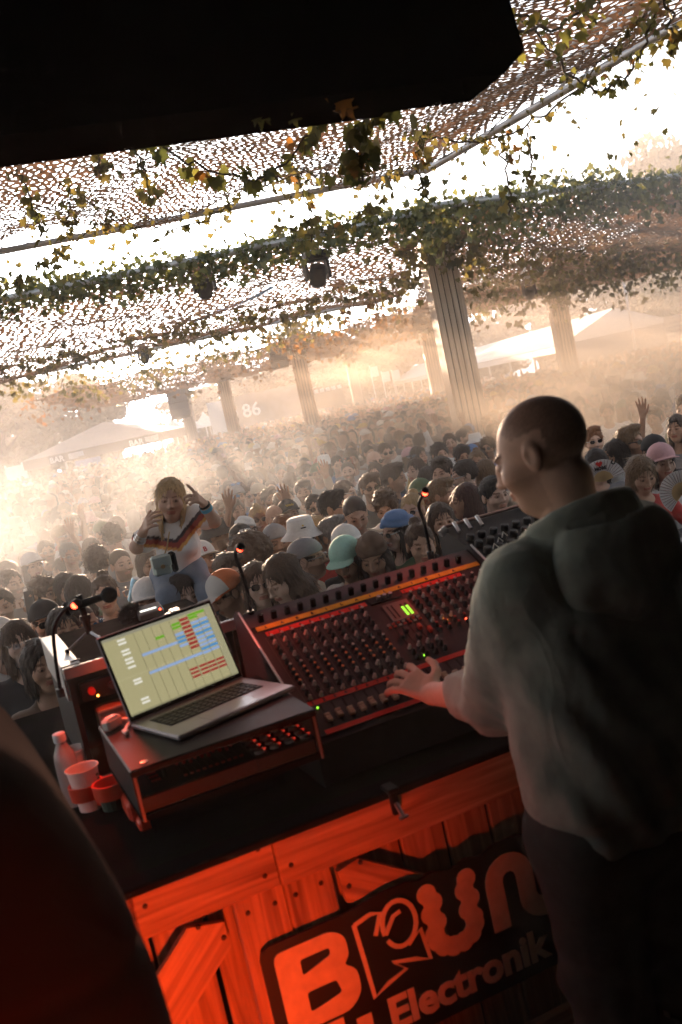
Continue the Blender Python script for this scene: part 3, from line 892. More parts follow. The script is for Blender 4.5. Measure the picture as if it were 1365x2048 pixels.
column(365, 780, 60, 'far column with a speaker hung near its top', .58)
column(848, 640, 44, 'far column just left of the big column', .58)
column(697, 705, 60, 'small far column between two nearer columns', .58)
column(1105, 555, 31, 'hazy column standing before the marquee gable', .50)

# ---- ivy
LEAF2D = [(0, 0), (.30, -.10), (.52, .12), (.36, .34), (.40, .62), (.16, .58), (0, 1.0), (-.16, .58), (-.40, .62), (-.36, .34), (-.52, .12), (-.30, -.10)]
LV = np.array([(0, .3, 0)] + [(x, y, -abs(x) * .35 - .12 * y * y) for x, y in LEAF2D])
LV[:, 1] *= -1          # hangs down along -y, normal z
LF = np.array([(0, i + 1, (i + 1) % 12 + 1) for i in range(12)])
M_ivy = leaf_mat('ivy_leaf', (0.115, 0.125, 0.04), .5, .45)
M_ivyd = leaf_mat('ivy_leaf_dark', (0.10, 0.13, 0.035), .5, .4)
M_ivyo = leaf_mat('ivy_leaf_orange', (0.20, 0.115, 0.03), .5, .4)  # orange leaves; also stands in for orange light on the beam leaves
M_stem = mat('ivy_stem', (0.07, 0.05, 0.03), .8)
leaf_me = [np_mesh('leaf', LV, LF, m, False) for m in (M_ivy, M_ivyd, M_ivyo)]
def leaf_rots(n, r):
    yaw = r.uniform(0, 2 * np.pi, n); tilt = np.pi / 2 + r.normal(0, .55, n); roll = r.normal(0, .5, n)
    return [(Matrix.Rotation(a, 3, 'Z') @ Matrix.Rotation(b, 3, 'X') @ Matrix.Rotation(c, 3, 'Z')) for a, b, c in zip(yaw, tilt, roll)]
def leaves_joined(P, size, seed, name, mats, parent):
    r = np.random.default_rng(seed); n = len(P)
    Rm = np.array([[list(row) for row in m] for m in leaf_rots(n, r)])
    s = size * r.uniform(.55, 1.25, n)
    v = np.einsum('nij,kj->nki', Rm, LV) * s[:, None, None] + np.array(P)[:, None, :]
    f = (np.arange(n) * len(LV))[:, None, None] + LF[None]
    o = link(name, np_mesh('leaves', v.reshape(-1, 3), f.reshape(-1, 3), mats, False), parent)
    o['kind'] = 'stuff'
    return o
def catmull(pts, n=8):
    P = [Vector(p) for p in pts]; P = [P[0]] + P + [P[-1]]
    out = []
    for i in range(1, len(P) - 2):
        for k in range(n):
            t = k / n
            a, b, c, d = P[i - 1], P[i], P[i + 1], P[i + 2]
            out.append(.5 * ((2 * b) + (c - a) * t + (2 * a - 5 * b + 4 * c - d) * t * t + (3 * b - a - 3 * c + d) * t ** 3))
    out.append(P[-2])
    return out
IV = [0]
def ivy(path, nleaf, size, spread, label, single=True, m=0, drop=0.0, group=None, stem=.006):
    """path: list of (px, py, depth) of the photo, or world points when given as Vectors"""
    IV[0] += 1
    r = np.random.default_rng(100 + IV[0]); rr = random.Random(200 + IV[0])
    pts = [p if isinstance(p, Vector) else aty(*p) for p in path]
    pts = catmull(pts, 8)
    base = pts[0].copy()
    o = empty('ivy_garland', base, 0, label, 'ivy', group)
    t = MB(); t.tube([p - base + Vector((rr.gauss(0, .01), rr.gauss(0, .01), rr.gauss(0, .012))) for p in pts], stem, 5); t.build('stem', M_stem, o)
    P = []
    for k in range(nleaf):
        u = rr.random() * (len(pts) - 1); i = int(u); p = pts[i].lerp(pts[min(i + 1, len(pts) - 1)], u - i) - base
        P.append(p + Vector((rr.gauss(0, spread), rr.gauss(0, spread), rr.gauss(0, spread * .7) - drop * rr.random() ** 1.6)))
    if single:
        Rm = leaf_rots(nleaf, r)
        for p, q in zip(P, Rm):
            mi = m if rr.random() < .8 else rr.choice([0, 1, 1, 2])
            s = size * rr.uniform(.55, 1.3)
            link('leaf', leaf_me[mi], o, p, q.to_euler(), s)
    else:
        leaves_joined(P, size, IV[0], 'leaves', leaf_me[m].materials[0], o)
    return o
# near garlands under the tan net
ivy([(290, 250, 4.6), (385, 330, 4.8), (520, 352, 4.9), (615, 275, 4.7), (668, 195, 4.5)], 64, .075, .035, 'dark ivy swag dipping below the tan net beside the roof beam', m=1)
ivy([(792, 165, 3.3), (735, 245, 3.35), (722, 300, 3.4), (712, 355, 3.45)], 70, .062, .04, 'bunch of dark ivy trailing from the roof beam', m=1)
ivy([(-20, 590, 8.6), (90, 520, 8.6), (215, 440, 8.6)], 60, .075, .05, 'sparse ivy strand rising along the left end of the grey pipe')
ivy([(150, 385, 7.6), (260, 452, 7.7), (400, 442, 7.8), (500, 385, 7.7), (590, 345, 7.5), (660, 350, 7.4)], 75, .07, .045, 'thin ivy swag hanging in front of the grey pipe')
ivy([(1035, 20, 4.6), (1120, 120, 4.7), (1190, 180, 4.8), (1270, 130, 4.7), (1315, 10, 4.5)], 90, .042, .03, 'leafy ivy swag in front of the lattice truss', m=1)
ivy([(822, 262, 6.3), (915, 284, 6.4), (1010, 272, 6.4), (1110, 215, 6.3), (1230, 100, 6.0), (1300, 20, 5.8)], 110, .045, .035, 'long ivy swag crossing from the tan net to the lattice truss')
ivy([(848, 262, 6.0), (835, 320, 6.0), (852, 390, 6.0)], 34, .062, .03, 'short ivy tail hanging beside the long swag')
for (a, b, c_, d, y, nl, lab) in [(1000, 285, 1022, 428, 6.4, 16, 'bare hanging ivy tail against the white sky below the long swag'), (1056, 268, 1060, 370, 6.4, 14, 'bare hanging ivy tail against the white sky below the long swag'),
                             (178, 248, 205, 345, 5.2, 30, 'thin ivy tail hanging from the tan net under the roof beam'), (262, 262, 302, 400, 5.6, 26, 'thin ivy tail hanging from the tan net under the roof beam'), (35, 345, 85, 475, 6.0, 30, 'thin ivy tail hanging from the tan net under the roof beam'), (140, 375, 128, 475, 6.6, 34, 'thin ivy tail hanging from the tan net under the roof beam')]:
    ivy([(a, b, y), ((a + c_) / 2 + 5, (b + d) / 2, y), (c_, d, y)], nl, .06, .03, lab, group='thin hanging ivy tails')
ivy([(545, 440, 9.0), (630, 470, 9.0), (705, 440, 9.0), (770, 370, 9.0), (800, 320, 8.8)], 60, .08, .05, 'ivy strand looping below the grey pipe near the big column')
ivy([(590, 345, 8.4), (618, 420, 8.4), (625, 490, 8.4)], 30, .08, .04, 'ivy tail dropping from the grey pipe towards the brown net')
ivy([(640, 168, 2.75), (668, 178, 2.75), (690, 185, 2.75)], 9, .062, .03, 'few large leaves coloured as if orange-lit under the roof beam', m=2)  # orange light is put into the leaf colour
ivy([(760, 150, 2.9), (800, 152, 2.9), (860, 135, 2.9)], 10, .045, .02, 'curled leaves coloured as if orange-lit along the lower edge of the roof beam', m=2)  # leaf colour carries the orange light here too
ivy([(500, 218, 2.75), (530, 205, 2.75), (590, 195, 2.75)], 12, .05, .025, 'dark leaves poking out below the roof beam', m=1)
ivy([(880, 20, 3.0), (1100, 60, 4.2), (1200, -10, 4.3)], 40, .06, .06, 'ivy climbing over the chamfered end of the roof beam', m=1)
ivy([(1320, -20, 4.0), (1350, 60, 4.0), (1335, 100, 4.0)], 28, .05, .05, 'ivy hanging over the outer corner of the lattice truss', m=0)
# fringes along the edges
def edge(a, b, n, k=9):
    a, b = Vector(a), Vector(b)
    return [a.lerp(b, i / k) + Vector((0, 0, -.05 * math.sin(i * 2.1))) for i in range(k + 1)]
ivy(edge((-5, 9.4, CZ), (1.5, 10.33, CZ), 0), 230, .062, .05, 'fringe of pale ivy along the grey pipe', False, 0, .42)
ivy(edge((1.55, 10.3, CZ), (4.9, 2.9, CZ), 0), 300, .060, .06, 'fringe of pale ivy hanging from the lattice truss', False, 0, .75)
ivy(edge((-9.5, 11.95, CZ + .05), (1.9, 13.1, CZ + .05), 0), 3200, .10, .10, 'thick dark ivy hedge along the near edge of the brown net', False, 1, .32)
ivy(edge((1.7, 13.0, CZ + .1), (10.5, 17.1, CZ + .1), 0), 3000, .10, .13, 'thick hazy ivy hedge along the near edge of the far right net', False, 1, .5)
ivy(edge((-10, 24.3, CZ), (2.6, 24.6, CZ), 0), 800, .13, .12, 'golden ivy trailing along the far edge of the brown net', False, 0, .6)
ivy(edge((-9.5, 33.9, CZ), (5.5, 30.9, CZ), 0), 700, .15, .2, 'golden-green ivy along the far net above the small columns', False, 2, .9)
ivy(edge((-9, 18.0, CZ - .2), (2.2, 18.6, CZ - .2), 0), 500, .14, .12, 'ivy creeping across the middle of the brown net', False, 0, .3)
ivy(edge((2.35, 16.0, CZ + .1), (9, 26, CZ), 0), 700, .13, .3, 'ivy tangle behind the top of the big column', False, 0, .8)
ivy(edge((4, 24, CZ), (14, 30, CZ), 0), 1400, .15, .32, 'ivy curtain hanging under the hazy net', False, 1, 1.0)
for (px, py, y, n, lab) in [(868, 470, 15.6, 240, 'ivy crown wrapped round the top of the big column'), (585, 655, 35.5, 200, 'ivy crown round the top of the board-clad middle column'), (440, 735, 51.5, 200, 'ivy crown round the top of the slim far column'), (365, 778, 59.5, 160, 'ivy crown over the far speaker column'), (1105, 552, 30.5, 220, 'ivy crown round the hazy column before the marquee'), (697, 700, 59.5, 160, 'ivy crown over the small far column'), (848, 640, 43.5, 160, 'ivy crown over the far column beside the big one')]:
    p = aty(px, py, y)
    ivy([p + Vector((-.5, -.2, 0)), p + Vector((0, -.3, .05)), p + Vector((.5, -.2, 0))], n, .11 + y * .002, .22, lab, False, 0, .55)
# hanging strings under the middle nets
for (a, b, c_, d, y, n) in [(520, 640, 600, 690, 26, 90), (600, 660, 700, 640, 26, 110), (680, 560, 720, 650, 22, 90), (740, 540, 760, 640, 22, 110), (800, 560, 790, 650, 24, 90), (280, 740, 420, 700, 24.5, 120), (120, 770, 260, 760, 24.5, 120), (430, 700, 560, 650, 24.5, 120)]:
    ivy([(a, b, y), ((a + c_) / 2, (b + d) / 2 + 14, y), (c_, d, y)], n // 2, .13, .1, 'golden backlit ivy loop hanging under the canopies', False, 2 if a > 500 else 0, .35, 'golden ivy loops')

# ---- stage lights and speakers hung from the canopies
M_lampb = mat('lamp_black', (0.02, 0.02, 0.022), .5)
def moving_head(px, py, y, s, label):
    p = aty(px, py, y); o = empty('moving_head_light', p, R(20), label, 'stage light'); o.scale = (s, s, s)
    b = MB(); b.box((0, 0, .30), (.36, .28, .14), bev=.03); b.build('base', M_lampb, o)
    b = MB(); b.box((-.19, 0, .08), (.05, .16, .34), bev=.015); b.box((.19, 0, .08), (.05, .16, .34), bev=.015); b.box((0, 0, .22), (.42, .16, .05), bev=.015); b.build('yoke', M_lampb, o)
    b = MB(); b.lathe([(.10, -.20), (.14, -.16), (.15, .02), (.12, .14), (.05, .17)], 16, M=Matrix.Rotation(R(35), 3, 'X')); b.build('head', M_lampb, o, True)
    b = MB(); b.lathe([(.0, -.205), (.09, -.203), (.095, -.19)], 14, M=Matrix.Rotation(R(35), 3, 'X')); b.build('lens', mat('lamp_glass', (.5, .5, .55), .1, spec=.8), o, True)
    b = MB(); b.box((0, 0, .41), (.08, .06, .1)); b.cyl((-.1, 0, .45), (.1, 0, .45), .04, n=8); b.build('clamp', M_pipe, o)
moving_head(636, 548, 14.0, .85, 'black moving-head stage light hanging in the brown net')
moving_head(410, 575, 14.0, .75, 'second black moving-head light half lost in the dark ivy hedge')
moving_head(1060, 585, 24.0, .8, 'dim stage light under the hazy net near the right column')
moving_head(290, 715, 23.5, .7, 'small stage light on the far pipe above the left crowd')
def hung_speaker(px, py, y, s, label):
    p = aty(px, py, y); o = empty('hung_speaker', p, R(10), label, 'speaker')
    for k in range(4):
        b = MB(); b.box((0, .04 * k, -.28 * s * k), (.75 * s, .5 * s, .26 * s), rot=(R(-4 * k), 0, 0), bev=.02); e = b.build('cabinet', M_lampb, o)
        g_ = MB(); g_.box((0, .04 * k - .26 * s, -.28 * s * k), (.68 * s, .02, .2 * s)); g_.build('grille', mat('grille', (.04, .04, .045), .7), e)
hung_speaker(352, 785, 58, 1.5, 'short line-array speaker hung beside the far column')
hung_speaker(553, 690, 35, .8, 'line-array speaker hung beside the board-clad middle column')
b = MB(); pts = catmull([aty(385, 645, 19), aty(440, 622, 18), aty(500, 598, 17), aty(545, 575, 16)], 6); b.tube(pts, .022, 6)
tag(b.build('blue_ribbon', mat('blue_tape', (.25, .5, .8), .5)), 'bright blue ribbon strung beneath the brown net', 'ribbon')
# ------------------------------------------------------------------ equipment on the booth
M_panel = mat('console_panel', (0.05, 0.047, 0.054), .55, spec=.25, vary=.1, vscale=15)
M_dark = mat('dark_metal', (0.018, 0.018, 0.02), .45, .2, spec=.25)
M_plum = mat('console_cheek', (0.03, 0.026, 0.03), .5, spec=.2)
M_red = mat('red_tape', (0.75, 0.03, 0.015), .55, vary=.15, vscale=40)
M_yel = mat('yellow_tape', (0.8, 0.62, 0.04), .55, vary=.15, vscale=40)
M_grn = mat('green_led', (0.2, .8, .05), .4, emit=(.35, 1, .05), estr=.3)
M_rled = mat('red_led', (.8, .05, .03), .4, emit=(1, .05, .02), estr=2.2)
M_rdim = mat('red_button', (.55, .05, .03), .45)
M_oled = mat('amber_led', (.8, .3, .03), .4, emit=(1, .25, .03), estr=3.0)

T_ = R(29.74); cT, sT = math.cos(T_), math.sin(T_)
mp0 = atz(640, 1490, 1.69)
con = empty('mixing_console', (mp0.x, mp0.y, TOP_Z + .003), PSI, 'large analogue mixing console with rows of knobs and red and yellow tape', 'mixer')
ZF = 1.69 - TOP_Z - .003
def mp(u, v, w=0.0): return Vector((u, v * cT - w * sT, ZF + v * sT + w * cT))
RT = (T_, 0, 0)
CW, CL = .79, .566
b = MB()
side = [(0, 0), (.0, ZF), (CL * cT, ZF + CL * sT), (CL * cT + .03, ZF + CL * sT - .03), (CL * cT + .02, 0)]
b.add([(x, y, z) for x in (.0, CW) for y, z in side], [(0, 1, 2, 3, 4), (9, 8, 7, 6, 5)] + [(i, 5 + i, 5 + (i + 1) % 5, (i + 1) % 5) for i in range(5)]); b.build('body', M_plum, con)
for x in (-.014, CW + .001):
    b = MB(); sd = [(-.012, -.001), (-.012, ZF + .012), (.0, ZF + .02), (CL * cT - .01, ZF + CL * sT + .02), (CL * cT + .03, ZF + CL * sT), (CL * cT + .03, -.001)]
    b.add([(xx, y, z) for xx in (x, x + .013) for y, z in sd], [tuple(range(6)), tuple(range(11, 5, -1))] + [(i, 6 + i, 6 + (i + 1) % 6, (i + 1) % 6) for i in range(6)]); b.build('cheek', M_plum, con)
    b = MB(); b.tube([mp(x + .0065, -.01, .022), mp(x + .0065, CL - .01, .022)], .004, 6); b.build('edge_trim', M_alu, con)
def plate(name, u0, u1, v0, v1, w, th, m, parent=con):
    b = MB(); b.box((0, 0, 0), (u1 - u0, v1 - v0, th)); return b.build(name, m, parent, loc=mp((u0 + u1) / 2, (v0 + v1) / 2, w + th / 2), rot=RT)
plate('channel_panel', .006, .784, .022, .468, .0005, .003, M_panel)
plate('jack_panel', .006, .784, .494, .562, .0005, .003, mat('jack_panel', (.10, .105, .125), .5, vary=.1))
plate('tape', .018, .78, .471, .491, .0045, .001, M_yel)
plate('tape', .036, .362, .441, .459, .0045, .001, M_red)
plate('tape', .486, .70, .447, .464, .0045, .001, M_red)
plate('tape', .030, .70, .130, .147, .0045, .001, M_red)
plate('tape', .030, .72, .020, .036, .0045, .001, M_red)
plate('jack_bay', .372, .478, .437, .466, .004, .004, M_dark)
ink = mat('marker_ink', (.02, .015, .015), .6)
def scribble(txt, u0, v, sp, size):
    for k, ch in enumerate(txt):
        me = text_mesh(ch, size, bold=.0006, extrude=.0002, name='ink_mark', m=ink)
        link('ink_mark', me, con, mp(u0 + sp * k, v, .0058), RT)
scribble('123456789A', .042, .4445, .0325, .015)
scribble('123456789A', .040, .1335, .0325, .014)
scribble('1234567', .492, .4495, .031, .014)
scribble('IABBILAILAIBIA', .045, .4755, .049, .014)
K_g0 = mat('strip_grey', (.12, .11, .11), .6)
for k in range(10):
    b = MB(); b.box((0, 0, 0), (.001, .30, .0006)); b.build('channel_line', K_g0, con, loc=mp(.0285 + .0325 * k, .29, .0042), rot=RT)
# knobs
def knob_mesh(body, cap, r, h):
    b = MB(); b.lathe([(r * 1.15, 0), (r * 1.1, h * .25), (r * .85, h * .35), (r * .74, h)], 9)
    nb = len(b.f)
    b.lathe([(r * .74, h + .0002), (r * .6, h + .0016), (.0, h + .002)], 9)
    b.box((0, r * .55, h * .72), (.0016, r * .62, h * .65))
    me = b.mesh('knob', body); me.materials.append(cap)
    for i, p in enumerate(me.polygons): p.material_index = 1 if i >= nb else 0; p.use_smooth = True
    return me
K_b = mat('knob_black', (.02, .02, .022), .45); K_g = mat('knob_grey', (.48, .44, .42), .5); K_o = mat('knob_orange', (.70, .22, .07), .5); K_r = mat('knob_red', (.5, .05, .04), .5)
KN = {'g': knob_mesh(K_b, K_g, .0068, .015), 'b': knob_mesh(K_b, K_b, .0068, .015), 'o': knob_mesh(K_b, K_o, .0066, .013), 'r': knob_mesh(K_b, K_r, .0066, .013), 'G': knob_mesh(K_g, K_g, .006, .013)}
rows = ['g', 'G', 'b', 'b', 'G', 'b', 'g', 'o', 'o', 'o', 'G', 'b', 'G']
for c_ in range(10):
    for i, kd in enumerate(rows):
        v = .427 - i * .0225
        link('knob', KN[kd], con, mp(.0445 + .0325 * c_, v, .0035), (T_, 0, 0))
for c_ in range(9):
    for i in range(9):
        kd = 'gGbbGbGrr'[i]
        link('knob', KN[kd], con, mp(.505 + .0315 * c_, .432 - i * .0225, .0035), RT)
for c_ in range(4):
    for i in range(3): link('knob', KN['Gbb'[i]], con, mp(.385 + .03 * c_, .222 - i * .0235, .0035), RT)
# jack plugs standing along the back
b = MB(); b.box((0, 0, .012), (.016, .013, .026), bev=.002); pl_me = b.mesh('jack_plug', M_black)
for k in range(17): link('jack_plug', pl_me, con, mp(.045 + .0425 * k, .512, .003), (T_ - R(12), 0, 0))
for k in range(3):
    b = MB(); b.cyl((0, 0, 0), (0, 0, .012), .006, n=10); b.build('jack_socket', M_steel, con, loc=mp(.405 + .02 * k, .452, .008), rot=RT)
# meter
mt = plate('meter', .398, .482, .338, .418, .0045, .004, mat('meter_plate', (.16, .155, .15), .45))
for c_ in range(2):
    for k in range(9):
        b = MB(); b.box((0, 0, 0), (.008, .0024, .001)); b.build('meter_segment', M_grn if k < 7 else M_dark, mt, loc=(.012 + .015 * c_, -.028 + .0062 * k, .0028))
for k in range(2):
    b = MB(); b.box((0, 0, 0), (.004, .06, .0008)); b.build('meter_slot', M_black, mt, loc=(-.03 + .014 * k, 0, .0026))
# sub faders and buttons in the middle
for k in range(5):
    plate('fader_slot', .386 + .022 * k, .389 + .022 * k, .235, .315, .0038, .0008, M_black)
    b = MB(); b.box((0, 0, .007), (.011, .02, .014), bev=.002); b.build('fader_cap', [K_b, K_b, K_b, M_rdim, M_rdim][k], con, loc=mp(.3875 + .022 * k, [.272, .29, .25, .285, .262][k], .004), rot=RT)
for k in range(14):
    b = MB(); b.box((0, 0, .003), (.010, .007, .006), bev=.0015); b.build('button', M_rdim if k % 3 else K_g, con, loc=mp(.376 + .0165 * (k % 7), .332 - .012 * (k // 7), .0035), rot=RT)
for (u, v, m) in [(.048, .118, M_grn), (.408, .176, M_grn), (.545, .283, M_oled), (.60, .262, M_rled), (.57, .32, M_oled)]:
    b = MB(); b.lathe([(.0028, 0), (.0028, .003), (.0, .004)], 8); b.build('indicator', m, con, loc=mp(u, v, .0035), rot=RT)
# channel faders
M_cap = mat('fader_cap_cream', (.62, .52, .40), .5)
for k in range(20):
    u = .058 + .0325 * k
    plate('fader_slot', u - .002, u + .002, .044, .124, .0038, .0008, M_black)
    v = .070 + .004 * math.sin(k * 1.9)
    b = MB()
    for q in range(3): b.box((0, -.0095 + .0095 * q, .005 + .001 * (q != 1)), (.016, .008, .011), bev=.0015)
    b.build('fader_cap', M_cap, con, loc=mp(u, v, .004), rot=RT)

# ---- gooseneck lamps with red LEDs
def gooseneck(path, label, power=.5, aim=None):
    pts = catmull([aty(*p) for p in path], 8); base = pts[0].copy()
    o = empty('gooseneck_lamp', base, 0, label, 'lamp')
    t = MB(); t.cyl((0, 0, -.012), (0, 0, .012), .011, n=12); t.build('socket', M_dark, o)
    t = MB(); t.tube([p - base for p in pts], .0055, 8); t.build('neck', M_black, o, True)
    tip = pts[-1] - base; d = (aim or Vector((0, -.35, -1))).normalized()
    fw = (pts[-1] - pts[-3]).normalized()
    t = MB(); t.tube([tip - fw * .004, tip + fw * .01, tip + fw * .032, tip + fw * .036], [.007, .0125, .0125, .008], 10); t.build('lamp_head', M_black, o, True)
    c0 = tip + fw * .02
    t = MB(); t.lathe([(.0085, -.002), (.0085, .001), (.005, .0035), (0, .0042)], 10, c=(0, 0, 0)); led = t.build('led', M_rled, o, loc=c0 + (Vector((0, -1, -.25)).normalized() * .0125))
    led.rotation_euler = Vector((0, -1, -.25)).to_track_quat('Z', 'Y').to_euler()
    ld = bpy.data.lights.new('lamp_glow', 'SPOT'); ld.energy = power; ld.color = (1, .07, .02); ld.spot_size = R(130); ld.spot_blend = .6; ld.shadow_soft_size = .01
    lo = link('lamp_glow', ld, o, c0 + d * .02, d.to_track_quat('-Z', 'Y').to_euler())
    return o
gooseneck([(503, 1229, 2.93), (492, 1170, 2.92), (472, 1112, 2.90), (478, 1097, 2.84)], 'black gooseneck lamp with a red tip on the back left of the mixing console', .17, Vector((.25, -.6, -1)))
gooseneck([(862, 1110, 3.20), (850, 1050, 3.19), (838, 1012, 3.17), (846, 990, 3.12)], 'black gooseneck lamp with a red tip on the back right of the mixing console', .17, Vector((-.2, -.6, -1)))
gooseneck([(122, 1385, 2.75), (112, 1320, 2.74), (108, 1258, 2.73), (126, 1223, 2.71), (142, 1212, 2.69)], 'black gooseneck lamp with a red tip rising beside the rack case', 1.5, Vector((.5, -.15, -1)))

# ---- shelf, laptop, controllers
sh = empty('laptop_shelf', bw(-.205, .3, TOP_Z + .003), PSI, 'black low shelf holding the laptop above the controllers', 'shelf')
M_shelf = mat('shelf_black', (.005, .005, .005), .8, spec=0.0)
b = MB(); b.box((0, 0, .235), (.46, .46, .018), bev=.004); b.build('top_board', M_black, sh)
for sx in (-1, 1):
    b = MB(); b.box((sx * .222, 0, .179), (.012, .44, .094)); b.build('side_board', M_black, sh)
    b = MB(); b.box((sx * .2215, -.222, .172), (.006, .004, .108)); b.build('edge_trim', mat('worn_trim', (.16, .15, .15), .5, .5), sh)
b = MB(); b.lathe([(.009, 0), (.009, .003), (.0, .004)], 12, c=(-.19, -.2, .2445)); b.build('screw_cap', M_steel, sh)
b = MB(); b.box((0, 0, .125), (.456, .44, .014)); b.build('lower_tray', M_shelf, sh)
b = MB(); b.box((0, .11, .059), (.36, .20, .117)); b.build('riser_block', M_shelf, sh)

LZ = TOP_Z + .003 + .2445
lc = Vector((-.428, 2.505, 0)); LA = R(38.5)
lap = empty('laptop', (lc.x, lc.y, LZ), LA, 'open silver laptop showing coloured music clips on its screen', 'laptop')
M_lap = mat('laptop_aluminium', (.38, .36, .37), .38, .75)
b = MB(); b.box((0, 0, .008), (.358, .248, .013), bev=.004); b.build('base', M_lap, lap)
b = MB(); b.box((0, .028, .0147), (.285, .112, .0016)); kb = b.build('keyboard_well', M_black, lap)
b = MB(); b.box((0, 0, 0), (.0165, .0155, .002), bev=.0006); key_me = b.mesh('key', mat('key_black', (.015, .015, .016), .5))
for r_ in range(5):
    for k in range(14): link('key', key_me, kb, (-.132 + .0203 * k, -.018 + .0215 * r_, .0165))
b = MB(); b.box((.0, -.078, .0147), (.15, .075, .0007)); b.build('trackpad', mat('trackpad', (.34, .32, .33), .3, .7), lap)
b = MB(); b.box((.03, -.1245, .0085), (.06, .001, .004)); b.build('front_notch', mat('notch_glow', (.5, .3, .2), .3, .8), lap)
lid = link('lid', None, lap, (0, .121, .0145), (R(-22), 0, 0))
bpy.data.objects.remove(lid)
b = MB(); b.box((0, 0, .118), (.358, .006, .238), bev=.003); lid = b.build('lid', M_lap, lap, loc=(0, .123, .0150), rot=(R(-20), 0, 0))
b = MB(); b.box((0, -.0035, .118), (.352, .001, .232)); b.build('bezel', M_black, lid)
SC = lambda n, c, s=.10: mat('screen_' + n, (.02, .02, .02), .3, emit=c, estr=s)
b = MB(); b.box((0, -.0042, .120), (.338, .0004, .212)); dsp = b.build('display', SC('sand', (.52, .47, .25)), lid)
def clip(x0, x1, y0, y1, m, lay=1):
    b = MB(); b.box(((x0 + x1) / 2 * .338 - .169, -.0044 - .0003 * lay, .014 + (y0 + y1) / 2 * .212), ((x1 - x0) * .338, .0002, (y1 - y0) * .212)); b.build('clip', m, lid)
sB, sD, sRd, sG, sW, sK = SC('blue', (.35, .50, .80)), SC('deep_blue', (.10, .35, .70)), SC('red', (.42, .05, .04)), SC('green', (.20, .50, .03)), SC('white', (.85, .82, .70), .12), SC('line', (.10, .09, .04))
clip(0, 1, .965, 1, SC('bar', (.35, .33, .24))); clip(.93, 1, 0, .965, SC('bar2', (.45, .42, .25))); clip(0, 1, 0, .02, SC('bar3', (.30, .28, .16)))
for x in (.27, .35, .43, .51, .595, .68, .765, .85, .93): clip(x - .0015, x + .0015, .0, .96, sK, 2)
for y in (.93, .885, .79, .745, .675, .63, .57, .40, .36, .15, .105): clip(.12, .19, y - .015, y + .012, sW, 2)
clip(.0, .93, .455, .462, SC('line2', (.62, .57, .33)), 1)
for (x0, x1, y) in [(.43, .51, .80), (.60, .68, .89), (.60, .68, .845), (.77, .85, .94), (.77, .85, .90), (.85, .93, .94)]: clip(x0, x1, y - .02, y + .015, sG, 3)
for k in range(8): clip(.685, .765, .915 - .055 * k - .02, .915 - .055 * k + .017, sRd, 3)
for (x0, x1, y) in [(.27, .595, .66), (.27, .765, .42), (.6, .68, .755), (.6, .68, .60)]: clip(x0, x1, y - .02, y + .015, sB, 3)
for (x0, x1, y) in [(.6, .68, .705), (.6, .68, .655)]: clip(x0, x1, y - .02, y + .015, sD, 3)
for k in range(9):
    y = .83 - .052 * k
    clip(.77, .848, y - .02, y + .016, sD if k in (1, 3, 7) else sB, 3); clip(.853, .93, y + .006 - .02, y + .006 + .016, sB if k in (0, 2, 4, 6, 8) else sD, 3)
for k in range(3):
    for x0 in (.60, .69, .77, .855): clip(x0, x0 + .075, .27 - .05 * k - .018, .27 - .05 * k + .012, sRd, 3)

ct = empty('fader_controller', bw(-.285, .195, TOP_Z + .003 + .1325), PSI, 'slim black controller with a row of small red lights under the shelf', 'controller')
b = MB(); b.box((0, 0, .02), (.29, .22, .04), bev=.004); b.build('case', M_dark, ct)
for k in range(10):
    b = MB(); b.box((-.02 + .0155 * k, -.01, .0405), (.003, .09, .001)); b.build('slot', M_black, ct)
    b = MB(); b.box((-.02 + .0155 * k, .03 - .01 * (k % 3), .045), (.008, .012, .009), bev=.002); b.build('fader_cap', K_r, ct)
    b = MB(); b.box((-.02 + .0155 * k, -.065, .0415), (.008, .005, .003)); b.build('led_button', M_rdim, ct)
for k in range(3):
    b = MB(); b.box((-.085, .03 - .03 * k, .042), (.022, .008, .004)); b.build('button', M_rdim, ct)
b = MB(); b.cyl((-.06, -.02, .04), (-.06, -.02, .062), .007, n=8); b.build('joystick', K_b, ct)
pc_ = empty('pad_controller', bw(-.068, .175, TOP_Z + .003 + .1325), PSI, 'small black box of round buttons glowing red beside the console', 'controller')
b = MB(); b.box((0, 0, .02), (.155, .185, .04), bev=.005); b.build('case', M_dark, pc_)
b = MB(); b.lathe([(.012, 0), (.012, .006), (.009, .008), (0, .008)], 12); pad_me = b.mesh('pad', mat('pad_grey', (.5, .42, .40), .35), True)
for r_ in range(4):
    for k in range(4):
        link('pad', pad_me, pc_, (-.058 + .039 * k, -.066 + .040 * r_, .0402), None)
        b = MB(); b.box((-.058 + .039 * k + .014, -.066 + .04 * r_ + .013, .042), (.012, .006, .004)); b.build('led_button', mat('led_soft', (.6, .05, .03), .4, emit=(1, .06, .03), estr=.06), pc_)

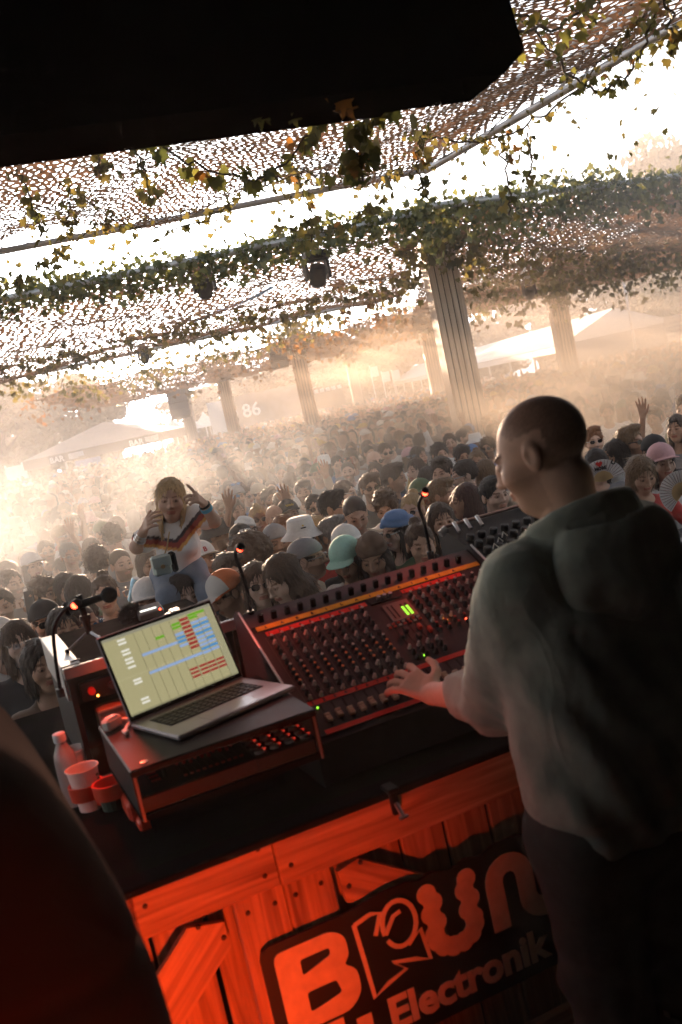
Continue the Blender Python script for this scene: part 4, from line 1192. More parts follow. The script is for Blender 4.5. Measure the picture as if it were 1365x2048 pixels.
# ---- rack case with devices
rk = empty('rack_case', bw(-.465, .77, TOP_Z + .003), PSI, 'flight-style rack case with metal corners left of the laptop', 'case')
RW, RD, RH = .52, .62, .366
b = MB(); b.box((RW / 2, RD / 2, RH - .012), (RW, RD, .024), bev=.006); b.build('lid', mat('case_lid', (.05, .045, .04), .6, vary=.15, spec=0.0), rk)
b = MB(); b.box((.008, RD / 2, RH / 2), (.016, RD, RH - .05)); b.box((RW - .008, RD / 2, RH / 2), (.016, RD, RH - .05)); b.box((RW / 2, RD - .01, RH / 2), (RW - .04, .016, RH - .05)); b.box((RW / 2, RD / 2, .012), (RW - .04, RD - .03, .018)); b.build('shell', M_dark, rk)
b = MB(); b.box((RW / 2, .004, RH - .014), (RW + .012, .016, .034), bev=.003); b.build('front_edging', M_alu, rk)
b = MB(); b.box((RW / 2, .004, .014), (RW + .012, .016, .026), bev=.003); b.build('front_edging', M_alu, rk)
b = MB(); b.box((.022, RD / 2 + .01, RH + .001), (.056, RD * .94, .006), bev=.002); b.box((-.004, RD / 2, RH - .05), (.006, RD * .9, .1)); b.build('side_edging', M_alu, rk)
b = MB(); b.box((.04, .06, RH + .006), (.03, .006, .004)); b.build('latch', M_dark, rk)
b = MB(); b.box((RW / 2, .03, RH - .085), (RW - .06, .02, .055), bev=.002); pn = b.build('upper_unit', M_dark, rk)
for (x, m) in [(.06, K_r), (.12, K_b), (.16, K_g), (.28, K_b)]:
    b = MB(); b.cyl((x, .02, RH - .085), (x, .002, RH - .085), .011, n=12); b.build('dial', m, pn)
for k in range(5):
    b = MB(); b.lathe([(.003, 0), (.003, .003), (0, .004)], 8, c=(.075 + .07 * k, .018, RH - .105), M=Matrix.Rotation(R(90), 3, 'X')); b.build('indicator', M_rled if k % 2 else M_oled, pn)
ai = empty('audio_interface', bw(-.40, .755, TOP_Z + .003 + .155), PSI, 'small red-lit audio interface with a white ring mark in the rack', 'interface')
b = MB(); b.box((.075, .045, .034), (.16, .09, .068), bev=.006); b.build('case', mat('interface_case', (.28, .16, .12), .4, .4), ai)
b = MB(); b.box((.075, -.003, .066), (.158, .006, .006)); b.build('front_lip', M_alu, ai)
b = MB(); n_ = 18
vs = [(.035 + r_ * math.cos(2 * math.pi * k / n_), y, .034 + r_ * math.sin(2 * math.pi * k / n_)) for y in (-.0025, .001) for r_ in (.005, .0105) for k in range(n_)]
fs = [(k, (k + 1) % n_, n_ + (k + 1) % n_, n_ + k) for k in range(n_)] + [(n_ + k, n_ + (k + 1) % n_, 3 * n_ + (k + 1) % n_, 3 * n_ + k) for k in range(n_)]
b.add(vs, fs); b.build('ring_mark', mat('ring_white', (.8, .8, .82), .4, emit=(.9, .9, 1), estr=.8), ai)
b = MB(); b.box((.20, .32, .06), (.36, .56, .10)); b.build('patch_unit', M_dark, rk)
# plugs and cables out of the rack
M_cab = mat('cable_black', (.015, .014, .014), .5); M_caw = mat('cable_white', (.7, .66, .6), .45); M_plug = mat('plug_brass', (.6, .45, .25), .35, .9)
def cable(pts, r, m, label, name='cable', plug=None):
    P = catmull([Vector(p) for p in pts], 8); base = P[0].copy()
    o = empty(name, base, 0, label, 'cable')
    t = MB(); t.tube([p - base for p in P], r, 7); t.build('cord', m, o, True)
    if plug:
        d = (P[0] - P[2]).normalized(); t = MB(); t.cyl(-d * .003, d * .03, r * 2.2, r * 1.9, 10); t.cyl(d * .03, d * .042, r * 1.1, n=8); t.build('plug', plug, o)
    return o
for k in range(5):
    a0 = -.405 + .036 * k
    cable([bw(a0, .735, TOP_Z + .115), bw(a0 + .005, .70, TOP_Z + .095), bw(-.34 + .03 * (k % 3), .655, TOP_Z + .035 + .01 * k), bw(-.30 + .02 * k, .62, TOP_Z + .012), bw(-.20 + .03 * k, .60, TOP_Z + .008)], .0035, M_cab if k % 2 else mat('cable_orange', (.45, .22, .1), .5), ['thin cable from the first brass plug below the audio interface', 'thin black cable from the second plug below the audio interface', 'thin cable from the middle plug below the audio interface', 'thin black cable from the fourth plug below the audio interface', 'thin cable from the last plug below the audio interface'][k], plug=M_plug)
cable([bw(-.47, .62, TOP_Z + .012), bw(-.40, .60, TOP_Z + .02), bw(-.33, .60, TOP_Z + .012), bw(-.22, .59, TOP_Z + .01)], .006, mat('cable_amber', (.6, .3, .12), .5), 'thick orange-lit cable lying at the foot of the rack')
# white power adapter with a lead
q = aty(228, 1462, 2.52); ad = empty('power_adapter', (q.x, q.y, LZ + .003), R(60), 'white plug adapter with a coiled lead beside the laptop', 'adapter')
b = MB(); b.box((0, 0, .016), (.055, .03, .03), bev=.006); b.build('body', M_caw, ad)
b = MB(); b.box((0, 0, .0325), (.03, .02, .002)); b.build('label_sticker', M_white, ad)
b = MB(); b.tube([Vector(p) for p in catmull([Vector((.02, .012, .012)), Vector((.045, .0, .008)), Vector((.04, -.03, .006)), Vector((.0, -.05, .006)), Vector((-.035, -.075, .006))], 6)], .0045, 7); b.build('lead', M_caw, ad, True)
b = MB(); b.box((-.04, -.08, .007), (.03, .013, .01), rot=(0, 0, R(60)), bev=.003); b.build('lead_plug', M_caw, ad)
# tangle of black cables between laptop and console
for k in range(4):
    cable([bw(.0, .62, TOP_Z + .03 + .02 * k), bw(.03, .68 + .02 * k, TOP_Z + .16), bw(.06 + .01 * k, .80, TOP_Z + .24 - .02 * k), bw(.045, .86 + .02 * k, TOP_Z + .12), bw(-.02 - .02 * k, .9, TOP_Z + .01)], .006, M_cab,
          ['black cable looping highest behind the laptop screen', 'black cable in the loop just under the highest one behind the laptop', 'black cable in the third loop behind the laptop', 'black cable in the lowest loop behind the laptop'][k])

# ---- microphone on a mini tripod
q = atz(185, 1292, TOP_Z + .003 + RH + .004)
mi = empty('microphone', (q.x, q.y, q.z), R(5), 'black microphone with a foam ball on a mini tripod atop the rack', 'microphone')
for an in (200, 320, 80):
    b = MB(); d = Vector((math.cos(R(an)), math.sin(R(an)), 0)); b.cyl((0, 0, .048), d * .075 + Vector((0, 0, .007)), .0042, n=8); b.build('leg', M_steel, mi)
    b = MB(); b.lathe([(.006, -.007), (.008, 0), (.005, .006)], 8, c=d * .077 + Vector((0, 0, .0075))); b.build('rubber_foot', M_black, mi)
b = MB(); b.tube([(0, 0, .04), (0, 0, .08), (0, 0, .1), (-.004, 0, .165)], [.009, .013, .010, .011], 10); b.lathe([(.016, .083), (.018, .09), (.016, .1)], 10); b.build('post', M_black, mi, True)
m0, m1 = aty(140, 1216, q.y - .01) - q, aty(205, 1194, q.y - .01) - q
Rm = Matrix.Rotation(R(-5), 3, 'Z')
m0, m1 = Rm @ m0, Rm @ m1
dm = (m1 - m0).normalized()
b = MB(); b.tube([m0, m0 + dm * .01, m0 + dm * .05, m1], [.010, .013, .0125, .0115], 12); b.build('barrel', M_black, mi, True)
b = MB(); c_ = m1 + dm * .022
bm2 = bmesh.new(); bmesh.ops.create_icosphere(bm2, subdivisions=3, radius=.0255)
me = bpy.data.meshes.new('foam_ball'); bm2.to_mesh(me); bm2.free(); me.materials.append(mat('foam', (.012, .012, .012), .95, bump=.5, bscale=400)); me.polygons.foreach_set('use_smooth', [True] * len(me.polygons))
link('foam_ball', me, mi, c_)
b = MB(); b.tube([m0 - dm * .012, m0 + dm * .0], [.022, .022], 14); b.build('shock_ring', M_black, mi, True)
# ---- recorder with furry windshield
q = atz(290, 1243, TOP_Z + .003 + RH + .006)
rc = empty('audio_recorder', (q.x, q.y, q.z), R(25), 'grey pocket recorder with a furry windshield on the rack case', 'recorder')
b = MB(); b.box((.02, -.01, .030), (.085, .055, .026), rot=(R(25), 0, 0), bev=.004); b.build('body', M_alu, rc)
b = MB(); b.box((.015, -.028, .0345), (.055, .001, .022), rot=(R(-52), 0, 0)); b.build('screen', mat('lcd', (.5, .5, .46), .3, emit=(.8, .8, .7), estr=.35), rc)
b = MB(); b.lathe([(.004, 0), (.004, .003), (0, .004)], 8, c=(.05, -.034, .03), M=Matrix.Rotation(R(70), 3, 'X')); b.build('record_led', M_rled, rc)
b = MB(); b.box((-.0, .02, .009), (.06, .04, .018)); b.build('foot', M_black, rc)
rr_ = np.random.default_rng(3); n_ = 1500
d = rr_.normal(size=(n_, 3)); d /= np.linalg.norm(d, axis=1)[:, None]; P0 = d * np.array([.035, .03, .028]) + np.array([-.035, .012, .032]); P0[:, 2] = np.maximum(P0[:, 2], .006)
tip = P0 + d * rr_.uniform(.006, .016, (n_, 1)) + rr_.normal(0, .003, (n_, 3)); tip[:, 2] = np.maximum(tip[:, 2], .004); sd_ = np.cross(d, rr_.normal(size=(n_, 3))); sd_ /= np.linalg.norm(sd_, axis=1)[:, None]
v = np.stack([P0 - sd_ * .0016, P0 + sd_ * .0016, tip], 1).reshape(-1, 3)
link('furry_windshield', np_mesh('fur', v, np.arange(3 * n_).reshape(n_, 3), mat('fur_grey', (.12, .11, .10), .9), False), rc)['kind'] = 'stuff'
b = MB(); bm2 = bmesh.new(); bmesh.ops.create_icosphere(bm2, subdivisions=2, radius=1); me = bpy.data.meshes.new('windshield_core'); bm2.to_mesh(me); bm2.free(); me.materials.append(MATS['fur_grey'])
link('windshield_core', me, rc, (-.035, .012, .034), None, (.036, .031, .028))
# keys / small clutter next to the recorder
q = atz(345, 1232, TOP_Z + .003 + RH + .006); o = empty('key_bunch', q, .4, 'small pile of pale papers and clips beside the recorder', 'clutter')
for k in range(4):
    b = MB(); b.box((.015 * k - .03, .004 * k, .003 + .0042 * k), (.055, .03, .004), rot=(0, 0, .5 * k), bev=.001); b.build('card', M_caw if k % 2 else M_dark, o)

# ---- bottle, cups and red cup holder
def cup(px, py, zr, label, rim=.046, liquid=None, h=.125):
    q = atz(px, py, zr); zb = max(TOP_Z + .004, zr - h)
    o = empty('plastic_cup', (q.x, q.y, zb), 0, label, 'cup'); H = zr - zb
    r0 = rim * .68
    b = MB(); nn = 22
    prof = [(.0, .001), (r0, .001), (rim - .003, H - .004), (rim + .001, H - .002), (rim, H), (rim - .003, H - .001), (r0 - .002, .004), (.0, .004)]
    b.lathe(prof, nn); b.build('wall', mat('cup_clear', (.9, .86, .80), .3, spec=.3, alpha=.7), o, True)
    b = MB()
    for k in range(26):
        an, z = random.uniform(0, 6.28), random.uniform(.25, .8) * H; rr = r0 + (rim - .003 - r0) * (z / H) + .0008
        b.box((rr * math.cos(an), rr * math.sin(an), z), (.001, random.uniform(.006, .016), random.uniform(.005, .014)), rot=(0, 0, an))
    b.build('printed_leaves', mat('cup_print', (.03, .16, .05), .5), o)
    if liquid:
        b = MB(); b.lathe([(0, .006), (r0 - .003, .006), (rim - .008, H * .72), (0, H * .72)], 18); b.build('drink', liquid, o, True)
    return o
cup(143, 1498, 1.705, 'clear plastic cup half full of amber drink behind the other cup', liquid=mat('amber_drink', (.55, .22, .04), .1, trans=.3))
cup(163, 1534, 1.705, 'clear printed plastic cup held in the red holder')
q = atz(117, 1466, 1.795); bt = empty('water_bottle', (q.x, q.y, TOP_Z + .004), 0, 'clear water bottle with a white cap behind the cups', 'bottle')
H = 1.795 - TOP_Z - .004
b = MB(); b.lathe([(0, 0), (.030, 0), (.032, .01), (.031, H * .62), (.028, H * .72), (.014, H * .86), (.0135, H * .9)], 20); b.build('body', mat('bottle_clear', (.75, .72, .70), .15, trans=.5, alpha=.8), bt, True)
b = MB(); b.lathe([(.017, H * .88), (.018, H * .9), (.0175, H - .002), (.015, H), (0, H)], 18); b.build('cap', M_white, bt, True)
q2 = atz(163, 1534, 1.705); q1 = atz(200, 1572, 1.66)
M_hold = mat('red_plastic', (.75, .06, .02), .4)
ch = empty('cup_holder', (q2.x, q2.y, TOP_Z + .004), PSI, 'bright red plastic double cup holder clamped to the counter', 'cup holder')
def ring(cx, cy, z0, z1, r0, r1, n=24):
    b = MB(); vs = []
    for r_, z in ((r0, z0), (r1, z0), (r1 + .002, z1), (r0 + .002, z1)):
        vs += [(cx + r_ * math.cos(2 * math.pi * k / n), cy + r_ * math.sin(2 * math.pi * k / n), z) for k in range(n)]
    b.add(vs, [(i * n + k, i * n + (k + 1) % n, ((i + 1) % 4) * n + (k + 1) % n, ((i + 1) % 4) * n + k) for i in range(4) for k in range(n)])
    return b
ring(0, 0, .035, .075, .041, .047).build('ring', M_hold, ch, True)
ring(.055, -.085, .045, .085, .041, .047).build('ring', M_hold, ch, True)
b = MB(); b.box((.035, -.035, .03), (.03, .1, .045), rot=(0, 0, R(30)), bev=.006); b.build('bracket', M_hold, ch)
b = MB(); b.box((.09, -.165, .03), (.042, .13, .05), bev=.008); b.box((.10, -.245, .004), (.036, .07, .03), bev=.006); b.build('clamp_arm', M_hold, ch)
b = MB(); b.lathe([(0, .012), (.034, .012), (.036, .06), (0, .062)], 16, c=(.055, -.085, 0)); b.build('dark_insert', mat('holder_insert', (.03, .05, .03), .8), ch)

# ---- second desk beyond the console, partly hidden by the performer
rm = empty('rack_mixer', bw(1.075, .93, TOP_Z + .003), PSI, 'black desktop mixer with chrome jacks beyond the console', 'mixer')
b = MB(); sd = [(0, 0), (0, .24), (.36, .375), (.40, .36), (.40, 0)]
b.add([(x, y, z) for x in (0, .5) for y, z in sd], [(0, 1, 2, 3, 4), (9, 8, 7, 6, 5)] + [(i, 5 + i, 5 + (i + 1) % 5, (i + 1) % 5) for i in range(5)]); b.build('case', M_dark, rm)
tm = math.atan2(.135, .36)
def rp(u, v, w=0): return Vector((u, v * math.cos(tm) - w * math.sin(tm), .24 + v * math.sin(tm) + w * math.cos(tm)))
b = MB(); b.cyl(rp(-.012, .372, .01), rp(.51, .372, .01), .007, n=8); b.build('rear_bar', mat('bar_copper', (.5, .3, .25), .35, .9), rm)
b = MB(); b.lathe([(.0155, 0), (.0155, .02), (.011, .024)], 12); kn2 = b.mesh('knob', K_b, True)
for r_ in range(4):
    for k in range(9): link('knob', kn2, rm, rp(.04 + .052 * k, .06 + .06 * r_, .002), (tm, 0, 0))
for k in range(9):
    if k in (3, 4, 5): continue
    b = MB(); b.cyl(rp(.03 + .052 * k, .30, .012), rp(.035 + .052 * k, .352, .03), .0075, n=9); b.build('jack_plug', M_steel, rm)
for k in range(6):
    b = MB(); b.tube([rp(.05 + .04 * k, .10 + .03 * (k % 3), .022), rp(.065 + .04 * k, .115 + .03 * (k % 3), .034), rp(.075 + .04 * k, .10 + .03 * (k % 3), .022)], .003, 6); b.build('clip_wire', M_caw, rm)
b = MB(); b.cyl(rp(-.03, .345, .0), rp(.0, .352, .012), .014, n=12); b.build('side_knob', M_alu, rm)
b = MB(); b.lathe([(.009, 0), (.009, .008), (.004, .011), (0, .011)], 10); b.build('red_button', M_rdim, rm, loc=rp(.10, .05, .002), rot=(tm, 0, 0))
b = MB(); b.lathe([(.009, 0), (.009, .008), (.004, .011), (0, .011)], 10); b.build('white_button', M_caw, rm, loc=rp(.125, .055, .002), rot=(tm, 0, 0))
# black player with a white corner at the right end of the counter
q = atz(1352, 1092, TOP_Z + .06); o = empty('media_player', (q.x + .14, q.y - .05, TOP_Z + .003), PSI, 'black media player with a white edge on the green turf', 'player')
b = MB(); b.box((0, 0, .045), (.3, .34, .085), bev=.008); b.build('case', M_dark, o); b = MB(); b.box((0, -.171, .075), (.3, .006, .012)); b.build('edge_strip', M_white, o)
b = MB(); b.lathe([(.1, 0), (.1, .01), (.09, .014), (0, .014)], 24, c=(0, -.03, .0885)); b.build('jog_wheel', M_black, o, True)
b = MB(); b.box((0, .12, .093), (.2, .07, .01), rot=(R(20), 0, 0)); b.build('screen', M_black, o)

# ---- big monitor speaker at the near left
def spk_f(p):
    x, y, z = p
    t = np.clip(z / 1.62, 0, 1)
    hw = .30 - .16 * np.clip((z - 1.02) / .58, 0, 1) ** 2.2
    q = [np.abs(x) - hw + .09, np.abs(y) - .30 + .09, np.abs(z - .80) - .80 + .16]
    d = np.sqrt(np.maximum(q[0], 0) ** 2 + np.maximum(q[1], 0) ** 2 + np.maximum(q[2], 0) ** 2 * .6) + np.minimum(np.maximum(q[0], np.maximum(q[1], q[2])), 0) - .09
    d = np.maximum(d, .012 * (np.abs(z - 1.20) < .006) * 0 + d)
    return d + .012 * np.exp(-((z - 1.22 - .10 * y) / .008) ** 2)
v, f = surf(spk_f, lin(-.36, .36, .02), lin(-.36, .36, .02), grid_nu([(-.02, .9, .04), (.9, 1.72, .0125)]))
sp = empty('monitor_speaker', (-.735, 1.36, STAGE_Z + .002), R(24), 'large dark moulded monitor speaker standing close on the stage', 'speaker')
v[:, 2] = np.maximum(v[:, 2], 0)
link('cabinet', np_mesh('cabinet', v, f, mat('speaker_shell', (.12, .075, .062), .6, vary=.2, vscale=4, bump=.25, bscale=250, spec=0.0)), sp)
b = MB(); b.tube([(.2735, -.2735, z) for z in np.linspace(.15, 1.0, 12)], .006, 6); b.build('corner_trim', mat('speaker_trim', (.12, .09, .08), .4), sp, True)
b = MB(); b.prism([(0, 0), (.05, .028), (.052, .018), (.018, -.002), (.02, -.03), (.008, -.034)], -.002, .002, Matrix.Translation((.06, -.302, 1.06)) @ Matrix.Rotation(math.pi / 2, 4, 'X')); b.build('maker_mark', mat('mark_copper', (.5, .3, .18), .4, .8), sp)
for k in range(2):
    b = MB(); b.box((0, -.285, .30 + .4 * k), (.42, .05, .34), bev=.02); b.build('grille', MATS['grille'], sp)

# ---- red stage lamp that lights the pine boards
o = empty('red_stage_lamp', (-.34, 1.20, STAGE_Z + .002), R(-70), 'red LED lamp on a short stand low on the stage facing the booth', 'lamp')
b = MB(); b.lathe([(.14, 0), (.14, .012), (.02, .02)], 16); b.cyl((0, 0, .015), (0, 0, .20), .012, n=8); b.build('stand', M_dark, o)
b = MB(); b.lathe([(.05, -.09), (.075, -.07), (.075, .05), (.08, .06)], 16, c=(0, 0, .27), M=Matrix.Rotation(R(-90), 3, 'X')); b.build('housing', M_lampb, o, True)
b = MB(); b.lathe([(.072, .052), (.05, .056), (0, .057)], 16, c=(0, 0, .27), M=Matrix.Rotation(R(-90), 3, 'X')); b.build('lens', M_rled, o, True)
ld = bpy.data.lights.new('red_beam', 'SPOT'); ld.energy = 11.5; ld.color = (1, .066, .009); ld.spot_size = R(92); ld.spot_blend = 1.0; ld.shadow_soft_size = .05
tgt = bw(-.44, 0, 1.38); src = Vector((-.34, 1.20, STAGE_Z + .28))
dd = (tgt - src).normalized()
lo = bpy.data.objects.new('red_beam', ld); col.objects.link(lo); lo.parent = o
o_inv = (Matrix.Translation(o.location) @ Matrix.Rotation(R(-70), 4, 'Z')).inverted()
lo.matrix_local = o_inv @ (Matrix.Translation(src + dd * .1) @ dd.to_track_quat('-Z', 'Y').to_matrix().to_4x4())
# second, unseen lamp added only to brighten the speaker
t2 = empty('red_stage_lamp', (-.05, .45, STAGE_Z + .002), R(-50), 'unseen red LED lamp added to brighten the monitor speaker', 'lamp')
for ch_ in list(o.children):
    if ch_.type == 'MESH': link(ch_.name.split('.')[0], ch_.data, t2)
ld2 = ld.copy(); ld2.energy = 1.4; ld2.spot_size = R(44)
src2 = Vector((-.05, .45, STAGE_Z + .28)); d2 = (Vector((-.60, 1.08, 1.72)) - src2).normalized()
lo2 = bpy.data.objects.new('red_beam', ld2); col.objects.link(lo2); lo2.parent = t2
lo2.matrix_local = (Matrix.Translation(t2.location) @ Matrix.Rotation(R(-50), 4, 'Z')).inverted() @ (Matrix.Translation(src2 + d2 * .1) @ d2.to_track_quat('-Z', 'Y').to_matrix().to_4x4())
# flight case corner low at the right
o = empty('flight_case', bw(.86, -.50, STAGE_Z + .002), PSI + R(12), 'black flight case with a bright aluminium edge low on the stage', 'case')
b = MB(); b.box((0, 0, .17), (.6, .35, .33), bev=.004); b.build('box', mat('case_black', (.015, .015, .018), .4), o)
for sy in (-1, 1):
    b = MB(); b.box((0, sy * .176, .335), (.604, .014, .014)); b.build('edge_trim', M_alu, o)
# ------------------------------------------------------------------ people: implicit bodies
class Field:
    def __init__(s, xs, ys, zs):
        s.xs, s.ys, s.zs = [np.asarray(a, float) for a in (xs, ys, zs)]
        s.d = np.full((len(xs), len(ys), len(zs)), .5, np.float32)
    def blk(s, lo, hi, m=.07):
        sl, ax = [], []
        for a, l, h in zip((s.xs, s.ys, s.zs), lo, hi):
            i, j = np.searchsorted(a, l - m), np.searchsorted(a, h + m)
            sl.append(slice(i, j)); ax.append(a[i:j])
        p = (ax[0][:, None, None], ax[1][None, :, None], ax[2][None, None, :])
        return tuple(sl), p
    def put(s, fn, lo, hi, k=.02, op='u'):
        sl, p = s.blk(lo, hi)
        if any(q.start >= q.stop for q in sl): return s
        e = fn(p); o = s.d[sl]
        if op == 'u': s.d[sl] = smin(o, e, k)
        else: s.d[sl] = smax(o, -e, k)
        return s
    def cap(s, a, b, r0, r1=None, k=.02, sq=None):
        r1 = r0 if r1 is None else r1; r = max(r0, r1) * 1.3
        lo = [min(x, y) - r for x, y in zip(a, b)]; hi = [max(x, y) + r for x, y in zip(a, b)]
        return s.put(lambda p: s_cap(p, a, b, r0, r1, sq), lo, hi, k)
    def ell(s, c, r, k=.03, op='u', frame=None):
        R_ = max(r)
        if frame is None:
            return s.put(lambda p: s_ell(p, c, r), [c[i] - r[i] for i in range(3)], [c[i] + r[i] for i in range(3)], k, op)
        O, M = frame
        w = np.array(O) + M @ np.array(c)
        return s.put(lambda p: s_ell(loc_(p, O, M), c, r), w - R_, w + R_, k, op)
    def mesh(s, name, m, tint=None, flt=None):
        v, f = surf_d(s.d, s.xs, s.ys, s.zs)
        if flt is not None: v = flt(v)
        return np_mesh(name, v, f, m, True, tint(v) if tint else None)
def loc_(p, O, M):
    q = [p[i] - O[i] for i in range(3)]
    return [M[0, i] * q[0] + M[1, i] * q[1] + M[2, i] * q[2] for i in range(3)]
def rotm(yaw=0, pitch=0, roll=0):
    """head frame: yaw about z, then nod (positive = look down), then tilt"""
    return np.array(Matrix.Rotation(yaw, 3, 'Z') @ Matrix.Rotation(pitch, 3, 'X') @ Matrix.Rotation(roll, 3, 'Y'))

def add_head(F, O, M, female=False, s=1.0, nose=1.0, k=1.0):
    fr = (np.array(O, float), np.array(M) * 1.0)
    def E(c, r, kk=.02, op='u'): F.ell(tuple(np.array(c) * s), tuple(np.array(r) * s), kk * s, op, fr)
    jw = (.055 if female else .060) + random.uniform(-.003, .005)
    E((0, .014, .032), (.075, .096, .084), .01)
    E((0, -.022, -.03), (jw, .068, .086), .03)
    E((0, -.052, -.088), (.026 if female else .033, .03, .024), .03)
    for x in (-1, 1):
        E((x * .040, -.054, -.026), (.026, .028, .026), .025)
        E((x * .031, -.110, .004), (.020, .030, .0125), .012, 'd')
    if not female: E((0, -.083, .022), (.045, .012, .008), .014)
    for x in (-1, 1): E((x * .031, -.0775, .003), (.0125, .0125, .0115), .003)
    E((0, -.096, -.006), (.0085, .014 * nose, .024), .012)
    E((0, -.106 - .004 * (nose - 1), -.028), (.0115, .0145 * nose, .0105), .010)
    for x in (-1, 1): E((x * .011, -.096, -.031), (.008, .010, .0075), .006)
    E((0, -.089, -.0555), (.022, .011, .0055), .007)
    E((0, -.088, -.0655), (.019, .011, .0062), .006)
    E((0, -.093, -.0605), (.020, .006, .0014), .003, 'd')
    for x in (-1, 1):
        E((x * .077, .012, -.004), (.0095, .020, .032), .008)
        E((x * .0865, .007, .001), (.006, .011, .019), .003, 'd')
def head_tint(v, O, M, female=False, brow=(.38, .30, .25), stubble=0.0, buzz=None, s=1.0):
    q = ((v - np.array(O)) @ np.array(M)) / s
    x, y, z = q.T; ax = np.abs(x)
    t = np.ones((len(v), 3), np.float32)
    rad = np.sqrt(x * x + y * y + z * z)
    inhead = (rad < .16) & (z > -.13)
    if stubble:
        m = inhead & (y < .0) & (z < -.036 + .10 * np.clip(ax - .045, 0, 1)) & (z > -.125)
        t[m] *= 1 - stubble * np.array([.55, .6, .62])
    if buzz is not None:
        hl = .052 + .25 * np.maximum(0, y + .05) * -1
        m = inhead & (z > hl) & ~((y < -.07)) & (rad > .05)
        t[m] = t[m] * np.array(buzz)
    fr = inhead & (y < -.055)
    m = fr & (ax < .025) & (z > -.0705) & (z < -.050); t[m] = np.array([.72, .42, .40]) if female else np.array([.80, .58, .54])
    m = fr & (np.abs(z - .022 - .004 * (ax > .02)) < .0042) & (ax > .013) & (ax < .048); t[m] = brow
    e = np.hypot((ax - .031) / .0145, (z - .003) / .0075)
    t[fr & (e < 1.15)] = (.50, .42, .38); t[fr & (e < .8)] = (.72, .68, .66)
    t[fr & (np.hypot(ax - .031, z - .003) < .0056)] = (.07, .05, .04)
    return t
def add_hand(F, w, d, nrm, side=1, curl=.5, s=1.0, spread=.16, thumb=.6, point=False):
    """w wrist, d finger direction, nrm back-of-hand direction, side=+1 thumb on the +cross(d,nrm) side"""
    w, d, n = Vector(w), Vector(d).normalized(), Vector(nrm); n = (n - d * n.dot(d)).normalized(); t = d.cross(n) * side
    kn = []
    for i, o in enumerate((.030, .010, -.010, -.029)):
        kp = w + d * (.088 - .004 * abs(i - 1)) * s + t * o * s; kn.append(kp)
        F.cap(w + t * o * .5 * s, kp, .0125 * s, .0105 * s, .012)
    for i, kp in enumerate(kn):
        L = (.042, .047, .044, .034)[i] * s
        c = curl * (0.15 if point and i == 0 else 1.0)
        if point and i > 0: c = 1.35
        dd = (d + t * (1.2 - i * .8) * spread).normalized()
        p = kp; a = c * .55
        for j, (l, r) in enumerate(((L, .0100), (L * .62, .0092), (L * .52, .0082))):
            v = (dd * math.cos(a) - n * math.sin(a)); q = p + v * l
            F.cap(p, q, r * s, r * .92 * s, .004); p = q; a += c * .75
    b = w + d * .028 * s + t * .022 * s
    k1 = b + (d * .6 + t * thumb - n * .2).normalized() * .042 * s; k2 = k1 + (d * .85 + t * thumb * .55 - n * .1).normalized() * .034 * s; k3 = k2 + (d + t * .15).normalized() * .026 * s
    F.cap(b, k1, .015 * s, .012 * s, .012); F.cap(k1, k2, .0115 * s, .010 * s, .006); F.cap(k2, k3, .0098 * s, .008 * s, .004)

def body_prims(F, female, g=0.0, parts='all', k=.04):
    """trunk of a standing adult facing -Y; g grows it for clothing"""
    if female:
        F.ell((0, .0, 1.29), (.142 + g, .095 + g, .19 + g), k); F.ell((0, .005, 1.10), (.118 + g, .088 + g, .15 + g), .05); F.ell((0, .012, .93), (.165 + g, .115 + g, .15 + g), .06)
        for x in (-1, 1): F.ell((x * .062, -.075, 1.27), (.058 + g * .6, .052 + g * .6, .055 + g * .6), .03)
        F.cap((-.130, .016, 1.415), (.130, .016, 1.415), .040 + g, None, .04); F.cap((0, .02, 1.43), (0, .02, 1.50), .055 + g, .04 + g, .05)
    else:
        F.ell((0, .0, 1.27), (.172 + g, .115 + g, .20 + g), k); F.ell((0, .0, 1.08), (.148 + g, .105 + g, .17 + g), .05); F.ell((0, .01, .94), (.158 + g, .112 + g, .14 + g), .06)
        F.cap((-.155, .016, 1.415), (.155, .016, 1.415), .047 + g, None, .04)
        F.ell((0, .03, 1.46), (.10 + g, .05 + g, .05 + g), .05)
POSES = {
    'down': [((-.25, .03, 1.14), (-.25, -.07, .90), None), ((.25, .03, 1.14), (.25, -.07, .90), None)],
    'fold': [((-.25, .02, 1.15), (-.07, -.20, 1.20), None), ((.25, .02, 1.15), (.09, -.21, 1.13), None)],
    'wave': [((-.25, .03, 1.14), (-.25, -.07, .90), None), ((.31, -.05, 1.52), (.27, -.12, 1.77), (0, 0, 1))],
    'both': [((-.33, -.05, 1.55), (-.24, -.12, 1.80), (.1, 0, 1)), ((.34, -.05, 1.50), (.26, -.14, 1.74), (-.1, 0, 1))],
    'phone': [((-.25, .03, 1.14), (-.25, -.07, .90), None), ((.28, -.12, 1.33), (.21, -.24, 1.57), (-.12, -.1, 1))],
    'lean': [((-.25, -.16, 1.22), (-.17, -.40, 1.10), None), ((.25, -.16, 1.22), (.17, -.42, 1.12), None)],
}
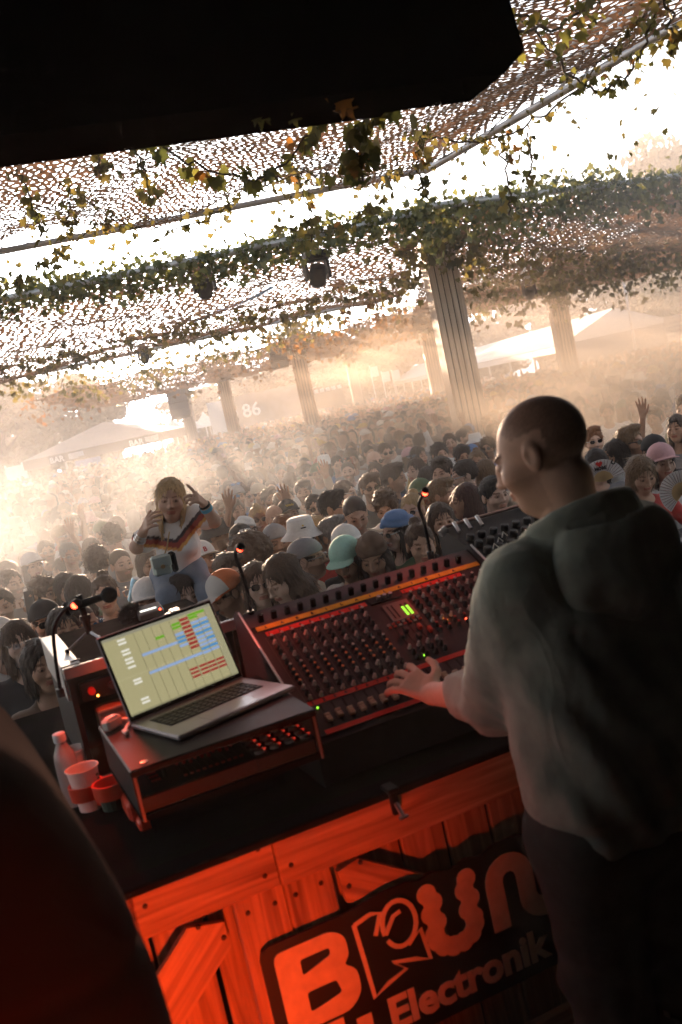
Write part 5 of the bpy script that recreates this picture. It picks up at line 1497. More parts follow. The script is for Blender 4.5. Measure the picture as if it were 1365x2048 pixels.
def person_meshes(female, pose, nod=0.0):
    sx = .150 if female else .178
    arms = POSES[pose]
    O = (0, -.018 - .035 * math.sin(nod), 1.645 - .02 * (nod > .2)); M = rotm(0, nod, 0)
    hands = [a for a in arms if a[2]]
    xs = grid_nu([(-.44, -.13, .024), (-.13, .13, .0062), (.13, .19, .02), (.19, .36, .009 if hands else .024), (.36, .44, .03)])
    if pose == 'both': xs = grid_nu([(-.44, -.36, .03), (-.36, -.13, .009), (-.13, .13, .0062), (.13, .36, .009), (.36, .44, .03)])
    ys = grid_nu([(-.52, -.155, .024 if not hands else .012), (-.155, .15, .0062), (.15, .24, .03)])
    zs = grid_nu([(-.02, 1.40, .033), (1.40, 1.51, .014), (1.51, 1.80, .0062)] + ([(1.80, 2.05, .009)] if hands else []))
    F = Field(xs, ys, zs)
    body_prims(F, female)
    F.cap((0, .022, 1.42), (0, .012 + O[1] * .5, 1.585), .058 if not female else .048, .052 if not female else .045, .03)
    add_head(F, O, M, female, 1.0, random.uniform(.8, 1.35))
    for i, (el, wr, hd) in enumerate(arms):
        sh = (sx if i else -sx, .012, 1.415); q = .88 if female else 1.0
        F.cap(sh, el, .052 * q, .041 * q, .04); F.cap(el, wr, .041 * q, .028 * q, .02)
        d = Vector(wr) - Vector(el)
        if hd: add_hand(F, wr, hd, (0, 1, 0) if pose == 'phone' else (0, .9, .1), 1 if i else -1, .25 if pose != 'phone' else .7)
        else: add_hand(F, wr, d, (1 if i else -1, -.2, .1), -1 if i else 1, .5)
    for x in (-1, 1):
        F.cap((x * .088, .01, .92), (x * .095, -.01, .50), .085, .056, .04); F.cap((x * .095, -.005, .50), (x * .10, .03, .09), .055, .036, .03)
        F.cap((x * .10, .045, .045), (x * .115, -.14, .03), .042, .032, .03)
    st = 0.0 if female else random.choice([0, .35, .75])
    body = F.mesh('body', M_skin, lambda v: head_tint(v, O, M, female, stubble=st, s=1.0), lambda v: np.maximum(v, [-9, -9, 0]))
    # top
    out = {}
    for sl in ('short', 'long'):
        G = Field(grid_nu([(-.46, .46, .019)]), grid_nu([(-.52 if sl == 'long' else -.36, .26, .019)]), grid_nu([(.80, 1.40, .022), (1.40, 1.60, .013)] + ([(1.6, 1.92, .02)] if hands else [])))
        body_prims(G, female, .014)
        for i, (el, wr, hd) in enumerate(arms):
            sh = (sx if i else -sx, .012, 1.415); q = .88 if female else 1.0
            if sl == 'short':
                e2 = tuple(Vector(sh).lerp(Vector(el), .62)); G.cap(sh, e2, .061 * q, .064 * q, .03)
            else:
                G.cap(sh, el, .060 * q, .052 * q, .03); G.cap(el, tuple(Vector(el).lerp(Vector(wr), .85)), .052 * q, .042 * q, .02)
        P = np.meshgrid(G.xs, G.ys, G.zs, indexing='ij')
        G.d = (G.d + .007 * fbm(P, 28, 5 + female) + .004 * fbm((P[0] * .4, P[1] * .4, P[2] * 1.3), 60, 8)).astype(np.float32)
        G.d = np.maximum(G.d, .845 - P[2])
        G.ell((0, -.045, 1.53), (.085, .095, .075 if not female else .10), .015, 'd')
        out[sl] = G.mesh('top', M_cloth)
    Tm = Field(grid_nu([(-.30, .30, .024)]), grid_nu([(-.22, .22, .024)]), grid_nu([(.04, 1.06, .035)]))
    Tm.ell((0, .01, .94), (.172, .126, .155), .04)
    for x in (-1, 1):
        Tm.cap((x * .088, .01, .92), (x * .095, -.01, .50), .10, .078, .03); Tm.cap((x * .095, -.005, .50), (x * .10, .03, .12), .078, .066, .03)
    tr = Tm.mesh('trousers', M_cloth)
    return dict(body=body, top=out, trousers=tr, O=O, nod=nod)

M_skin = mat('skin', (1, 1, 1), .55, objcol=True, vcol='tint', spec=.35, vary=.06, vscale=40)
M_cloth = mat('cloth', (1, 1, 1), .85, objcol=True, sheen=.15, vary=.10, vscale=30)
M_hair = mat('hair', (1, 1, 1), .5, objcol=True, spec=.4, vary=.35, vscale=60, stretch=(3, 3, .35), bump=.8, bscale=90)
M_hat = mat('hat_cloth', (1, 1, 1), .85, objcol=True, vary=.06, vscale=60)
M_lens = mat('dark_lens', (.012, .012, .014), .12, spec=.8)
M_lensb = mat('blue_mirror_lens', (.05, .25, .5), .15, .6)

# ---- hair and headgear, in head space
HX, HY, HZ = lin(-.17, .17, .0075), lin(-.16, .19, .0075), lin(-.13, .20, .0075)
def hair_mesh(kind, seed=0):
    long_ = kind in ('long', 'longwavy', 'bob', 'fringe', 'verylong')
    zs = lin((-.40 if kind == 'verylong' else -.30) if long_ else -.13, .20, .0085 if long_ else .0075)
    P = np.meshgrid(HX, HY, zs, indexing='ij'); x, y, z = P; ax = np.abs(x)
    strand = np.sin(np.arctan2(x, y + .02) * 38 + 6 * np.sin(z * 22 + seed)) * .003 + np.sin(np.arctan2(x, y + .02) * 61 + z * 30) * .002
    hatted = kind.startswith('hat')
    if hatted: kind = kind[3:]; long_ = kind == 'long'; zs = lin(-.30 if long_ else -.13, .20, .0085); P = np.meshgrid(HX, HY, zs, indexing='ij'); x, y, z = P; ax = np.abs(x); strand = np.sin(np.arctan2(x, y + .02) * 34 + 6 * np.sin(z * 22 + seed)) * .0022
    top = {'short': .008, 'quiff': .012, 'buzz': .004, 'curly': .020, 'afro': .075, 'bun': .006, 'side': .011}.get(kind, .009)
    d = s_ell(P, (0, .018, .036), (.076 + top * .75, .094 + top, .084 + top))
    if kind == 'quiff': d = smin(d, s_ell(P, (.01, -.045, .112), (.06, .05, .026)), .03)
    if kind == 'side': d = smin(d, s_ell(P, (.025, -.04, .10), (.065, .06, .03)), .03)
    if kind == 'afro': d = s_ell(P, (0, .035, .055), (.145, .14, .13))
    hl = .060 if kind in ('short', 'buzz', 'bun', 'long', 'longwavy') else .055
    face = smax(s_ell(P, (0, -.115, hl - .105), (.088, .085, .115)), -(z * 0 + .5), .01)
    cut_low = -(z + (.045 + .0 * y)) + np.clip(-y, -.2, .2) * .55
    sideburn = -z - .012 - .055 * (y > .015) * 1.0
    if long_:
        L = {'verylong': -.33, 'long': -.23, 'longwavy': -.25, 'bob': -.12, 'fringe': -.20}[kind]
        cur = s_ell(P, (0, .028, (L + .06) / 2), (.093 + .010 * (kind == 'longwavy'), .094, abs(L) / 2 + .065)); cur = smax(cur, -s_cap(P, (0, -.085, .0), (0, -.13, L - .05), .064 if kind != 'verylong' else .058, .085 if kind != 'verylong' else .045), .02)
        if kind == 'longwavy': cur = cur + .008 * np.sin(z * 55 + x * 30) + .008 * fbm(P, 50, seed)
        face = s_ell(P, (0, -.105, -.055), (.066, .085, .125 if kind != 'fringe' else .082))
        d = smin(smax(d, -(z + .03), .02), cur, .03)
        d = smax(d, -face, .012)
        neck = s_cap(P, (0, -.02, -.08), (0, .0, -.3), .052)
        d = smax(d, -neck, .01)
    else:
        d = smax(d, -face, .012)
        d = smax(d, sideburn - (.0 if kind != 'afro' else .06), .012)
        ear = s_ell(P, (.085, .008, -.008), (.02, .024, .034)); ear2 = s_ell(P, (-.085, .008, -.008), (.02, .024, .034))
        if kind != 'afro': d = smax(d, -np.minimum(ear, ear2), .006)
    if kind in ('curly', 'afro'): d = d + .010 * fbm(P, 95, seed) + .006 * fbm(P, 190, seed + 1)
    elif kind == 'buzz': pass
    else: d = d + strand + .0045 * fbm((x, y, z), 55, seed)
    if kind == 'bun': d = smin(d, s_sph(P, (0, .075, .115), .036) + strand, .01)
    if hatted: d = smax(d, z - .034 - .10 * y, .006)
    v, f = surf_d(d, HX, HY, zs)
    return strands(v, f, kind, long_, seed)
def strands(v, f, kind, long_, seed):
    """loose locks laid like shingles over the hair so that its outline breaks up"""
    r = np.random.default_rng(seed + 50)
    nf = np.cross(v[f[:, 1]] - v[f[:, 0]], v[f[:, 2]] - v[f[:, 0]])
    nv = np.zeros_like(v)
    for k in range(4): np.add.at(nv, f[:, k], nf)
    nv /= np.linalg.norm(nv, axis=1)[:, None] + 1e-9
    ctr = v.mean(0)
    if ((v - ctr) * nv).sum() < 0: nv = -nv
    n = 620 if long_ else 520
    ii = r.choice(len(v), n); P, N_ = v[ii], nv[ii]
    outer = ((P - np.array([0, .02, min(.03, 0)])) * N_).sum(1) > 0
    P, N_ = P[outer], N_[outer]; n = len(P)
    if long_: T = np.array([0, 0, -1.]) + r.normal(0, .16, (n, 3)); L = r.uniform(.04, .085, n); lift = r.uniform(.0, .10, n)
    elif kind in ('curly', 'afro'): T = r.normal(0, 1, (n, 3)); L = r.uniform(.012, .026, n); lift = r.uniform(.3, 1.0, n)
    else: T = np.stack([P[:, 0] * 3, .25 + 0 * P[:, 0], -.5 - P[:, 2] * 2], 1) + r.normal(0, .45, (n, 3)); L = r.uniform(.012, .028, n); lift = r.uniform(.05, .45, n)
    if kind == 'buzz': L *= .25
    if kind == 'bun': L *= .6; lift *= .3
    T -= N_ * (T * N_).sum(1)[:, None]; T /= np.linalg.norm(T, axis=1)[:, None] + 1e-9
    S_ = np.cross(T, N_); w = r.uniform(.0022, .0042, n)[:, None]
    A_ = P + N_ * .0012; B_ = A_ + T * (L * .55)[:, None] + N_ * (L * lift * .4)[:, None]; C_ = A_ + T * L[:, None] + N_ * (L * lift)[:, None] * .9
    q = np.stack([A_ - S_ * w, A_ + S_ * w, B_ + S_ * w * .8, B_ - S_ * w * .8, C_ + S_ * w * .15, C_ - S_ * w * .15], 1).reshape(-1, 3)
    b = (np.arange(n) * 6)[:, None] + len(v)
    fq = np.concatenate([b + np.array([[0, 1, 2, 3]]), b + np.array([[3, 2, 4, 5]])])
    return np_mesh('hair', np.concatenate([v, q]), np.concatenate([f, fq]), M_hair)
def cap_mesh(kind):
    P = np.meshgrid(lin(-.13, .13, .007), lin(-.21, .20, .007), lin(-.02, .17, .007), indexing='ij'); x, y, z = P
    d = s_ell(P, (0, .010, .040), (.092, .112, .098)); d = smax(d, .030 - z - .12 * y, .006)
    inner = s_ell(P, (0, .010, .030), (.082, .101, .09)); d = smax(d, -inner, .004)
    if kind in ('cap', 'backcap'):
        q = -1 if kind == 'cap' else 1
        zz_ = z - .034 + 1.6 * x * x - .25 * q * (y - .01 + 0) * .5
        vis = smax(np.sqrt((x / .082) ** 2 + ((y - .01 - q * .105) / .085) ** 2) * .08 - .08, np.abs(zz_ + (q > 0) * .012) - .0045, .004)
        d = smin(d, vis, .006)
        d = smin(d, s_sph(P, (0, .01, .139), .008), .004)
        seam = np.minimum(np.abs(x), np.abs(np.hypot(x, y - .01) * np.sin(np.arctan2(x, y - .01) * 1 - .9))); d = d + .002 * np.exp(-(x / .004) ** 2)
    if kind == 'scarf':
        d = s_ell(P, (0, .014, .040), (.089, .110, .094)); d = smax(d, .020 - z - .32 * y, .006)
        d = smin(d, s_ell(P, (0, .125, .03), (.05, .045, .035)), .02) + .003 * np.sin(z * 150 + x * 60) + .003 * fbm(P, 60, 4)
    if kind == 'beanie':
        d = d - .004 + .0015 * np.sin(np.arctan2(x, y) * 40)
    v, f = surf_d(d, lin(-.13, .13, .007), lin(-.21, .20, .007), lin(-.02, .17, .007))
    return np_mesh('hat', v, f, M_hat)
def bucket_mesh():
    b = MB(); b.lathe([(0, .142), (.068, .140), (.084, .128), (.096, .060), (.100, .052), (.148, .014), (.150, .010), (.146, .009), (.095, .045), (.085, .10), (0, .12)], 24)
    me = b.mesh('hat', M_hat, True); me.transform(Matrix.Diagonal((.98, 1.12, 1, 1))); me.transform(Matrix.Translation((0, .01, 0))); return me
def glasses_mesh(m_lens, m_fr, wide=1.0):
    b = MB()
    for sx in (-1, 1):
        b.prism([(sx * .0325 + .0235 * wide * math.cos(t) * (abs(math.cos(t)) ** -.35 if abs(math.cos(t)) > .2 else 1), .002 + .0185 * wide * math.sin(t)) for t in np.linspace(0, 2 * math.pi, 14, endpoint=False)], .098, .1005, Matrix.Rotation(math.pi / 2, 4, 'X'))
    n = len(b.f)
    b.box((0, -.102, .008), (.02, .003, .005))
    for sx in (-1, 1): b.box((sx * .071, -.045, .010), (.0035, .112, .007)); b.box((sx * .064, -.0995, .010), (.016, .004, .007))
    me = b.mesh('sunglasses', m_lens); me.materials.append(m_fr)
    for i, p in enumerate(me.polygons): p.material_index = 0 if i < n else 1
    return me
HAIR = {k: hair_mesh(k, i) for i, k in enumerate(['short', 'quiff', 'buzz', 'curly', 'side', 'afro', 'bun', 'long', 'longwavy', 'bob', 'fringe', 'hatshort', 'hatlong'])}
HATS = {k: cap_mesh(k) for k in ('cap', 'backcap', 'scarf', 'beanie')}; HATS['bucket'] = bucket_mesh()
M_frame = mat('glasses_frame', (.02, .02, .02), .35); M_frr = mat('red_frame', (.6, .06, .03), .35); M_frs = mat('steel_frame', (.5, .5, .5), .3, .9)
GLS = {'shades': glasses_mesh(M_lens, M_frame), 'blue': glasses_mesh(M_lensb, M_frame), 'red': glasses_mesh(M_lens, M_frr), 'round': glasses_mesh(M_lens, M_frs, .85), 'clear': glasses_mesh(mat('clear_lens', (.5, .5, .5), .1, alpha=.25), M_frs, .85)}
VAR = {}
for key, (fem, pose, nod) in dict(M=(0, 'down', 0), M2=(0, 'down', -.06), M3=(0, 'down', .08), M4=(0, 'fold', -.05), F2=(1, 'down', .08), F3=(1, 'down', -.06), F4=(1, 'fold', -.05), Mn=(0, 'fold', .38), Mf=(0, 'fold', .05), Mw=(0, 'wave', -.05), Mp=(0, 'phone', 0), F=(1, 'down', 0), Fn=(1, 'fold', .40), Ff=(1, 'fold', .05), Fw=(1, 'both', -.08), Fl=(1, 'lean', .35), Fp=(1, 'phone', 0)).items():
    VAR[key] = person_meshes(bool(fem), pose, nod)
SKIN = [(.50, .30, .20), (.56, .35, .25), (.44, .25, .16), (.60, .40, .30), (.30, .16, .10)]
HC = dict(black=(.018, .013, .011), dark=(.035, .021, .014), brown=(.08, .045, .025), light=(.20, .12, .06), blond=(.42, .28, .13), grey=(.22, .21, .20), ginger=(.22, .085, .03), auburn=(.075, .025, .018))
CC = dict(black=(.018, .018, .02), white=(.72, .71, .68), grey=(.25, .25, .26), navy=(.03, .04, .09), beige=(.48, .40, .30), red=(.42, .04, .03), green=(.08, .14, .07), blue=(.12, .22, .42), pink=(.6, .35, .36), brown=(.13, .08, .05), yellow=(.6, .42, .08), mint=(.42, .72, .60), orange=(.65, .18, .06), teal=(.08, .22, .22))

def person(pos, var, yaw, s, hair, hc, top, sl='short', hat=None, hatc=None, gl=None, glup=False, skin=None, label=None, group=None, trous=None):
    """pos: ground point"""
    V = VAR[var]
    o = link('person', V['body'], None, pos, (0, 0, yaw), s)
    o.color = (*(skin or random.choice(SKIN)), 1)
    tag(o, label, 'person', group)
    t = link('top', V['top'][sl], o); t.color = (*CC[top], 1)
    t = link('trousers', V['trousers'], o); t.color = (*(CC[trous or random.choice(['navy', 'black', 'beige', 'blue'])]), 1)
    hr = (V['nod'], 0, 0)
    if hair:
        h = link('hair', HAIR[('hatlong' if hair in ('long', 'longwavy', 'fringe', 'bob') else 'hatshort') if hat else hair], o, V['O'], hr, 1.0); h.color = (*HC[hc], 1)
    if hat:
        h = link('hat', HATS[hat], o, V['O'], hr, 1.0); h.color = (*CC[hatc], 1)
    if gl:
        if glup: g_ = link('sunglasses', GLS[gl], o, Vector(V['O']) + Vector((0, .045 - .03 * V['nod'], .082)), (V['nod'] - .75, 0, 0))
        else: g_ = link('sunglasses', GLS[gl], o, V['O'], hr, 1.0)
    return o
# ------------------------------------------------------------------ the performer at the console
def A(px, py, y): return np.array(aty(px, py, y))
DJ0 = Vector((.50, 2.12, 0)); tf = R(27)      # torso facing, turned left from +Y
du = np.array([math.cos(tf), math.sin(tf), 0]); dn = np.array([-math.sin(tf), math.cos(tf), 0])
def W(a, b, z): return np.array([DJ0.x, DJ0.y, 0]) + du * a + dn * b + np.array([0, 0, z])
hF = np.array(rotm(math.pi + R(57), R(14), R(-4)))        # head frame: -Y forward turned to face away-left
HC0 = A(1083, 908, 2.16)
shL, shR = W(-.185, .02, 2.085), W(.185, .02, 2.10)
elL = A(990, 1392, 2.23); wrL = A(868, 1388, 2.47); fin = A(800, 1352, 2.57)
elR = W(.25, .10, 1.80); wrR = W(.10, .36, 1.80)
xs = grid_nu([(-.06, .22, .006), (.22, .36, .0085), (.36, .58, .0052), (.58, .95, .016)]); ys = grid_nu([(1.82, 2.05, .010), (2.05, 2.29, .0052), (2.29, 2.36, .0085), (2.36, 2.75, .006)]); zs = grid_nu([(.68, 1.66, .03), (1.66, 1.84, .006), (1.84, 2.20, .013), (2.20, 2.48, .0052)])
F = Field(xs, ys, zs)
tor = lambda G, g: (G.cap(W(-.125, .0, 1.62), W(-.080, .03, 1.96), .115 + g, .135 + g, .05), G.cap(W(.03, .0, 1.66), W(.075, .03, 1.96), .125 + g, .135 + g, .05),
                    G.cap(W(-.14, .02, 2.085), W(.14, .02, 2.10), .062 + g, .062 + g, .06), G.cap(W(0, .0, 2.08), W(0, .02, 2.14), .09 + g, .07 + g, .05))
tor(F, -.012)
F.cap(W(0, .02, 2.10), tuple(HC0 + hF @ np.array([0, .03, -.07])), .062, .058, .04)
add_head(F, HC0, hF, False, 1.05, 1.15)
F.cap(shL, elL, .054, .046, .04); F.cap(elL, wrL, .047, .029, .03)
F.cap(shR, elR, .054, .046, .04); F.cap(elR, wrR, .045, .029, .03)
hd = Vector(fin - wrL)
add_hand(F, wrL, hd, (.05, -.75, .75), 1, .45, 1.08, .26, 1.1)
add_hand(F, wrR, (-.6, .8, -.1), (.1, -.1, 1), -1, .4, 1.0)
for sx in (-1, 1):
    F.cap(W(sx * .09 - .05, 0, 1.60), W(sx * .10 - .05, .02, 1.20), .088, .06, .04); F.cap(W(sx * .10 - .05, .02, 1.20), W(sx * .11 - .04, -.03, .79), .058, .04, .03); F.cap(W(sx * .11 - .04, -.05, .745), W(sx * .13 - .04, .14, .735), .045, .036, .03)
def dj_tint(v):
    t = head_tint(v, HC0, hF, False, (.3, .2, .15), .3, None, 1.05)
    q = ((v - HC0) @ hF) / 1.05
    x, y, z = q.T; ax = np.abs(x)
    hair = (np.linalg.norm(q, axis=1) < .16) & (z > .075 - 1.0 * (y + .055)) & (z > -.035) & (y > -.075) & ~((ax > .068) & (z < .045) & (z > -.05) & (y > -.02) & (y < .045))
    hair |= (np.linalg.norm(q, axis=1) < .16) & (z > .095)
    edge = np.clip((z - (.050 - .95 * (y + .055))) / .07, 0, 1) ** 1.2
    t[hair] *= rng.uniform(.78, 1.12, (hair.sum(), 1)).astype(np.float32)
    t[hair] = t[hair] * (1 - .58 * edge[hair][:, None] * np.array([.92, 1.0, 1.05]))
    return t
dj = link('person', F.mesh('body', M_skin, dj_tint, lambda v: np.maximum(v, [-9, -9, STAGE_Z + .001])))
dj.color = (.64, .39, .28, 1)
tag(dj, 'person with shaved head in a grey-green hoodie, one hand on the mixing console', 'person')
# hoodie
G = Field(grid_nu([(.0, 1.02, .011)]), grid_nu([(1.80, 2.62, .011)]), grid_nu([(1.44, 2.30, .011)]))
tor(G, .014)
G.cap(W(-.105, -.02, 1.55), W(-.09, -.02, 1.68), .135, .140, .06, None); G.cap(W(.02, -.02, 1.55), W(.02, -.02, 1.68), .145, .145, .06, None)
G.cap(shL, elL, .078, .084, .05); G.cap(elL, tuple(np.array(elL) + (np.array(wrL) - np.array(elL)) * .42), .080, .062, .03)
G.cap(shR, elR, .078, .072, .05); G.cap(elR, tuple(np.array(elR) + (np.array(wrR) - np.array(elR)) * .6), .066, .056, .03)
P = np.meshgrid(G.xs, G.ys, G.zs, indexing='ij')
# hood: a soft collar heaped behind the neck
NB = W(0, .0, 2.13)
def la(p): return (p[0] - NB[0]) * du[0] + (p[1] - NB[1]) * du[1], (p[0] - NB[0]) * dn[0] + (p[1] - NB[1]) * dn[1], p[2] - NB[2]
def torus(p, R0, r0, tilt, dz):
    a, b, z = la(p); z2 = z - dz + tilt * b
    return np.sqrt((np.sqrt((a / 1.12) ** 2 + (b / 1.0 - .015) ** 2) - R0) ** 2 + (z2 * .75) ** 2) - r0
G.put(lambda p: torus(p, .090, .034, .30, .022), NB - .2, NB + .2, .03)
a, b, z = la(P)
# neck opening
nc = tuple(HC0 + hF @ np.array([0, .03, -.07]))
G.d = smax(G.d, -s_cap(P, W(0, .035, 2.135), nc, .062, .066), .01).astype(np.float32)
arm_t = np.clip(((P[0] - elL[0]) ** 2 + (P[1] - elL[1]) ** 2 + (P[2] - elL[2]) ** 2) ** .5, 0, 1)
axis = np.array(elL) - np.array(shL); axis = axis / np.linalg.norm(axis)
along = (P[0] - shL[0]) * axis[0] + (P[1] - shL[1]) * axis[1] + (P[2] - shL[2]) * axis[2]
elb = np.exp(-(arm_t / .13) ** 2)
G.d = (G.d + .014 * elb * np.abs(np.sin(along * 62 + 4.5 * fbm(P, 14, 2))) + (.008 * fbm((P[0], P[1], P[2] * .55), 17, 3) + .006 * fbm((P[0] * .7 + P[2] * .5, P[1], P[2] * .6), 42, 11)) * np.clip((P[2] - 1.54) / .12, .15, 1)).astype(np.float32)
# drape folds that fan from the shoulder down the back
G.d = (G.d + np.clip((P[2] - 1.54) / .12, .1, 1) * (.012 * np.abs(fbm((P[0], P[1], P[2] * .45), 12, 21)) + .008 * np.abs(fbm((P[0] * .8 + .5 * P[2], P[1], P[2] * .5), 30, 23)) - .008)).astype(np.float32)
G.d = (G.d + .008 * np.sin((a * 1.0 + .45 * (z + .3)) * 62) * np.clip(-(b) / .12, 0, 1) * np.clip((-z - .06) / .2, 0, 1)).astype(np.float32)
# ribbed hem band
hem = 1.512 + .03 * a
G.d = (G.d + .011 * np.exp(-((P[2] - (hem + .062)) / .012) ** 2)).astype(np.float32)
G.d = np.maximum(G.d, hem - P[2]).astype(np.float32)
# raglan seam line
G.d = (G.d + .004 * np.exp(-((np.abs(a) - .125 + .25 * (z + .05)) / .006) ** 2) * (z > -.28)).astype(np.float32)
v, f = surf_d(G.d, G.xs, G.ys, G.zs)
def fold_mat(name, color):
    m = mat(name, color, .95, spec=.1, sheen=.12, vary=.12, vscale=25)
    n, l = m.node_tree.nodes, m.node_tree.links
    bs = n['Principled BSDF']; tc = n.new('ShaderNodeTexCoord')
    last = None
    for sc, stv, st_, di in ((8, (1, 1, .45), .55, .018), (20, (1, 1, .6), .45, .008), (900, (1, 1, 1), .25, .002)):
        mp_ = n.new('ShaderNodeMapping'); mp_.inputs['Scale'].default_value = stv; mp_.inputs['Rotation'].default_value = (.3, .5, .2)
        nz = n.new('ShaderNodeTexNoise'); nz.inputs['Scale'].default_value = sc; nz.inputs['Detail'].default_value = 2; nz.inputs['Distortion'].default_value = .8
        ab = n.new('ShaderNodeMath'); ab.operation = 'SUBTRACT'; ab.inputs[1].default_value = .5
        a2 = n.new('ShaderNodeMath'); a2.operation = 'ABSOLUTE'
        l.new(tc.outputs['Object'], mp_.inputs['Vector']); l.new(mp_.outputs[0], nz.inputs['Vector']); l.new(nz.outputs['Fac'], ab.inputs[0]); l.new(ab.outputs[0], a2.inputs[0])
        bp = n.new('ShaderNodeBump'); bp.invert = True; bp.inputs['Strength'].default_value = st_; bp.inputs['Distance'].default_value = di
        l.new(a2.outputs[0], bp.inputs['Height'])
        if last is not None: l.new(last, bp.inputs['Normal'])
        last = bp.outputs[0]
    l.new(last, bs.inputs['Normal'])
    return m
M_hood = fold_mat('hoodie_fleece', (.29, .33, .28)) if True else mat('hoodie_fleece', (.29, .33, .28), .95, spec=.1, sheen=.12, vary=.12, vscale=25, bump=.25, bscale=700)
link('hoodie', np_mesh('hoodie', v, f, M_hood), dj)
# hood lying open behind the neck
Hd = Field(lin(NB[0] - .24, NB[0] + .24, .0075), lin(NB[1] - .26, NB[1] + .20, .0075), lin(NB[2] - .24, NB[2] + .14, .0075))
PH = np.meshgrid(Hd.xs, Hd.ys, Hd.zs, indexing='ij'); a, b, z = la(PH)
out_ = s_ell((a, b, z), (.01, -.085, -.035), (.158, .085, .135)) + .010 * np.sin(a * 38 + 20 * z) * np.clip(-z / .1, 0, 1) + .006 * fbm(PH, 30, 31)
in_ = s_ell((a, b, z), (.01, -.060, .075), (.118, .080, .135))
sd = smax(out_, -in_, .012)
rim = torus(PH, .100, .026, .42, .040) + .004 * fbm(PH, 40, 32)
sd = smin(sd, rim, .018)
sd = smax(sd, -s_cap(PH, W(0, .035, 2.115), nc, .064, .070), .008)
sd = smax(sd, b - .085, .01)
v, f = surf_d(sd, Hd.xs, Hd.ys, Hd.zs)
link('hood', np_mesh('hood', v, f, M_hood), dj)
# jeans
J = Field(grid_nu([(.15, .90, .014)]), grid_nu([(1.85, 2.45, .014)]), grid_nu([(.74, 1.62, .016)]))
J.cap(W(-.12, 0, 1.52), W(.02, 0, 1.52), .135, .135, .05)
for sx in (-1, 1):
    J.cap(W(sx * .09 - .06, 0, 1.52), W(sx * .10 - .055, .02, 1.18), .118, .095, .04); J.cap(W(sx * .10 - .055, .02, 1.18), W(sx * .11 - .04, -.03, .80), .092, .080, .03)
P = np.meshgrid(J.xs, J.ys, J.zs, indexing='ij'); a, b, z = la(P)
J.d = (J.d + .008 * fbm((P[0], P[1], P[2] * .5), 26, 6) + .005 * np.sin(z * 60 + a * 30) * np.exp(-((P[2] - 1.2) / .12) ** 2)).astype(np.float32)
J.d = (J.d - .004 * np.exp(-((np.hypot(a + .13, (z + .57) * 1.0) - .085) / .004) ** 2) * (z < -.57) * (b < 0)).astype(np.float32)
J.d = np.maximum(J.d, P[2] - 1.60).astype(np.float32)
link('jeans', J.mesh('jeans', mat('dark_denim', (.034, .038, .034), .85, vary=.2, vscale=40)), dj)
sh_ = MB(); 
for sx in (-1, 1):
    q = W(sx * .115 - .04, .04, .745)
    S_ = Field(lin(q[0] - .16, q[0] + .16, .012), lin(q[1] - .22, q[1] + .22, .012), lin(.70, .85, .012)); S_.cap(W(sx * .11 - .04, -.055, .755), W(sx * .13 - .04, .15, .742), .055, .045, .02)
    link('shoe', S_.mesh('shoe', M_black, None, lambda v: np.maximum(v, [-9, -9, STAGE_Z + .002])), dj)

# ------------------------------------------------------------------ woman riding on someone's shoulders
WY = 5.55
hd_w = A(342, 1000, WY - .03); nk = A(349, 1040, WY); shA = A(309, 1062, WY); shB = A(389, 1030, WY + .02); pel = A(357, 1140, WY + .03)
elA, haA = A(274, 1094, WY - .10), A(288, 1060, WY - .16)
elB, haB = A(428, 1042, WY - .06), A(408, 1008, WY - .12)
M_w = rotm(R(6), R(2), R(9))
allp = np.array([hd_w, elA, elB, pel]); lo, hi = allp.min(0) - .16, allp.max(0) + .16
F = Field(lin(lo[0], hi[0], .0075), lin(WY - .50, WY + .22, .0075), grid_nu([(1.0, pel[2] - .1, .02), (pel[2] - .1, hd_w[2] + .19, .0068)]))
mid = (shA + shB) / 2; s_ = .95
F.cap(pel, mid - np.array([0, 0, .14]), .098, .092, .05); F.cap(mid - np.array([0, 0, .14]), mid - np.array([0, 0, .06]), .095, .09, .05); F.cap(shA, shB, .045, .045, .04); F.cap(mid, hd_w + np.array([0, .03, -.08]), .05, .045, .03)
add_head(F, hd_w, M_w, True, 1.0)
F.cap(shA, elA, .044, .038, .03); F.cap(elA, haA, .037, .025, .02); F.cap(shB, elB, .044, .038, .03); F.cap(elB, haB, .037, .025, .02)
add_hand(F, haA, A(300, 1040, WY - .24) - haA, (-.6, -.6, .4), -1, .6, .95)
add_hand(F, haB, A(376, 977, WY - .26) - haB, (.5, -.6, .6), 1, .5, .95, point=True)
kn = [A(338, 1196, WY - .20), A(420, 1190, WY - .20)]; ft = [kn[0] + np.array([0, .06, -.38]), kn[1] + np.array([0, .06, -.38])]
for k in (0, 1):
    F.cap(pel + np.array([(-.08, .08)[k], -.02, -.02]), kn[k], .068, .052, .04); F.cap(kn[k], ft[k], .050, .038, .03); F.cap(ft[k], ft[k] + np.array([0, -.12, -.03]), .035, .028, .02)
wo = link('person', F.mesh('body', M_skin, lambda v: head_tint(v, hd_w, M_w, True)))
wo.color = (.50, .32, .23, 1)
tag(wo, 'person with long fair hair riding on shoulders, pointing, in a white zigzag t-shirt', 'person')
h = link('hair', hair_mesh('verylong', 9), wo, hd_w, Matrix(M_w).to_euler(), (1.0, 1.0, .98)); h.color = (.58, .40, .20, 1)
G = Field(lin(lo[0], hi[0], .0085), lin(WY - .2, WY + .22, .01), lin(pel[2] - .05, mid[2] + .12, .0085))
G.cap(pel, mid - np.array([0, 0, .14]), .110, .106, .05); G.cap(mid - np.array([0, 0, .14]), mid - np.array([0, 0, .06]), .108, .102, .05); G.cap(shA, shB, .058, .058, .04)
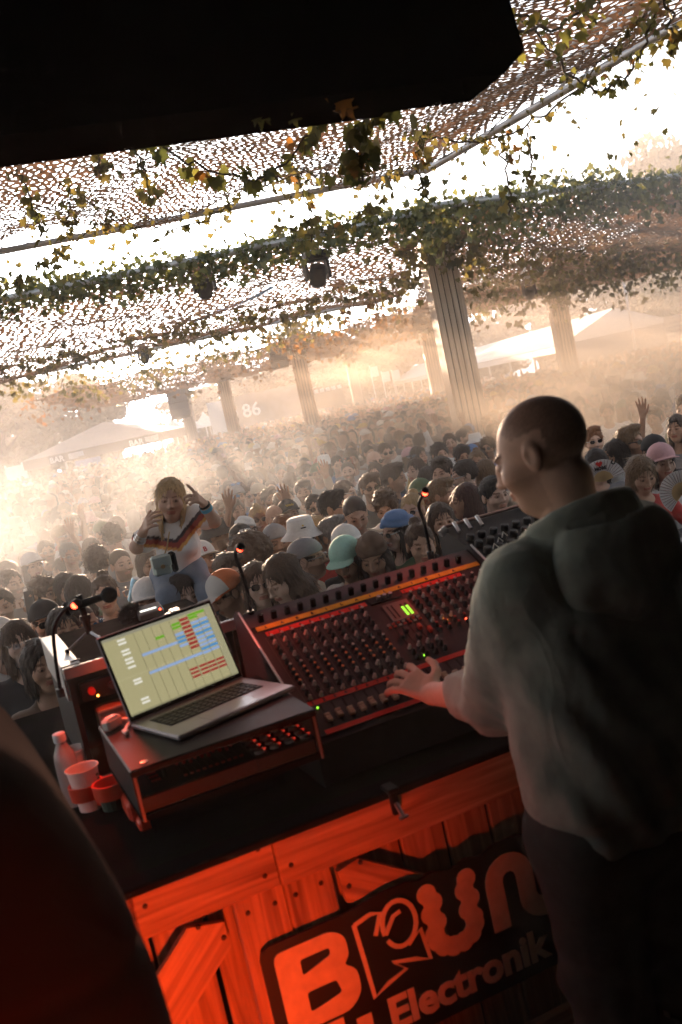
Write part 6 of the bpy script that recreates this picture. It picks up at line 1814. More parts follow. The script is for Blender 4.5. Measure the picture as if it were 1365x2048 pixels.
for k, x in enumerate((-.06, .06)): G.ell(tuple(mid + np.array([x, -.085, -.14])), (.06, .05, .055), .03)
G.cap(shA, shA + (elA - shA) * .62, .060, .066, .03); G.cap(shB, shB + (elB - shB) * .62, .060, .066, .03)
P = np.meshgrid(G.xs, G.ys, G.zs, indexing='ij')
G.d = (G.d + .006 * fbm(P, 30, 4)).astype(np.float32)
G.ell(tuple(mid + np.array([0, -.05, .10])), (.09, .10, .085), .015, 'd')
ex = (shB - shA) / np.linalg.norm(shB - shA); ez_ = np.array([0, 0, 1.]) - ex * ex[2]; ez_ /= np.linalg.norm(ez_)
def stripes(v):
    q = v - (mid + np.array([0, 0, -.115])); x = q @ ex; z = q @ ez_
    zz_ = np.round((z - .55 * np.abs(x)) / .010) * .010
    t = np.ones((len(v), 3), np.float32)
    for a_, b_, c_ in ((.012, .040, (.07, .05, .06)), (-.010, .012, (.42, .07, .05)), (-.034, -.010, (.85, .42, .10))):
        t[(zz_ >= a_) & (zz_ < b_)] = c_
    return t
t_ = link('top', G.mesh('top', mat('striped_jersey', (1, 1, 1), .85, objcol=True, vcol='tint'), stripes), wo); t_.color = (.74, .72, .70, 1)
Jw = Field(lin(lo[0], hi[0], .012), lin(WY - .46, WY + .22, .012), lin(.98, pel[2] + .08, .012))
Jw.cap(pel + np.array([-.05, 0, -.02]), pel + np.array([.05, 0, -.02]), .108, .108, .04)
for k in (0, 1):
    Jw.cap(pel + np.array([(-.08, .08)[k], -.02, -.02]), kn[k], .078, .062, .04); Jw.cap(kn[k], ft[k], .068, .052, .03)
t_ = link('jeans', Jw.mesh('jeans', M_cloth), wo); t_.color = (.16, .20, .26, 1)
for k in range(3):
    b = MB(); p0 = elA + (haA - elA) * (.45 + .12 * k); d_ = (haA - elA) / np.linalg.norm(haA - elA); b.tube([p0 - d_ * .006, p0 + d_ * .006], .036 - .003 * k, 12); b.build('bangle', M_steel, wo)
p0 = elB + (haB - elB) * .72; d_ = (haB - elB) / np.linalg.norm(haB - elB)
b = MB(); b.tube([p0 - d_ * .01, p0 + d_ * .01], .034, 12); b.build('wristband', mat('blue_band', (.12, .42, .6), .6), wo)
b = MB(); b.tube([p0 + d_ * .02, p0 + d_ * .032], .032, 12); b.build('watch', M_black, wo)
q = A(323, 1130, WY - .25); bag = empty('shoulder_bag', q, R(20), 'small silver box bag with a black side hanging at a rider\'s hip', 'bag')
b = MB(); b.box((0, 0, 0), (.10, .06, .11), bev=.012); b.build('body', mat('bag_silver', (.45, .58, .58), .3, .6), bag)
b = MB(); b.box((.068, .01, .0), (.035, .06, .11), bev=.01); b.build('side_panel', M_black, bag)
b = MB(); b.box((0, -.034, .02), (.104, .01, .06), bev=.004); b.build('flap', MATS['bag_silver'], bag)
b = MB(); b.cyl((0, -.04, -.005), (0, -.046, -.005), .012, n=10); b.build('clasp', M_plug, bag)
b = MB(); b.tube([Vector((.03, 0, .05))] + [Vector(tuple(A(*p) - np.array(q))) for p in ((345, 1092, WY - .17), (352, 1062, WY - .15))], .004, 6); b.build('strap', M_plug, bag)
# ------------------------------------------------------------------ the crowd
CAMI = CAM_M.transposed()
def proj(p):
    q = CAMI @ (Vector(p) - Vector((0, 0, CAMZ)))
    if q.z > -.05: return (-1e4, -1e4)
    return (682.5 - FPX * q.x / q.z, 1024 + FPX * q.y / q.z)
PLACED = []
NAMED = []
def put(px, py, var, yaw, hair, hc, top, label, sl='short', hat=None, hatc=None, gl=None, up=False, s=None, skin=None, zoff=0.0, group=None):
    if var in ('M', 'F'): var = random.choice([var, var + '2', var + '3', var + '4'])
    V = VAR[var]; s = s or 1.0
    hz_ = V['O'][2] * s + zoff
    p = atz(px, py, hz_)
    y0 = -math.atan2(p.x, p.y) + R(yaw)
    O = Vector((V['O'][0], V['O'][1], 0)) * s; O.rotate(Euler((0, 0, y0)))
    g_ = Vector((p.x, p.y, zoff)) - O
    # keep clear of the booth front
    bb = (g_ - B0).dot(BN)
    if bb < 2.16: g_ += BN * (2.16 - bb)
    o = person(g_, var, y0, s, hair, hc, top, sl, hat, hatc, gl, up, skin, label, group)
    NAMED.append((px, py, g_.y))
    PLACED.append((g_.x, g_.y))
    return o
S0, S1, S2, S3, S4 = SKIN
N = put
mint_p = N(694, 1118, 'Fn', -25, 'long', 'brown', 'white', 'person in a mint green cap with head bowed behind the mixing console', hat='cap', hatc='mint', skin=S0)
N(617, 1120, 'M', 75, 'short', 'dark', 'beige', 'person in a backwards grey cap and glasses turned sideways', hat='backcap', hatc='grey', gl='clear')
buck = N(607, 1076, 'M', 8, 'short', 'dark', 'black', 'person in a white bucket hat with beige brim and dark sunglasses', hat='bucket', hatc='white', gl='shades', s=1.02)
N(640, 1067, 'F', 40, 'long', 'blond', 'black', 'blond person with eyes lowered in a black top beside the bucket hat')
N(670, 1073, 'M', 42, 'quiff', 'grey', 'red', 'grey-haired person with red sleeves and chin in hand', sl='long')
N(697, 1092, 'F', 20, 'long', 'dark', 'black', 'person in a pale grey cap behind the mint green cap', hat='cap', hatc='white')
N(747, 1112, 'Fn', -12, 'long', 'dark', 'black', 'person in a brown headscarf looking down at the console', hat='scarf', hatc='brown')
N(712, 1030, 'Mn', 8, 'buzz', 'dark', 'beige', 'balding person in a beige open collar shirt looking down', sl='long', s=1.05)
N(793, 1062, 'F', -50, 'longwavy', 'dark', 'green', 'smiling person in a blue patterned bandana and round sunglasses', hat='scarf', hatc='blue', gl='round')
N(742, 977, 'M', 12, 'side', 'brown', 'black', 'person with swept back hair and black sunglasses in a black top', gl='shades', s=1.04)
N(668, 1016, 'M', 72, 'quiff', 'black', 'black', 'dark-haired person in sunglasses seen in profile', gl='shades', s=1.04)
N(773, 1014, 'Mn', -10, 'curly', 'brown', 'white', 'person with loose curly brown hair hiding the face', s=1.02)
N(789, 957, 'M', 70, 'quiff', 'dark', 'navy', 'bearded dark-haired person gazing sideways in a navy top', s=1.04)
N(843, 1090, 'F', 8, 'bun', 'brown', 'brown', 'person with tied back hair just behind the right gooseneck lamp')
N(826, 1022, 'F', -20, 'bun', 'blond', 'grey', 'blond person with a bun and round sunglasses behind the red lamp', gl='round')
N(751, 924, 'M', 18, None, None, 'black', 'bald person in black sunglasses in the middle of the crowd', gl='shades', s=1.05)
N(703, 920, 'M', 12, 'quiff', 'dark', 'grey', 'tall short-haired person in grey left of the bald one', s=1.06)
N(697, 944, 'M', -5, 'buzz', 'dark', 'white', 'balding person with orange glasses pushed up on the head', gl='red', up=True)
N(650, 930, 'F', -10, 'bob', 'dark', 'white', 'person in a pale bucket hat looking aside', hat='bucket', hatc='white')
N(676, 930, 'M', 8, 'short', 'black', 'blue', 'black-haired person in a blue top left of the raised orange glasses')
N(616, 950, 'M', 0, 'curly', 'dark', 'grey', 'curly-haired person in sunglasses and grey top', gl='shades')
N(608, 985, 'Mw', -6, 'side', 'black', 'beige', 'bearded person in beige raising one arm', sl='long')
N(692, 987, 'M', 62, 'short', 'brown', 'navy', 'brown-haired person with thin glasses in profile', gl='clear')
N(632, 1018, 'M', 5, 'short', 'dark', 'black', 'person with black sunglasses in front of the bearded one', gl='shades')
cap_y = N(579, 1030, 'M', 12, 'short', 'brown', 'grey', 'person in a dark flat-peaked cap with yellow lettering', hat='cap', hatc='black')
N(571, 1063, 'M', 10, 'short', 'ginger', 'grey', 'ginger-haired person left of the white bucket hat')
N(636, 948, 'M', -8, 'short', 'dark', 'grey', 'person in a dark green cap before the curly-haired one', hat='cap', hatc='green')
N(752, 948, 'F', -14, 'long', 'dark', 'white', 'dark long-haired person just below the bald one')
N(839, 913, 'F', 45, 'long', 'dark', 'yellow', 'long dark-haired person in mustard yellow', sl='long')
N(832, 942, 'F', -40, 'long', 'brown', 'black', 'person with sunglasses pushed up on long brown hair', gl='shades', up=True)
N(885, 945, 'M', -22, 'quiff', 'dark', 'white', 'stern dark-haired person in an open white shirt', sl='long', s=1.05)
N(929, 952, 'M', -75, 'short', 'dark', 'black', 'person with a clean fade haircut and glasses in left profile', gl='clear', s=1.03)
N(927, 915, 'M', 12, 'curly', 'dark', 'teal', 'laughing curly-haired person in a teal top')
N(956, 926, 'F', -6, 'bun', 'light', 'grey', 'light-haired person with hair tied back beside the laughing one')
N(901, 886, 'M', 0, 'short', 'brown', 'white', 'short-haired person lit from behind in white above the laughing one')
N(930, 1003, 'F', -70, 'long', 'auburn', 'pink', 'person with long dark auburn hair smiling in left profile', sl='long')
N(990, 992, 'M', 30, 'side', 'black', 'black', 'person with slick wet-look black hair beyond the desktop mixer', s=1.02)
N(885, 991, 'M', 68, 'side', 'light', 'black', 'person with straight light brown hair in right profile')
N(885, 1045, 'F', 10, 'long', 'brown', 'black', 'long brown-haired person in front of the desktop mixer')
N(974, 948, 'F', 170, 'long', 'light', 'beige', 'person with long light hair turned away from the booth')
N(881, 910, 'M', 20, 'curly', 'dark', 'grey', 'curly dark-haired person in grey behind the stern one', s=1.02)
N(846, 990, 'M', 30, 'short', 'dark', 'black', 'person in a faded green cap behind the right red lamp', hat='cap', hatc='green', gl='shades')
N(840, 885, 'M', 160, 'quiff', 'brown', 'grey', 'brown-haired person in grey facing away near the mustard top')
N(860, 960, 'F', 150, 'longwavy', 'black', 'black', 'person in black with dark wavy hair facing away beside the white shirt')
N(88, 1333, 'F', 12, 'bob', 'dark', 'brown', 'person with dark wavy hair and bare shoulders in a brown knit left of the rack', skin=S2)
N(94, 1246, 'M', 6, 'short', 'dark', 'black', 'person in a dark cap and sunglasses behind the microphone lamp', hat='cap', hatc='black', gl='shades')
N(40, 1288, 'F', 8, 'fringe', 'brown', 'black', 'person with a fringe, round glasses and hair clipped up', gl='clear')
N(2, 1282, 'M', 50, 'short', 'dark', 'white', 'person in a white and red cap and a white sports top', hat='cap', hatc='white', sl='long')
ph_a = N(5, 1214, 'Mp', -5, 'short', 'dark', 'black', 'person in black filming with a phone at arm\'s length', skin=S0)
N(163, 1252, 'M', 60, 'buzz', 'dark', 'black', 'person with cropped hair and blue mirrored sunglasses', gl='blue')
N(132, 1262, 'F', 10, 'long', 'dark', 'grey', 'face peeking out behind the dark cap and blue sunglasses')
N(92, 1190, 'M', 40, 'curly', 'brown', 'grey', 'curly-haired person looking sideways above the phone holder')
N(66, 1134, 'F', 20, 'bob', 'dark', 'white', 'person in a plain white cap in the left haze', hat='cap', hatc='white')
N(24, 1170, 'M', 30, 'short', 'brown', 'black', 'person with short cropped brown hair at the left haze edge')
N(163, 1186, 'F', 150, 'long', 'dark', 'black', 'long dark-haired person facing away behind the microphone')
N(196, 1126, 'M', 165, 'curly', 'brown', 'grey', 'broad brown-haired head facing away above a raised phone', s=1.03)
N(244, 1130, 'M', 20, 'buzz', 'brown', 'grey', 'person with a close fade haircut left of the rider')
ph_b = N(137, 1182, 'Fp', 10, 'long', 'dark', 'green', 'person holding up a phone to film the booth')
ph_c = N(212, 1190, 'Fp', -6, 'bun', 'brown', 'green', 'person lifting a blue drink can overhead')
N(141, 1112, 'M', 10, 'short', 'grey', 'white', 'older person with metal glasses in the left haze', gl='clear')
N(300, 1202, 'M', -12, 'short', 'dark', 'white', 'person in a white cap with a round emblem behind the recorder', hat='cap', hatc='white')
cap_o = N(453, 1188, 'Mn', -60, 'short', 'brown', 'black', 'person in an orange and white cap between laptop and console', hat='cap', hatc='orange')
N(519, 1170, 'F', 6, 'long', 'brown', 'white', 'person with straight brown hair and large sunglasses by the left red lamp', gl='shades')
N(566, 1158, 'Fn', -55, 'longwavy', 'brown', 'white', 'person with long loose brown hair looking down in a white blouse', sl='short', s=1.03)
N(459, 1148, 'M', 18, 'side', 'dark', 'grey', 'dark bearded person tilting the head behind the orange cap')
N(505, 1118, 'M', 175, 'afro', 'brown', 'beige', 'large round curly brown hair seen from behind')
cap_g = N(487, 1083, 'M', 20, 'short', 'dark', 'black', 'person in a black cap with white arched lettering', hat='cap', hatc='black', gl='shades')
N(554, 1086, 'M', 14, 'short', 'brown', 'grey', 'clean-shaven person in a backwards grey cap facing the booth', hat='backcap', hatc='grey')
N(493, 1064, 'F', 6, 'long', 'dark', 'grey', 'person in a white headband scarf and dark glasses', hat='scarf', hatc='white', gl='clear')
N(435, 1072, 'M', 70, 'short', 'dark', 'black', 'person in a black bucket hat in right profile beside the rider', hat='bucket', hatc='black')
N(473, 1022, 'F', 25, 'longwavy', 'brown', 'blue', 'person with pale sunglasses pushed up on wavy brown hair', gl='blue', up=True)
N(442, 1026, 'M', 10, 'side', 'brown', 'white', 'young person with brown sunglasses in a white vest', gl='shades')
N(552, 1038, 'M', 10, None, None, 'grey', 'bald bearded person left of the yellow-lettered cap')
N(519, 1040, 'Fw', 5, 'bun', 'blond', 'white', 'clapping person in sunglasses with both hands raised', gl='shades')
carrier = N(407, 1122, 'M', 18, 'long', 'brown', 'green', 'long-haired bearded person in a white-fronted cap carrying the rider', hat='cap', hatc='white', s=1.02)
N(384, 1153, 'M', 25, 'buzz', 'grey', 'grey', 'balding person in red-framed sunglasses below the rider', gl='red')
N(368, 1195, 'F', 20, 'long', 'dark', 'black', 'dark-haired person just above the laptop screen')
N(520, 990, 'M', 20, 'short', 'dark', 'blue', 'person in a light cap right of the raised sunglasses', hat='cap', hatc='beige')
N(541, 1000, 'M', 15, 'quiff', 'black', 'black', 'black-haired person with hand to mouth beside the light cap')
N(566, 1010, 'M', 8, 'short', 'brown', 'grey', 'brown-haired person above the yellow-lettered cap')
N(477, 994, 'M', 10, 'short', 'dark', 'grey', 'person in a grey cap with goggles on the brim', hat='cap', hatc='grey', gl='blue', up=True)
N(400, 1060, 'M', 30, 'short', 'dark', 'red', 'bearded person in a red top right behind the rider')
N(310, 1080, 'M', 40, 'short', 'brown', 'white', 'person with clear glasses left of the rider\'s arm', gl='clear')
N(300, 1130, 'F', 15, 'bob', 'brown', 'green', 'brown-haired person beside the raised drink can')
N(1262, 887, 'M', 55, 'quiff', 'light', 'white', 'fair short-haired person with black sunglasses in a white shirt', gl='shades', s=1.04)
N(1188, 884, 'M', 12, 'quiff', 'ginger', 'white', 'red-haired person with pale-framed sunglasses beside the performer\'s head', gl='round', s=1.02)
N(1230, 912, 'F', -65, 'long', 'dark', 'black', 'person with long dark hair in left profile above the white fan')
N(1311, 905, 'M', 20, 'short', 'dark', 'black', 'person in a black cap with a small white bow', hat='cap', hatc='black')
N(1325, 925, 'F', 20, 'bob', 'dark', 'white', 'person in a pink cap shading the face', hat='cap', hatc='pink')
N(1284, 950, 'Fl', 22, 'bob', 'light', 'red', 'person with a brown bob in a dark red jumper leaning on the turf', sl='long')
fan_p = N(1196, 932, 'Fn', 5, 'long', 'dark', 'grey', 'dark-haired person hidden behind the white hand fan')
N(1280, 760, 'M', 5, 'short', 'dark', 'white', 'person in a bright white bucket hat far back in the warm-tinted smoke', hat='bucket', hatc='white')
N(1354, 858, 'Fw', -20, 'long', 'dark', 'grey', 'smiling person with hands lifted at the right edge of the smoke')
N(1215, 826, 'M', 5, 'short', 'brown', 'white', 'smiling person dissolving into the warm-tinted smoke')
N(1268, 812, 'F', 0, 'long', 'light', 'white', 'light-haired person dissolving into the warm-tinted smoke')
N(600, 855, 'Mw', 0, 'short', 'dark', 'black', 'person raised above the crowd waving beside a column', zoff=.0, s=1.06)
# lettering and colour panels on caps
def hat_of(o): return [c for c in o.children if c.name.startswith('hat')][0]
def cap_text(o, txt, size, m, z=.078):
    me = text_mesh(txt, size, bold=.0012, extrude=.001, name='cap_lettering', m=m, align='CENTER'); me.transform(Matrix.Rotation(math.pi / 2, 4, 'X'))
    for v in me.vertices: v.co.y += 4.2 * v.co.x ** 2
    link('cap_lettering', me, hat_of(o), (0, -.1035, z), (R(-24), 0, 0))
M_ywl = mat('yellow_thread', (.7, .5, .06), .7)
cap_text(carrier, 'B', .045, mat('red_thread', (.4, .03, .04), .7), .066); cap_text(cap_g, 'GRADA', .026, M_white)
b = MB(); b.tube([(-.034 + .0045 * k, -.1045 + 4.2 * (-.034 + .0045 * k) ** 2, .086 + .010 * math.sin(k * 1.7)) for k in range(16)], .0022, 5); b.build('yellow_script', M_ywl, hat_of(cap_y))
b = MB(); b.box((0, -.106, .078), (.034, .004, .007)); b.build('dark_print', M_black, hat_of(buck)); b = MB(); b.box((0, -.102, .092), (.010, .004, .010), rot=(0, R(45), 0)); b.build('yellow_print', M_ywl, hat_of(buck))
hm_ = HATS['cap'].copy(); hm_.materials.append(mat('cap_white_panel', (.7, .66, .6), .85)); 
for p in hm_.polygons: p.material_index = 1 if (p.center.y < -.01 and p.center.z > .045 + .0 * p.center.x) else 0
hat_of(cap_o).data = hm_
hm2 = HATS['cap'].copy(); hm2.materials.append(mat('cap_navy', (.02, .025, .05), .85))
for p in hm2.polygons: p.material_index = 1 if (p.center.y > .02 or p.center.z < .042) else 0
hat_of(carrier).data = hm2
# things held up
def in_hand(p, dz=.0):
    s = p.scale.x; v = Vector((.195, -.285, 1.665 + dz)) * s; v.rotate(Euler((0, 0, p.rotation_euler.z))); return p.location + v
def phone(p, rz, label):
    q = in_hand(p); o = empty('phone', q, rz, label, 'phone'); o.rotation_euler = (R(8), 0, rz)
    b = MB(); b.box((0, 0, 0), (.074, .008, .150), bev=.004); b.build('body', M_dark, o)
    b = MB(); b.box((0, -.0046, 0), (.066, .0008, .138)); b.build('screen', mat('phone_glass', (.05, .06, .065), .15, spec=.7), o)
    b = MB(); b.box((-.02, .0055, .055), (.022, .003, .03), bev=.001); b.build('camera_bump', M_black, o)
phone(ph_a, R(165), 'dark phone held up by the person in black at the left')
phone(ph_b, R(185), 'phone raised upright above the crowd left of the rider')
q = in_hand(ph_c, .01); o = empty('drink_can', q, 0, 'slim blue and white drink can lifted in a hand', 'can'); o.rotation_euler = (R(10), R(25), 0)
b = MB(); b.lathe([(.022, -.075), (.028, -.068), (.028, .06), (.023, .072), (.023, .075)], 18); b.build('body', mat('can_blue', (.30, .50, .62), .3, .6, vary=.3, vscale=25), o, True)
b = MB(); b.lathe([(.0, -.0755), (.021, -.0755), (.021, -.077)], 14); b.lathe([(0, .074), (.022, .074), (.022, .0765)], 14); b.build('ends', M_alu, o)
def fan(px, py, y, rad, rot, label, words):
    q = aty(px, py, y); o = empty('hand_fan', q, 0, label, 'hand fan'); o.rotation_euler = (R(-8), R(-rot), -math.atan2(q.x, q.y))
    n = 18; a0, a1 = R(8), R(172)
    leaf_m = mat('fan_paper', (.78, .74, .72), .8); rib_m = mat('fan_wood', (.55, .36, .16), .6)
    for k in range(n):
        t0, t1 = a0 + (a1 - a0) * k / n, a0 + (a1 - a0) * (k + 1) / n; tm_ = (t0 + t1) / 2
        b = MB(); P_ = [(rad * .46 * math.cos(t0), 0, rad * .46 * math.sin(t0)), (rad * math.cos(t0), 0, rad * math.sin(t0)), (rad * math.cos(tm_), -.004, rad * math.sin(tm_)), (rad * math.cos(t1), 0, rad * math.sin(t1)), (rad * .46 * math.cos(t1), 0, rad * .46 * math.sin(t1)), (rad * .46 * math.cos(tm_), -.004, rad * .46 * math.sin(tm_))]
        b.add(P_, [(0, 1, 2, 5), (5, 2, 3, 4)]); b.build('pleat', leaf_m, o)
        d = Vector((math.cos(tm_), 0, math.sin(tm_))); b = MB(); b.box(tuple(d * rad * .24), (rad * .5, .003, .010), rot=Matrix.Rotation(-tm_, 3, 'Y')); b.build('rib', rib_m, o)
        b = MB(); b.box(tuple(d * rad * .73 + Vector((0, -.006, 0))), (rad * .5, .002, .0025), rot=Matrix.Rotation(-tm_, 3, 'Y')); b.build('rib_line', mat('fan_line', (.25, .12, .10), .7), o)
    if words:
        hp = [(.16 * math.sin(t) ** 3 * rad * .95, (.13 * math.cos(t) - .05 * math.cos(2 * t) - .02 * math.cos(3 * t) - .01 * math.cos(4 * t)) * rad * .95) for t in np.linspace(0, 2 * math.pi, 28, endpoint=False)]
        b = MB(); b.prism(hp, .0075, .009, Matrix.Translation((-.04 * rad, 0, .80 * rad)) @ Matrix.Rotation(math.pi / 2, 4, 'X')); b.build('red_heart', mat('heart_red', (.65, .03, .02), .6), o)
        for (tx, x, z, sz, rr) in [('I', -.70, .52, .22, 35), ('U', .46, .72, .24, -28)]:
            me = text_mesh(tx, sz * rad * 1.2, bold=.002, extrude=.0006, name='fan_lettering', m=M_ink); me.transform(Matrix.Rotation(math.pi / 2, 4, 'X')); link('fan_lettering', me, o, (x * rad, -.009, z * rad), (0, R(-rr), 0))
        me = text_mesh('MORE', .17 * rad * 1.2, bold=.001, extrude=.0006, name='fan_lettering', m=M_ink, align='CENTER'); me.transform(Matrix.Rotation(math.pi / 2, 4, 'X')); link('fan_lettering', me, o, (-.02 * rad, -.009, .53 * rad))
fan(1208, 962, 5.9, .130, 2, 'white pleated hand fan reading I heart U MORE', True)
fan(1366, 985, 5.7, .13, 60, 'second white pleated hand fan cut by the frame beside the red jumper', False)

# ---- everyone else one can make out: random individuals
HD = {'short': 'short', 'quiff': 'swept-up', 'buzz': 'cropped', 'curly': 'curly', 'side': 'side-parted', 'bun': 'tied-back', 'long': 'long', 'longwavy': 'long wavy', 'bob': 'bobbed', 'fringe': 'fringed'}
cand = []
r_ = random.Random(5)
yy = 4.4
while yy < 24:
    xx = -.62 * yy - 1
    while xx < .62 * yy + 1.5:
        cand.append((xx + r_.uniform(-.17, .17), yy + r_.uniform(-.17, .17))); xx += .51
    yy += .49
cand.sort(key=lambda c: c[1])
count = len(PLACED)
COLS = [(o.location.x, o.location.y) for o in col.objects if o.name.split('.')[0] == 'column']
RMAX = 24; TAKEN = []
for (x, y) in cand:
    if count >= 300: RMAX = y; break
    g_ = Vector((x, y, 0))
    if (g_ - B0).dot(BN) < 2.75: continue
    hp = proj((x, y, 1.66))
    inframe = -25 < hp[0] < 1390
    if not inframe and not (y < 9.5 and -260 < hp[0] < 1640): continue
    if 990 < hp[0] < 1190 and 800 < hp[1] < 1010: continue          # wholly behind the performer
    if 1000 < hp[0] < 1390 and hp[1] > 1000: continue
    if any((x - a) ** 2 + (y - b) ** 2 < .37 ** 2 for a, b in PLACED): continue
    if any((x - a) ** 2 + (y - b) ** 2 < .6 ** 2 for a, b in COLS): continue
    rad_ = .13 * FPX / y
    if any(y < c_ + .1 and abs(hp[0] - a) < rad_ and -rad_ * 2.2 < hp[1] - b < rad_ * 1.6 for a, b, c_ in NAMED): continue
    # leave the view of the rider open
    if y < 5.3 and 270 < hp[0] < 450: continue
    fem = r_.random() < .42
    away = r_.random() < .10
    yaw = 170 if away else r_.gauss(0, 30)
    var = (r_.choices(['F', 'Ff', 'Fn', 'Fw', 'Fp', 'F2', 'F3', 'F4'], [2.5, 2, 1.2, .7, .4, 2.5, 2.5, 2])[0] if fem else r_.choices(['M', 'Mf', 'Mn', 'Mw', 'Mp', 'M2', 'M3', 'M4'], [2.5, 2, 1.2, .7, .4, 2.5, 2.5, 2])[0])
    hair = r_.choice(['long', 'longwavy', 'bob', 'bun', 'fringe', 'long']) if fem else r_.choice(['short', 'quiff', 'buzz', 'curly', 'side', 'short'])
    hc = r_.choices(['dark', 'black', 'brown', 'light', 'blond', 'ginger', 'grey'], [6, 3, 5, 2, 2 if fem else .6, .5, .6])[0]
    hat = r_.choices([None, 'cap', 'bucket', 'backcap'], [8, 1.2, .6, .4])[0]; hatc = r_.choice(['white', 'black', 'grey', 'beige', 'blue', 'pink', 'green'])
    gl = r_.choices([None, 'shades', 'clear'], [7, 2.4, .8])[0]
    top = r_.choices(['black', 'white', 'grey', 'navy', 'beige', 'red', 'green', 'blue', 'pink', 'teal', 'brown'], [5, 5, 3, 2, 2, .7, .8, 1, .6, .5, .8])[0]
    sl = 'long' if r_.random() < .2 else 'short'
    where = ('in the front rows' if y < 7.5 else 'amid the crowd' if y < 11 else 'deep in the haze')
    d_ = f"person with {HD[hair]} {'light' if hc == 'light' else hc} hair in a {top} top"
    if hat: d_ = f"person in a {hatc} {dict(cap='cap', bucket='bucket hat', backcap='backwards cap')[hat]} and {top} top"
    if gl == 'shades': d_ += ' and sunglasses'
    if away: d_ += ', facing away'
    elif var in ('Fw', 'Mw'): d_ += ', arms up' if fem else ', one arm up'
    s = r_.uniform(.93, 1.05) * (.955 if fem else 1.0)
    y0 = -math.atan2(x, y) + R(yaw)
    person(g_, var, y0, s, hair, hc, top, sl, hat, hatc, gl, False, None, ' '.join((d_ + ' ' + where).split()[:16]), 'people in the dancing crowd')
    PLACED.append((x, y)); count += inframe
NEAR_R = RMAX
# ---- the far crowd, too many to count
def bust(kind, h):
    F_ = Field(lin(-.30, .30, h * 1.4), lin(-.20, .22, h * 1.3), grid_nu([(.95, 1.45, h * 1.8), (1.45, 1.85, h)]))
    F_.ell((0, 0, 1.22), (.19, .12, .25), .03); F_.cap((-.17, 0, 1.41), (.17, 0, 1.41), .06, None, .05); F_.cap((0, .01, 1.42), (0, 0, 1.6), .055, .055, .02)
    F_.cap((-.2, 0, 1.4), (-.26, 0, 1.0), .055, .05, .03); F_.cap((.2, 0, 1.4), (.26, 0, 1.0), .055, .05, .03)
    F_.ell((0, 0, 1.645), (.078, .098, .118), .02)
    if kind == 'long': F_.ell((0, .045, 1.61), (.10, .085, .17), .02)
    if kind == 'cap': F_.ell((0, -.12, 1.69), (.07, .07, .018), .01); F_.ell((0, .0, 1.70), (.094, .112, .075), .01)
    if kind == 'hat': F_.ell((0, 0, 1.685), (.15, .16, .02), .02); F_.ell((0, 0, 1.72), (.095, .11, .08), .02)
    if kind == 'up': F_.cap((.2, 0, 1.42), (.30, -.05, 1.6), .05, .04, .03); F_.cap((.30, -.05, 1.6), (.24, -.1, 1.82), .04, .035, .02)
    v, f = surf_d(F_.d, F_.xs, F_.ys, F_.zs)
    cls = np.zeros(len(v), int)      # 0 cloth 1 skin 2 hair
    cls[v[:, 2] > 1.475] = 1
    if kind == 'up': cls[(v[:, 0] > .215) & (v[:, 2] > 1.47)] = 1
    hr = (v[:, 2] > 1.70 - .9 * (v[:, 1] + .02)) & (v[:, 2] > 1.56) & (np.abs(v[:, 0]) < .2)
    if kind == 'long': hr |= (v[:, 2] > 1.44) & (v[:, 2] < 1.7) & ((v[:, 1] > -.01) | (np.abs(v[:, 0]) > .075)) & (np.abs(v[:, 0]) < .12) & (v[:, 1] > -.04)
    if kind in ('cap', 'hat'): hr = v[:, 2] > 1.672 - (.02 if kind == 'hat' else 0)
    cls[hr] = 2
    return v, f, cls, kind
near_t = [bust(k, .026) for k in ('short', 'long', 'cap', 'hat', 'up')]; far_t = [bust(k, .042) for k in ('short', 'long', 'cap', 'hat', 'up')]
rg = np.random.default_rng(11)
VV, FF, TT = [], [], []; off = 0
yy = 5.2
while yy < 74:
    step = .46 + max(0, yy - 26) * .008
    xx = -.50 * yy - 2.5
    while xx < .52 * yy + 3:
        x, y = xx + rg.uniform(-.2, .2) * step * 1.6, yy + rg.uniform(-.2, .2) * step
        xx += step * rg.uniform(.9, 1.25)
        if rg.random() < .06: continue
        if y > 57 and x < -8: continue
        if y < NEAR_R - .3:
            hp = proj((x, y, 1.66))
            if y < 9.6 or -40 < hp[0] < 1405 or (Vector((x, y, 0)) - B0).dot(BN) < 2.8: continue
        if y < NEAR_R + .2 and any((x - a) ** 2 + (y - b) ** 2 < .38 ** 2 for a, b in PLACED[-90:]): continue
        if any((x - a) ** 2 + (y - b) ** 2 < .55 ** 2 for a, b in COLS): continue
        hx = n0.x + (f0.x - n0.x) * (y - 45) / 55
        if y > 43.5 and x > hx - 3.6: continue
        T = (near_t if y < 34 else far_t)[rg.choice(5, p=[.43, .31, .12, .06, .08])]
        v, f, cls, kind = T
        an = -math.atan2(x, y) + rg.normal(0, .5); s = rg.uniform(.92, 1.06)
        c_, s_2 = math.cos(an), math.sin(an)
        w = np.stack([(v[:, 0] * c_ - v[:, 1] * s_2) * s + x, (v[:, 0] * s_2 + v[:, 1] * c_) * s + y, v[:, 2] * s], 1)
        cl_ = np.array(list(CC.values())[rg.choice(len(CC), p=[.22, .24, .12, .08, .09, .03, .04, .05, .03, .03, .02, .005, .015, .03])])
        hc_ = np.array(list(HC.values())[rg.choice(8, p=[.18, .34, .26, .08, .06, .04, .02, .02])])
        if kind in ('cap', 'hat'): hc_ = np.array(CC[rg.choice(['white', 'white', 'black', 'beige', 'blue', 'grey', 'yellow', 'pink'])])
        tb = np.stack([cl_, np.array(SKIN[rg.integers(0, 5)]), hc_])
        VV.append(w); FF.append(f + off); TT.append(tb[cls]); off += len(v)
    yy += step
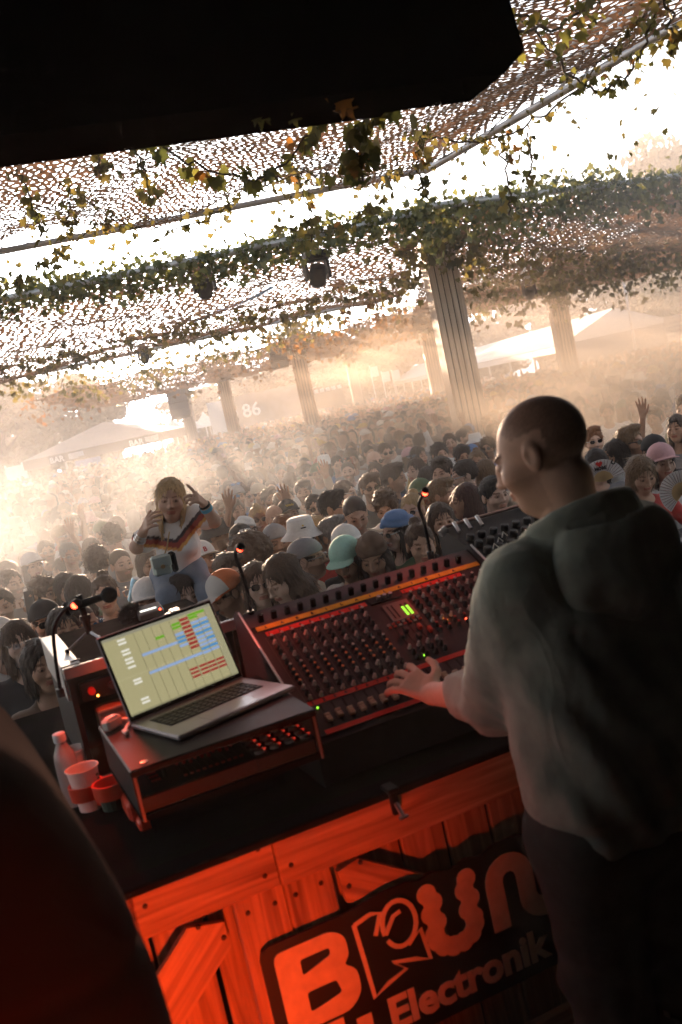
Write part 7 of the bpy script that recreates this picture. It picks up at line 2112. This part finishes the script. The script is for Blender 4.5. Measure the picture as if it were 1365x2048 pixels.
me = np_mesh('far_crowd', np.concatenate(VV), np.concatenate(FF), mat('crowd_colours', (1, 1, 1), .75, vcol='tint'), True, np.concatenate(TT))
fc = link('far_crowd', me); tag(fc, 'mass of small heads and shoulders fading into the smoke', 'crowd', kind='stuff')
print('CROWD', count, NEAR_R, len(VV), len(me.polygons), time.time() - T0)
# ------------------------------------------------------------------ the setting sun itself, far beyond the field
sd_ = ray(230, 800).normalized()
bm2 = bmesh.new(); bmesh.ops.create_icosphere(bm2, subdivisions=3, radius=7.5)
me = bpy.data.meshes.new('sun_disc'); bm2.to_mesh(me); bm2.free()
me.materials.append(mat('sun_fire', (1, .8, .5), .5, emit=(1, .72, .40), estr=7.0))
tag(link('sky_sun', me, None, Vector((0, 0, CAMZ)) + sd_ * 1000), 'low setting sun shining between the far trees', 'sun', kind='structure')
# ------------------------------------------------------------------ haze
def volume_mat(name, color, density, aniso=0.4):
    m = bpy.data.materials.new(name); m.use_nodes = True
    n, l = m.node_tree.nodes, m.node_tree.links
    n.clear()
    out = n.new('ShaderNodeOutputMaterial')
    pv = n.new('ShaderNodeVolumePrincipled')
    pv.inputs['Color'].default_value = (*color, 1)
    pv.inputs['Density'].default_value = density
    pv.inputs['Anisotropy'].default_value = aniso
    l.new(pv.outputs[0], out.inputs['Volume'])
    return m, n, l, pv

hm, _, _, _ = volume_mat('haze_air', (1.0, 0.97, 0.94), 0.0032, 0.3)
b = MB(); b.box((0, 50, 7.6), (178, 163, 17.2))
hz = b.build('haze', hm)
tag(hz, 'pale sunlit haze and stage smoke hanging over the crowd', 'haze', kind='stuff')

def smoke_cloud(c, r, dens, label, color=(1, .98, .96), seed=0.0):
    m, n, l, pv = volume_mat('smoke_air', color, 0.0, 0.35)
    tc = n.new('ShaderNodeTexCoord')
    ln = n.new('ShaderNodeVectorMath'); ln.operation = 'LENGTH'; l.new(tc.outputs['Object'], ln.inputs[0])
    fo = n.new('ShaderNodeMapRange'); fo.interpolation_type = 'SMOOTHSTEP'
    fo.inputs['From Min'].default_value = 1.0; fo.inputs['From Max'].default_value = 0.15; fo.inputs['To Max'].default_value = dens
    l.new(ln.outputs['Value'], fo.inputs['Value'])
    nz = n.new('ShaderNodeTexNoise'); nz.inputs['Scale'].default_value = 2.6; nz.inputs['Detail'].default_value = 3
    of = n.new('ShaderNodeVectorMath'); of.operation = 'ADD'; of.inputs[1].default_value = (seed, seed, seed)
    l.new(tc.outputs['Object'], of.inputs[0]); l.new(of.outputs[0], nz.inputs['Vector'])
    mr = n.new('ShaderNodeMapRange'); mr.inputs['From Min'].default_value = .36; mr.inputs['From Max'].default_value = .66
    l.new(nz.outputs['Fac'], mr.inputs['Value'])
    mu = n.new('ShaderNodeMath'); mu.operation = 'MULTIPLY'; l.new(fo.outputs[0], mu.inputs[0]); l.new(mr.outputs[0], mu.inputs[1])
    l.new(mu.outputs[0], pv.inputs['Density'])
    bm2 = bmesh.new(); bmesh.ops.create_icosphere(bm2, subdivisions=3, radius=1.0)
    me = bpy.data.meshes.new('smoke_cloud'); bm2.to_mesh(me); bm2.free(); me.materials.append(m)
    o = link('smoke_cloud', me, None, c, None, r)
    return tag(o, label, 'smoke', kind='stuff')
smoke_cloud((-2.6, 9.6, 1.5), (4.4, 5.2, 2.3), .16, 'pale stage smoke drifting over the crowd before the bar tent', (.92, .97, 1), seed=1.3)
smoke_cloud((4.6, 12.4, 1.3), (5.2, 6.4, 2.2), .55, 'smoke tinted with warm sunlight behind the performer', (1, .86, .70), seed=4.7)  # warm light is put into this smoke's colour
smoke_cloud((0, 34, 2.5), (30, 20, 5.2), .007, 'thin smoke over the far crowd', seed=8.1)
smoke_cloud((6.0, 10.5, 4.0), (4.6, 3.6, 1.8), .10, 'thin bluish smoke veiling the right-hand canopy', (.95, .98, 1), seed=2.2)
smoke_cloud((2.0, 17.5, 2.2), (5.0, 4.5, 2.4), .16, 'smoke tinted with warm sunlight round the foot of the big column', (1, .86, .70), seed=6.1)  # sunlight tint painted into the smoke colour
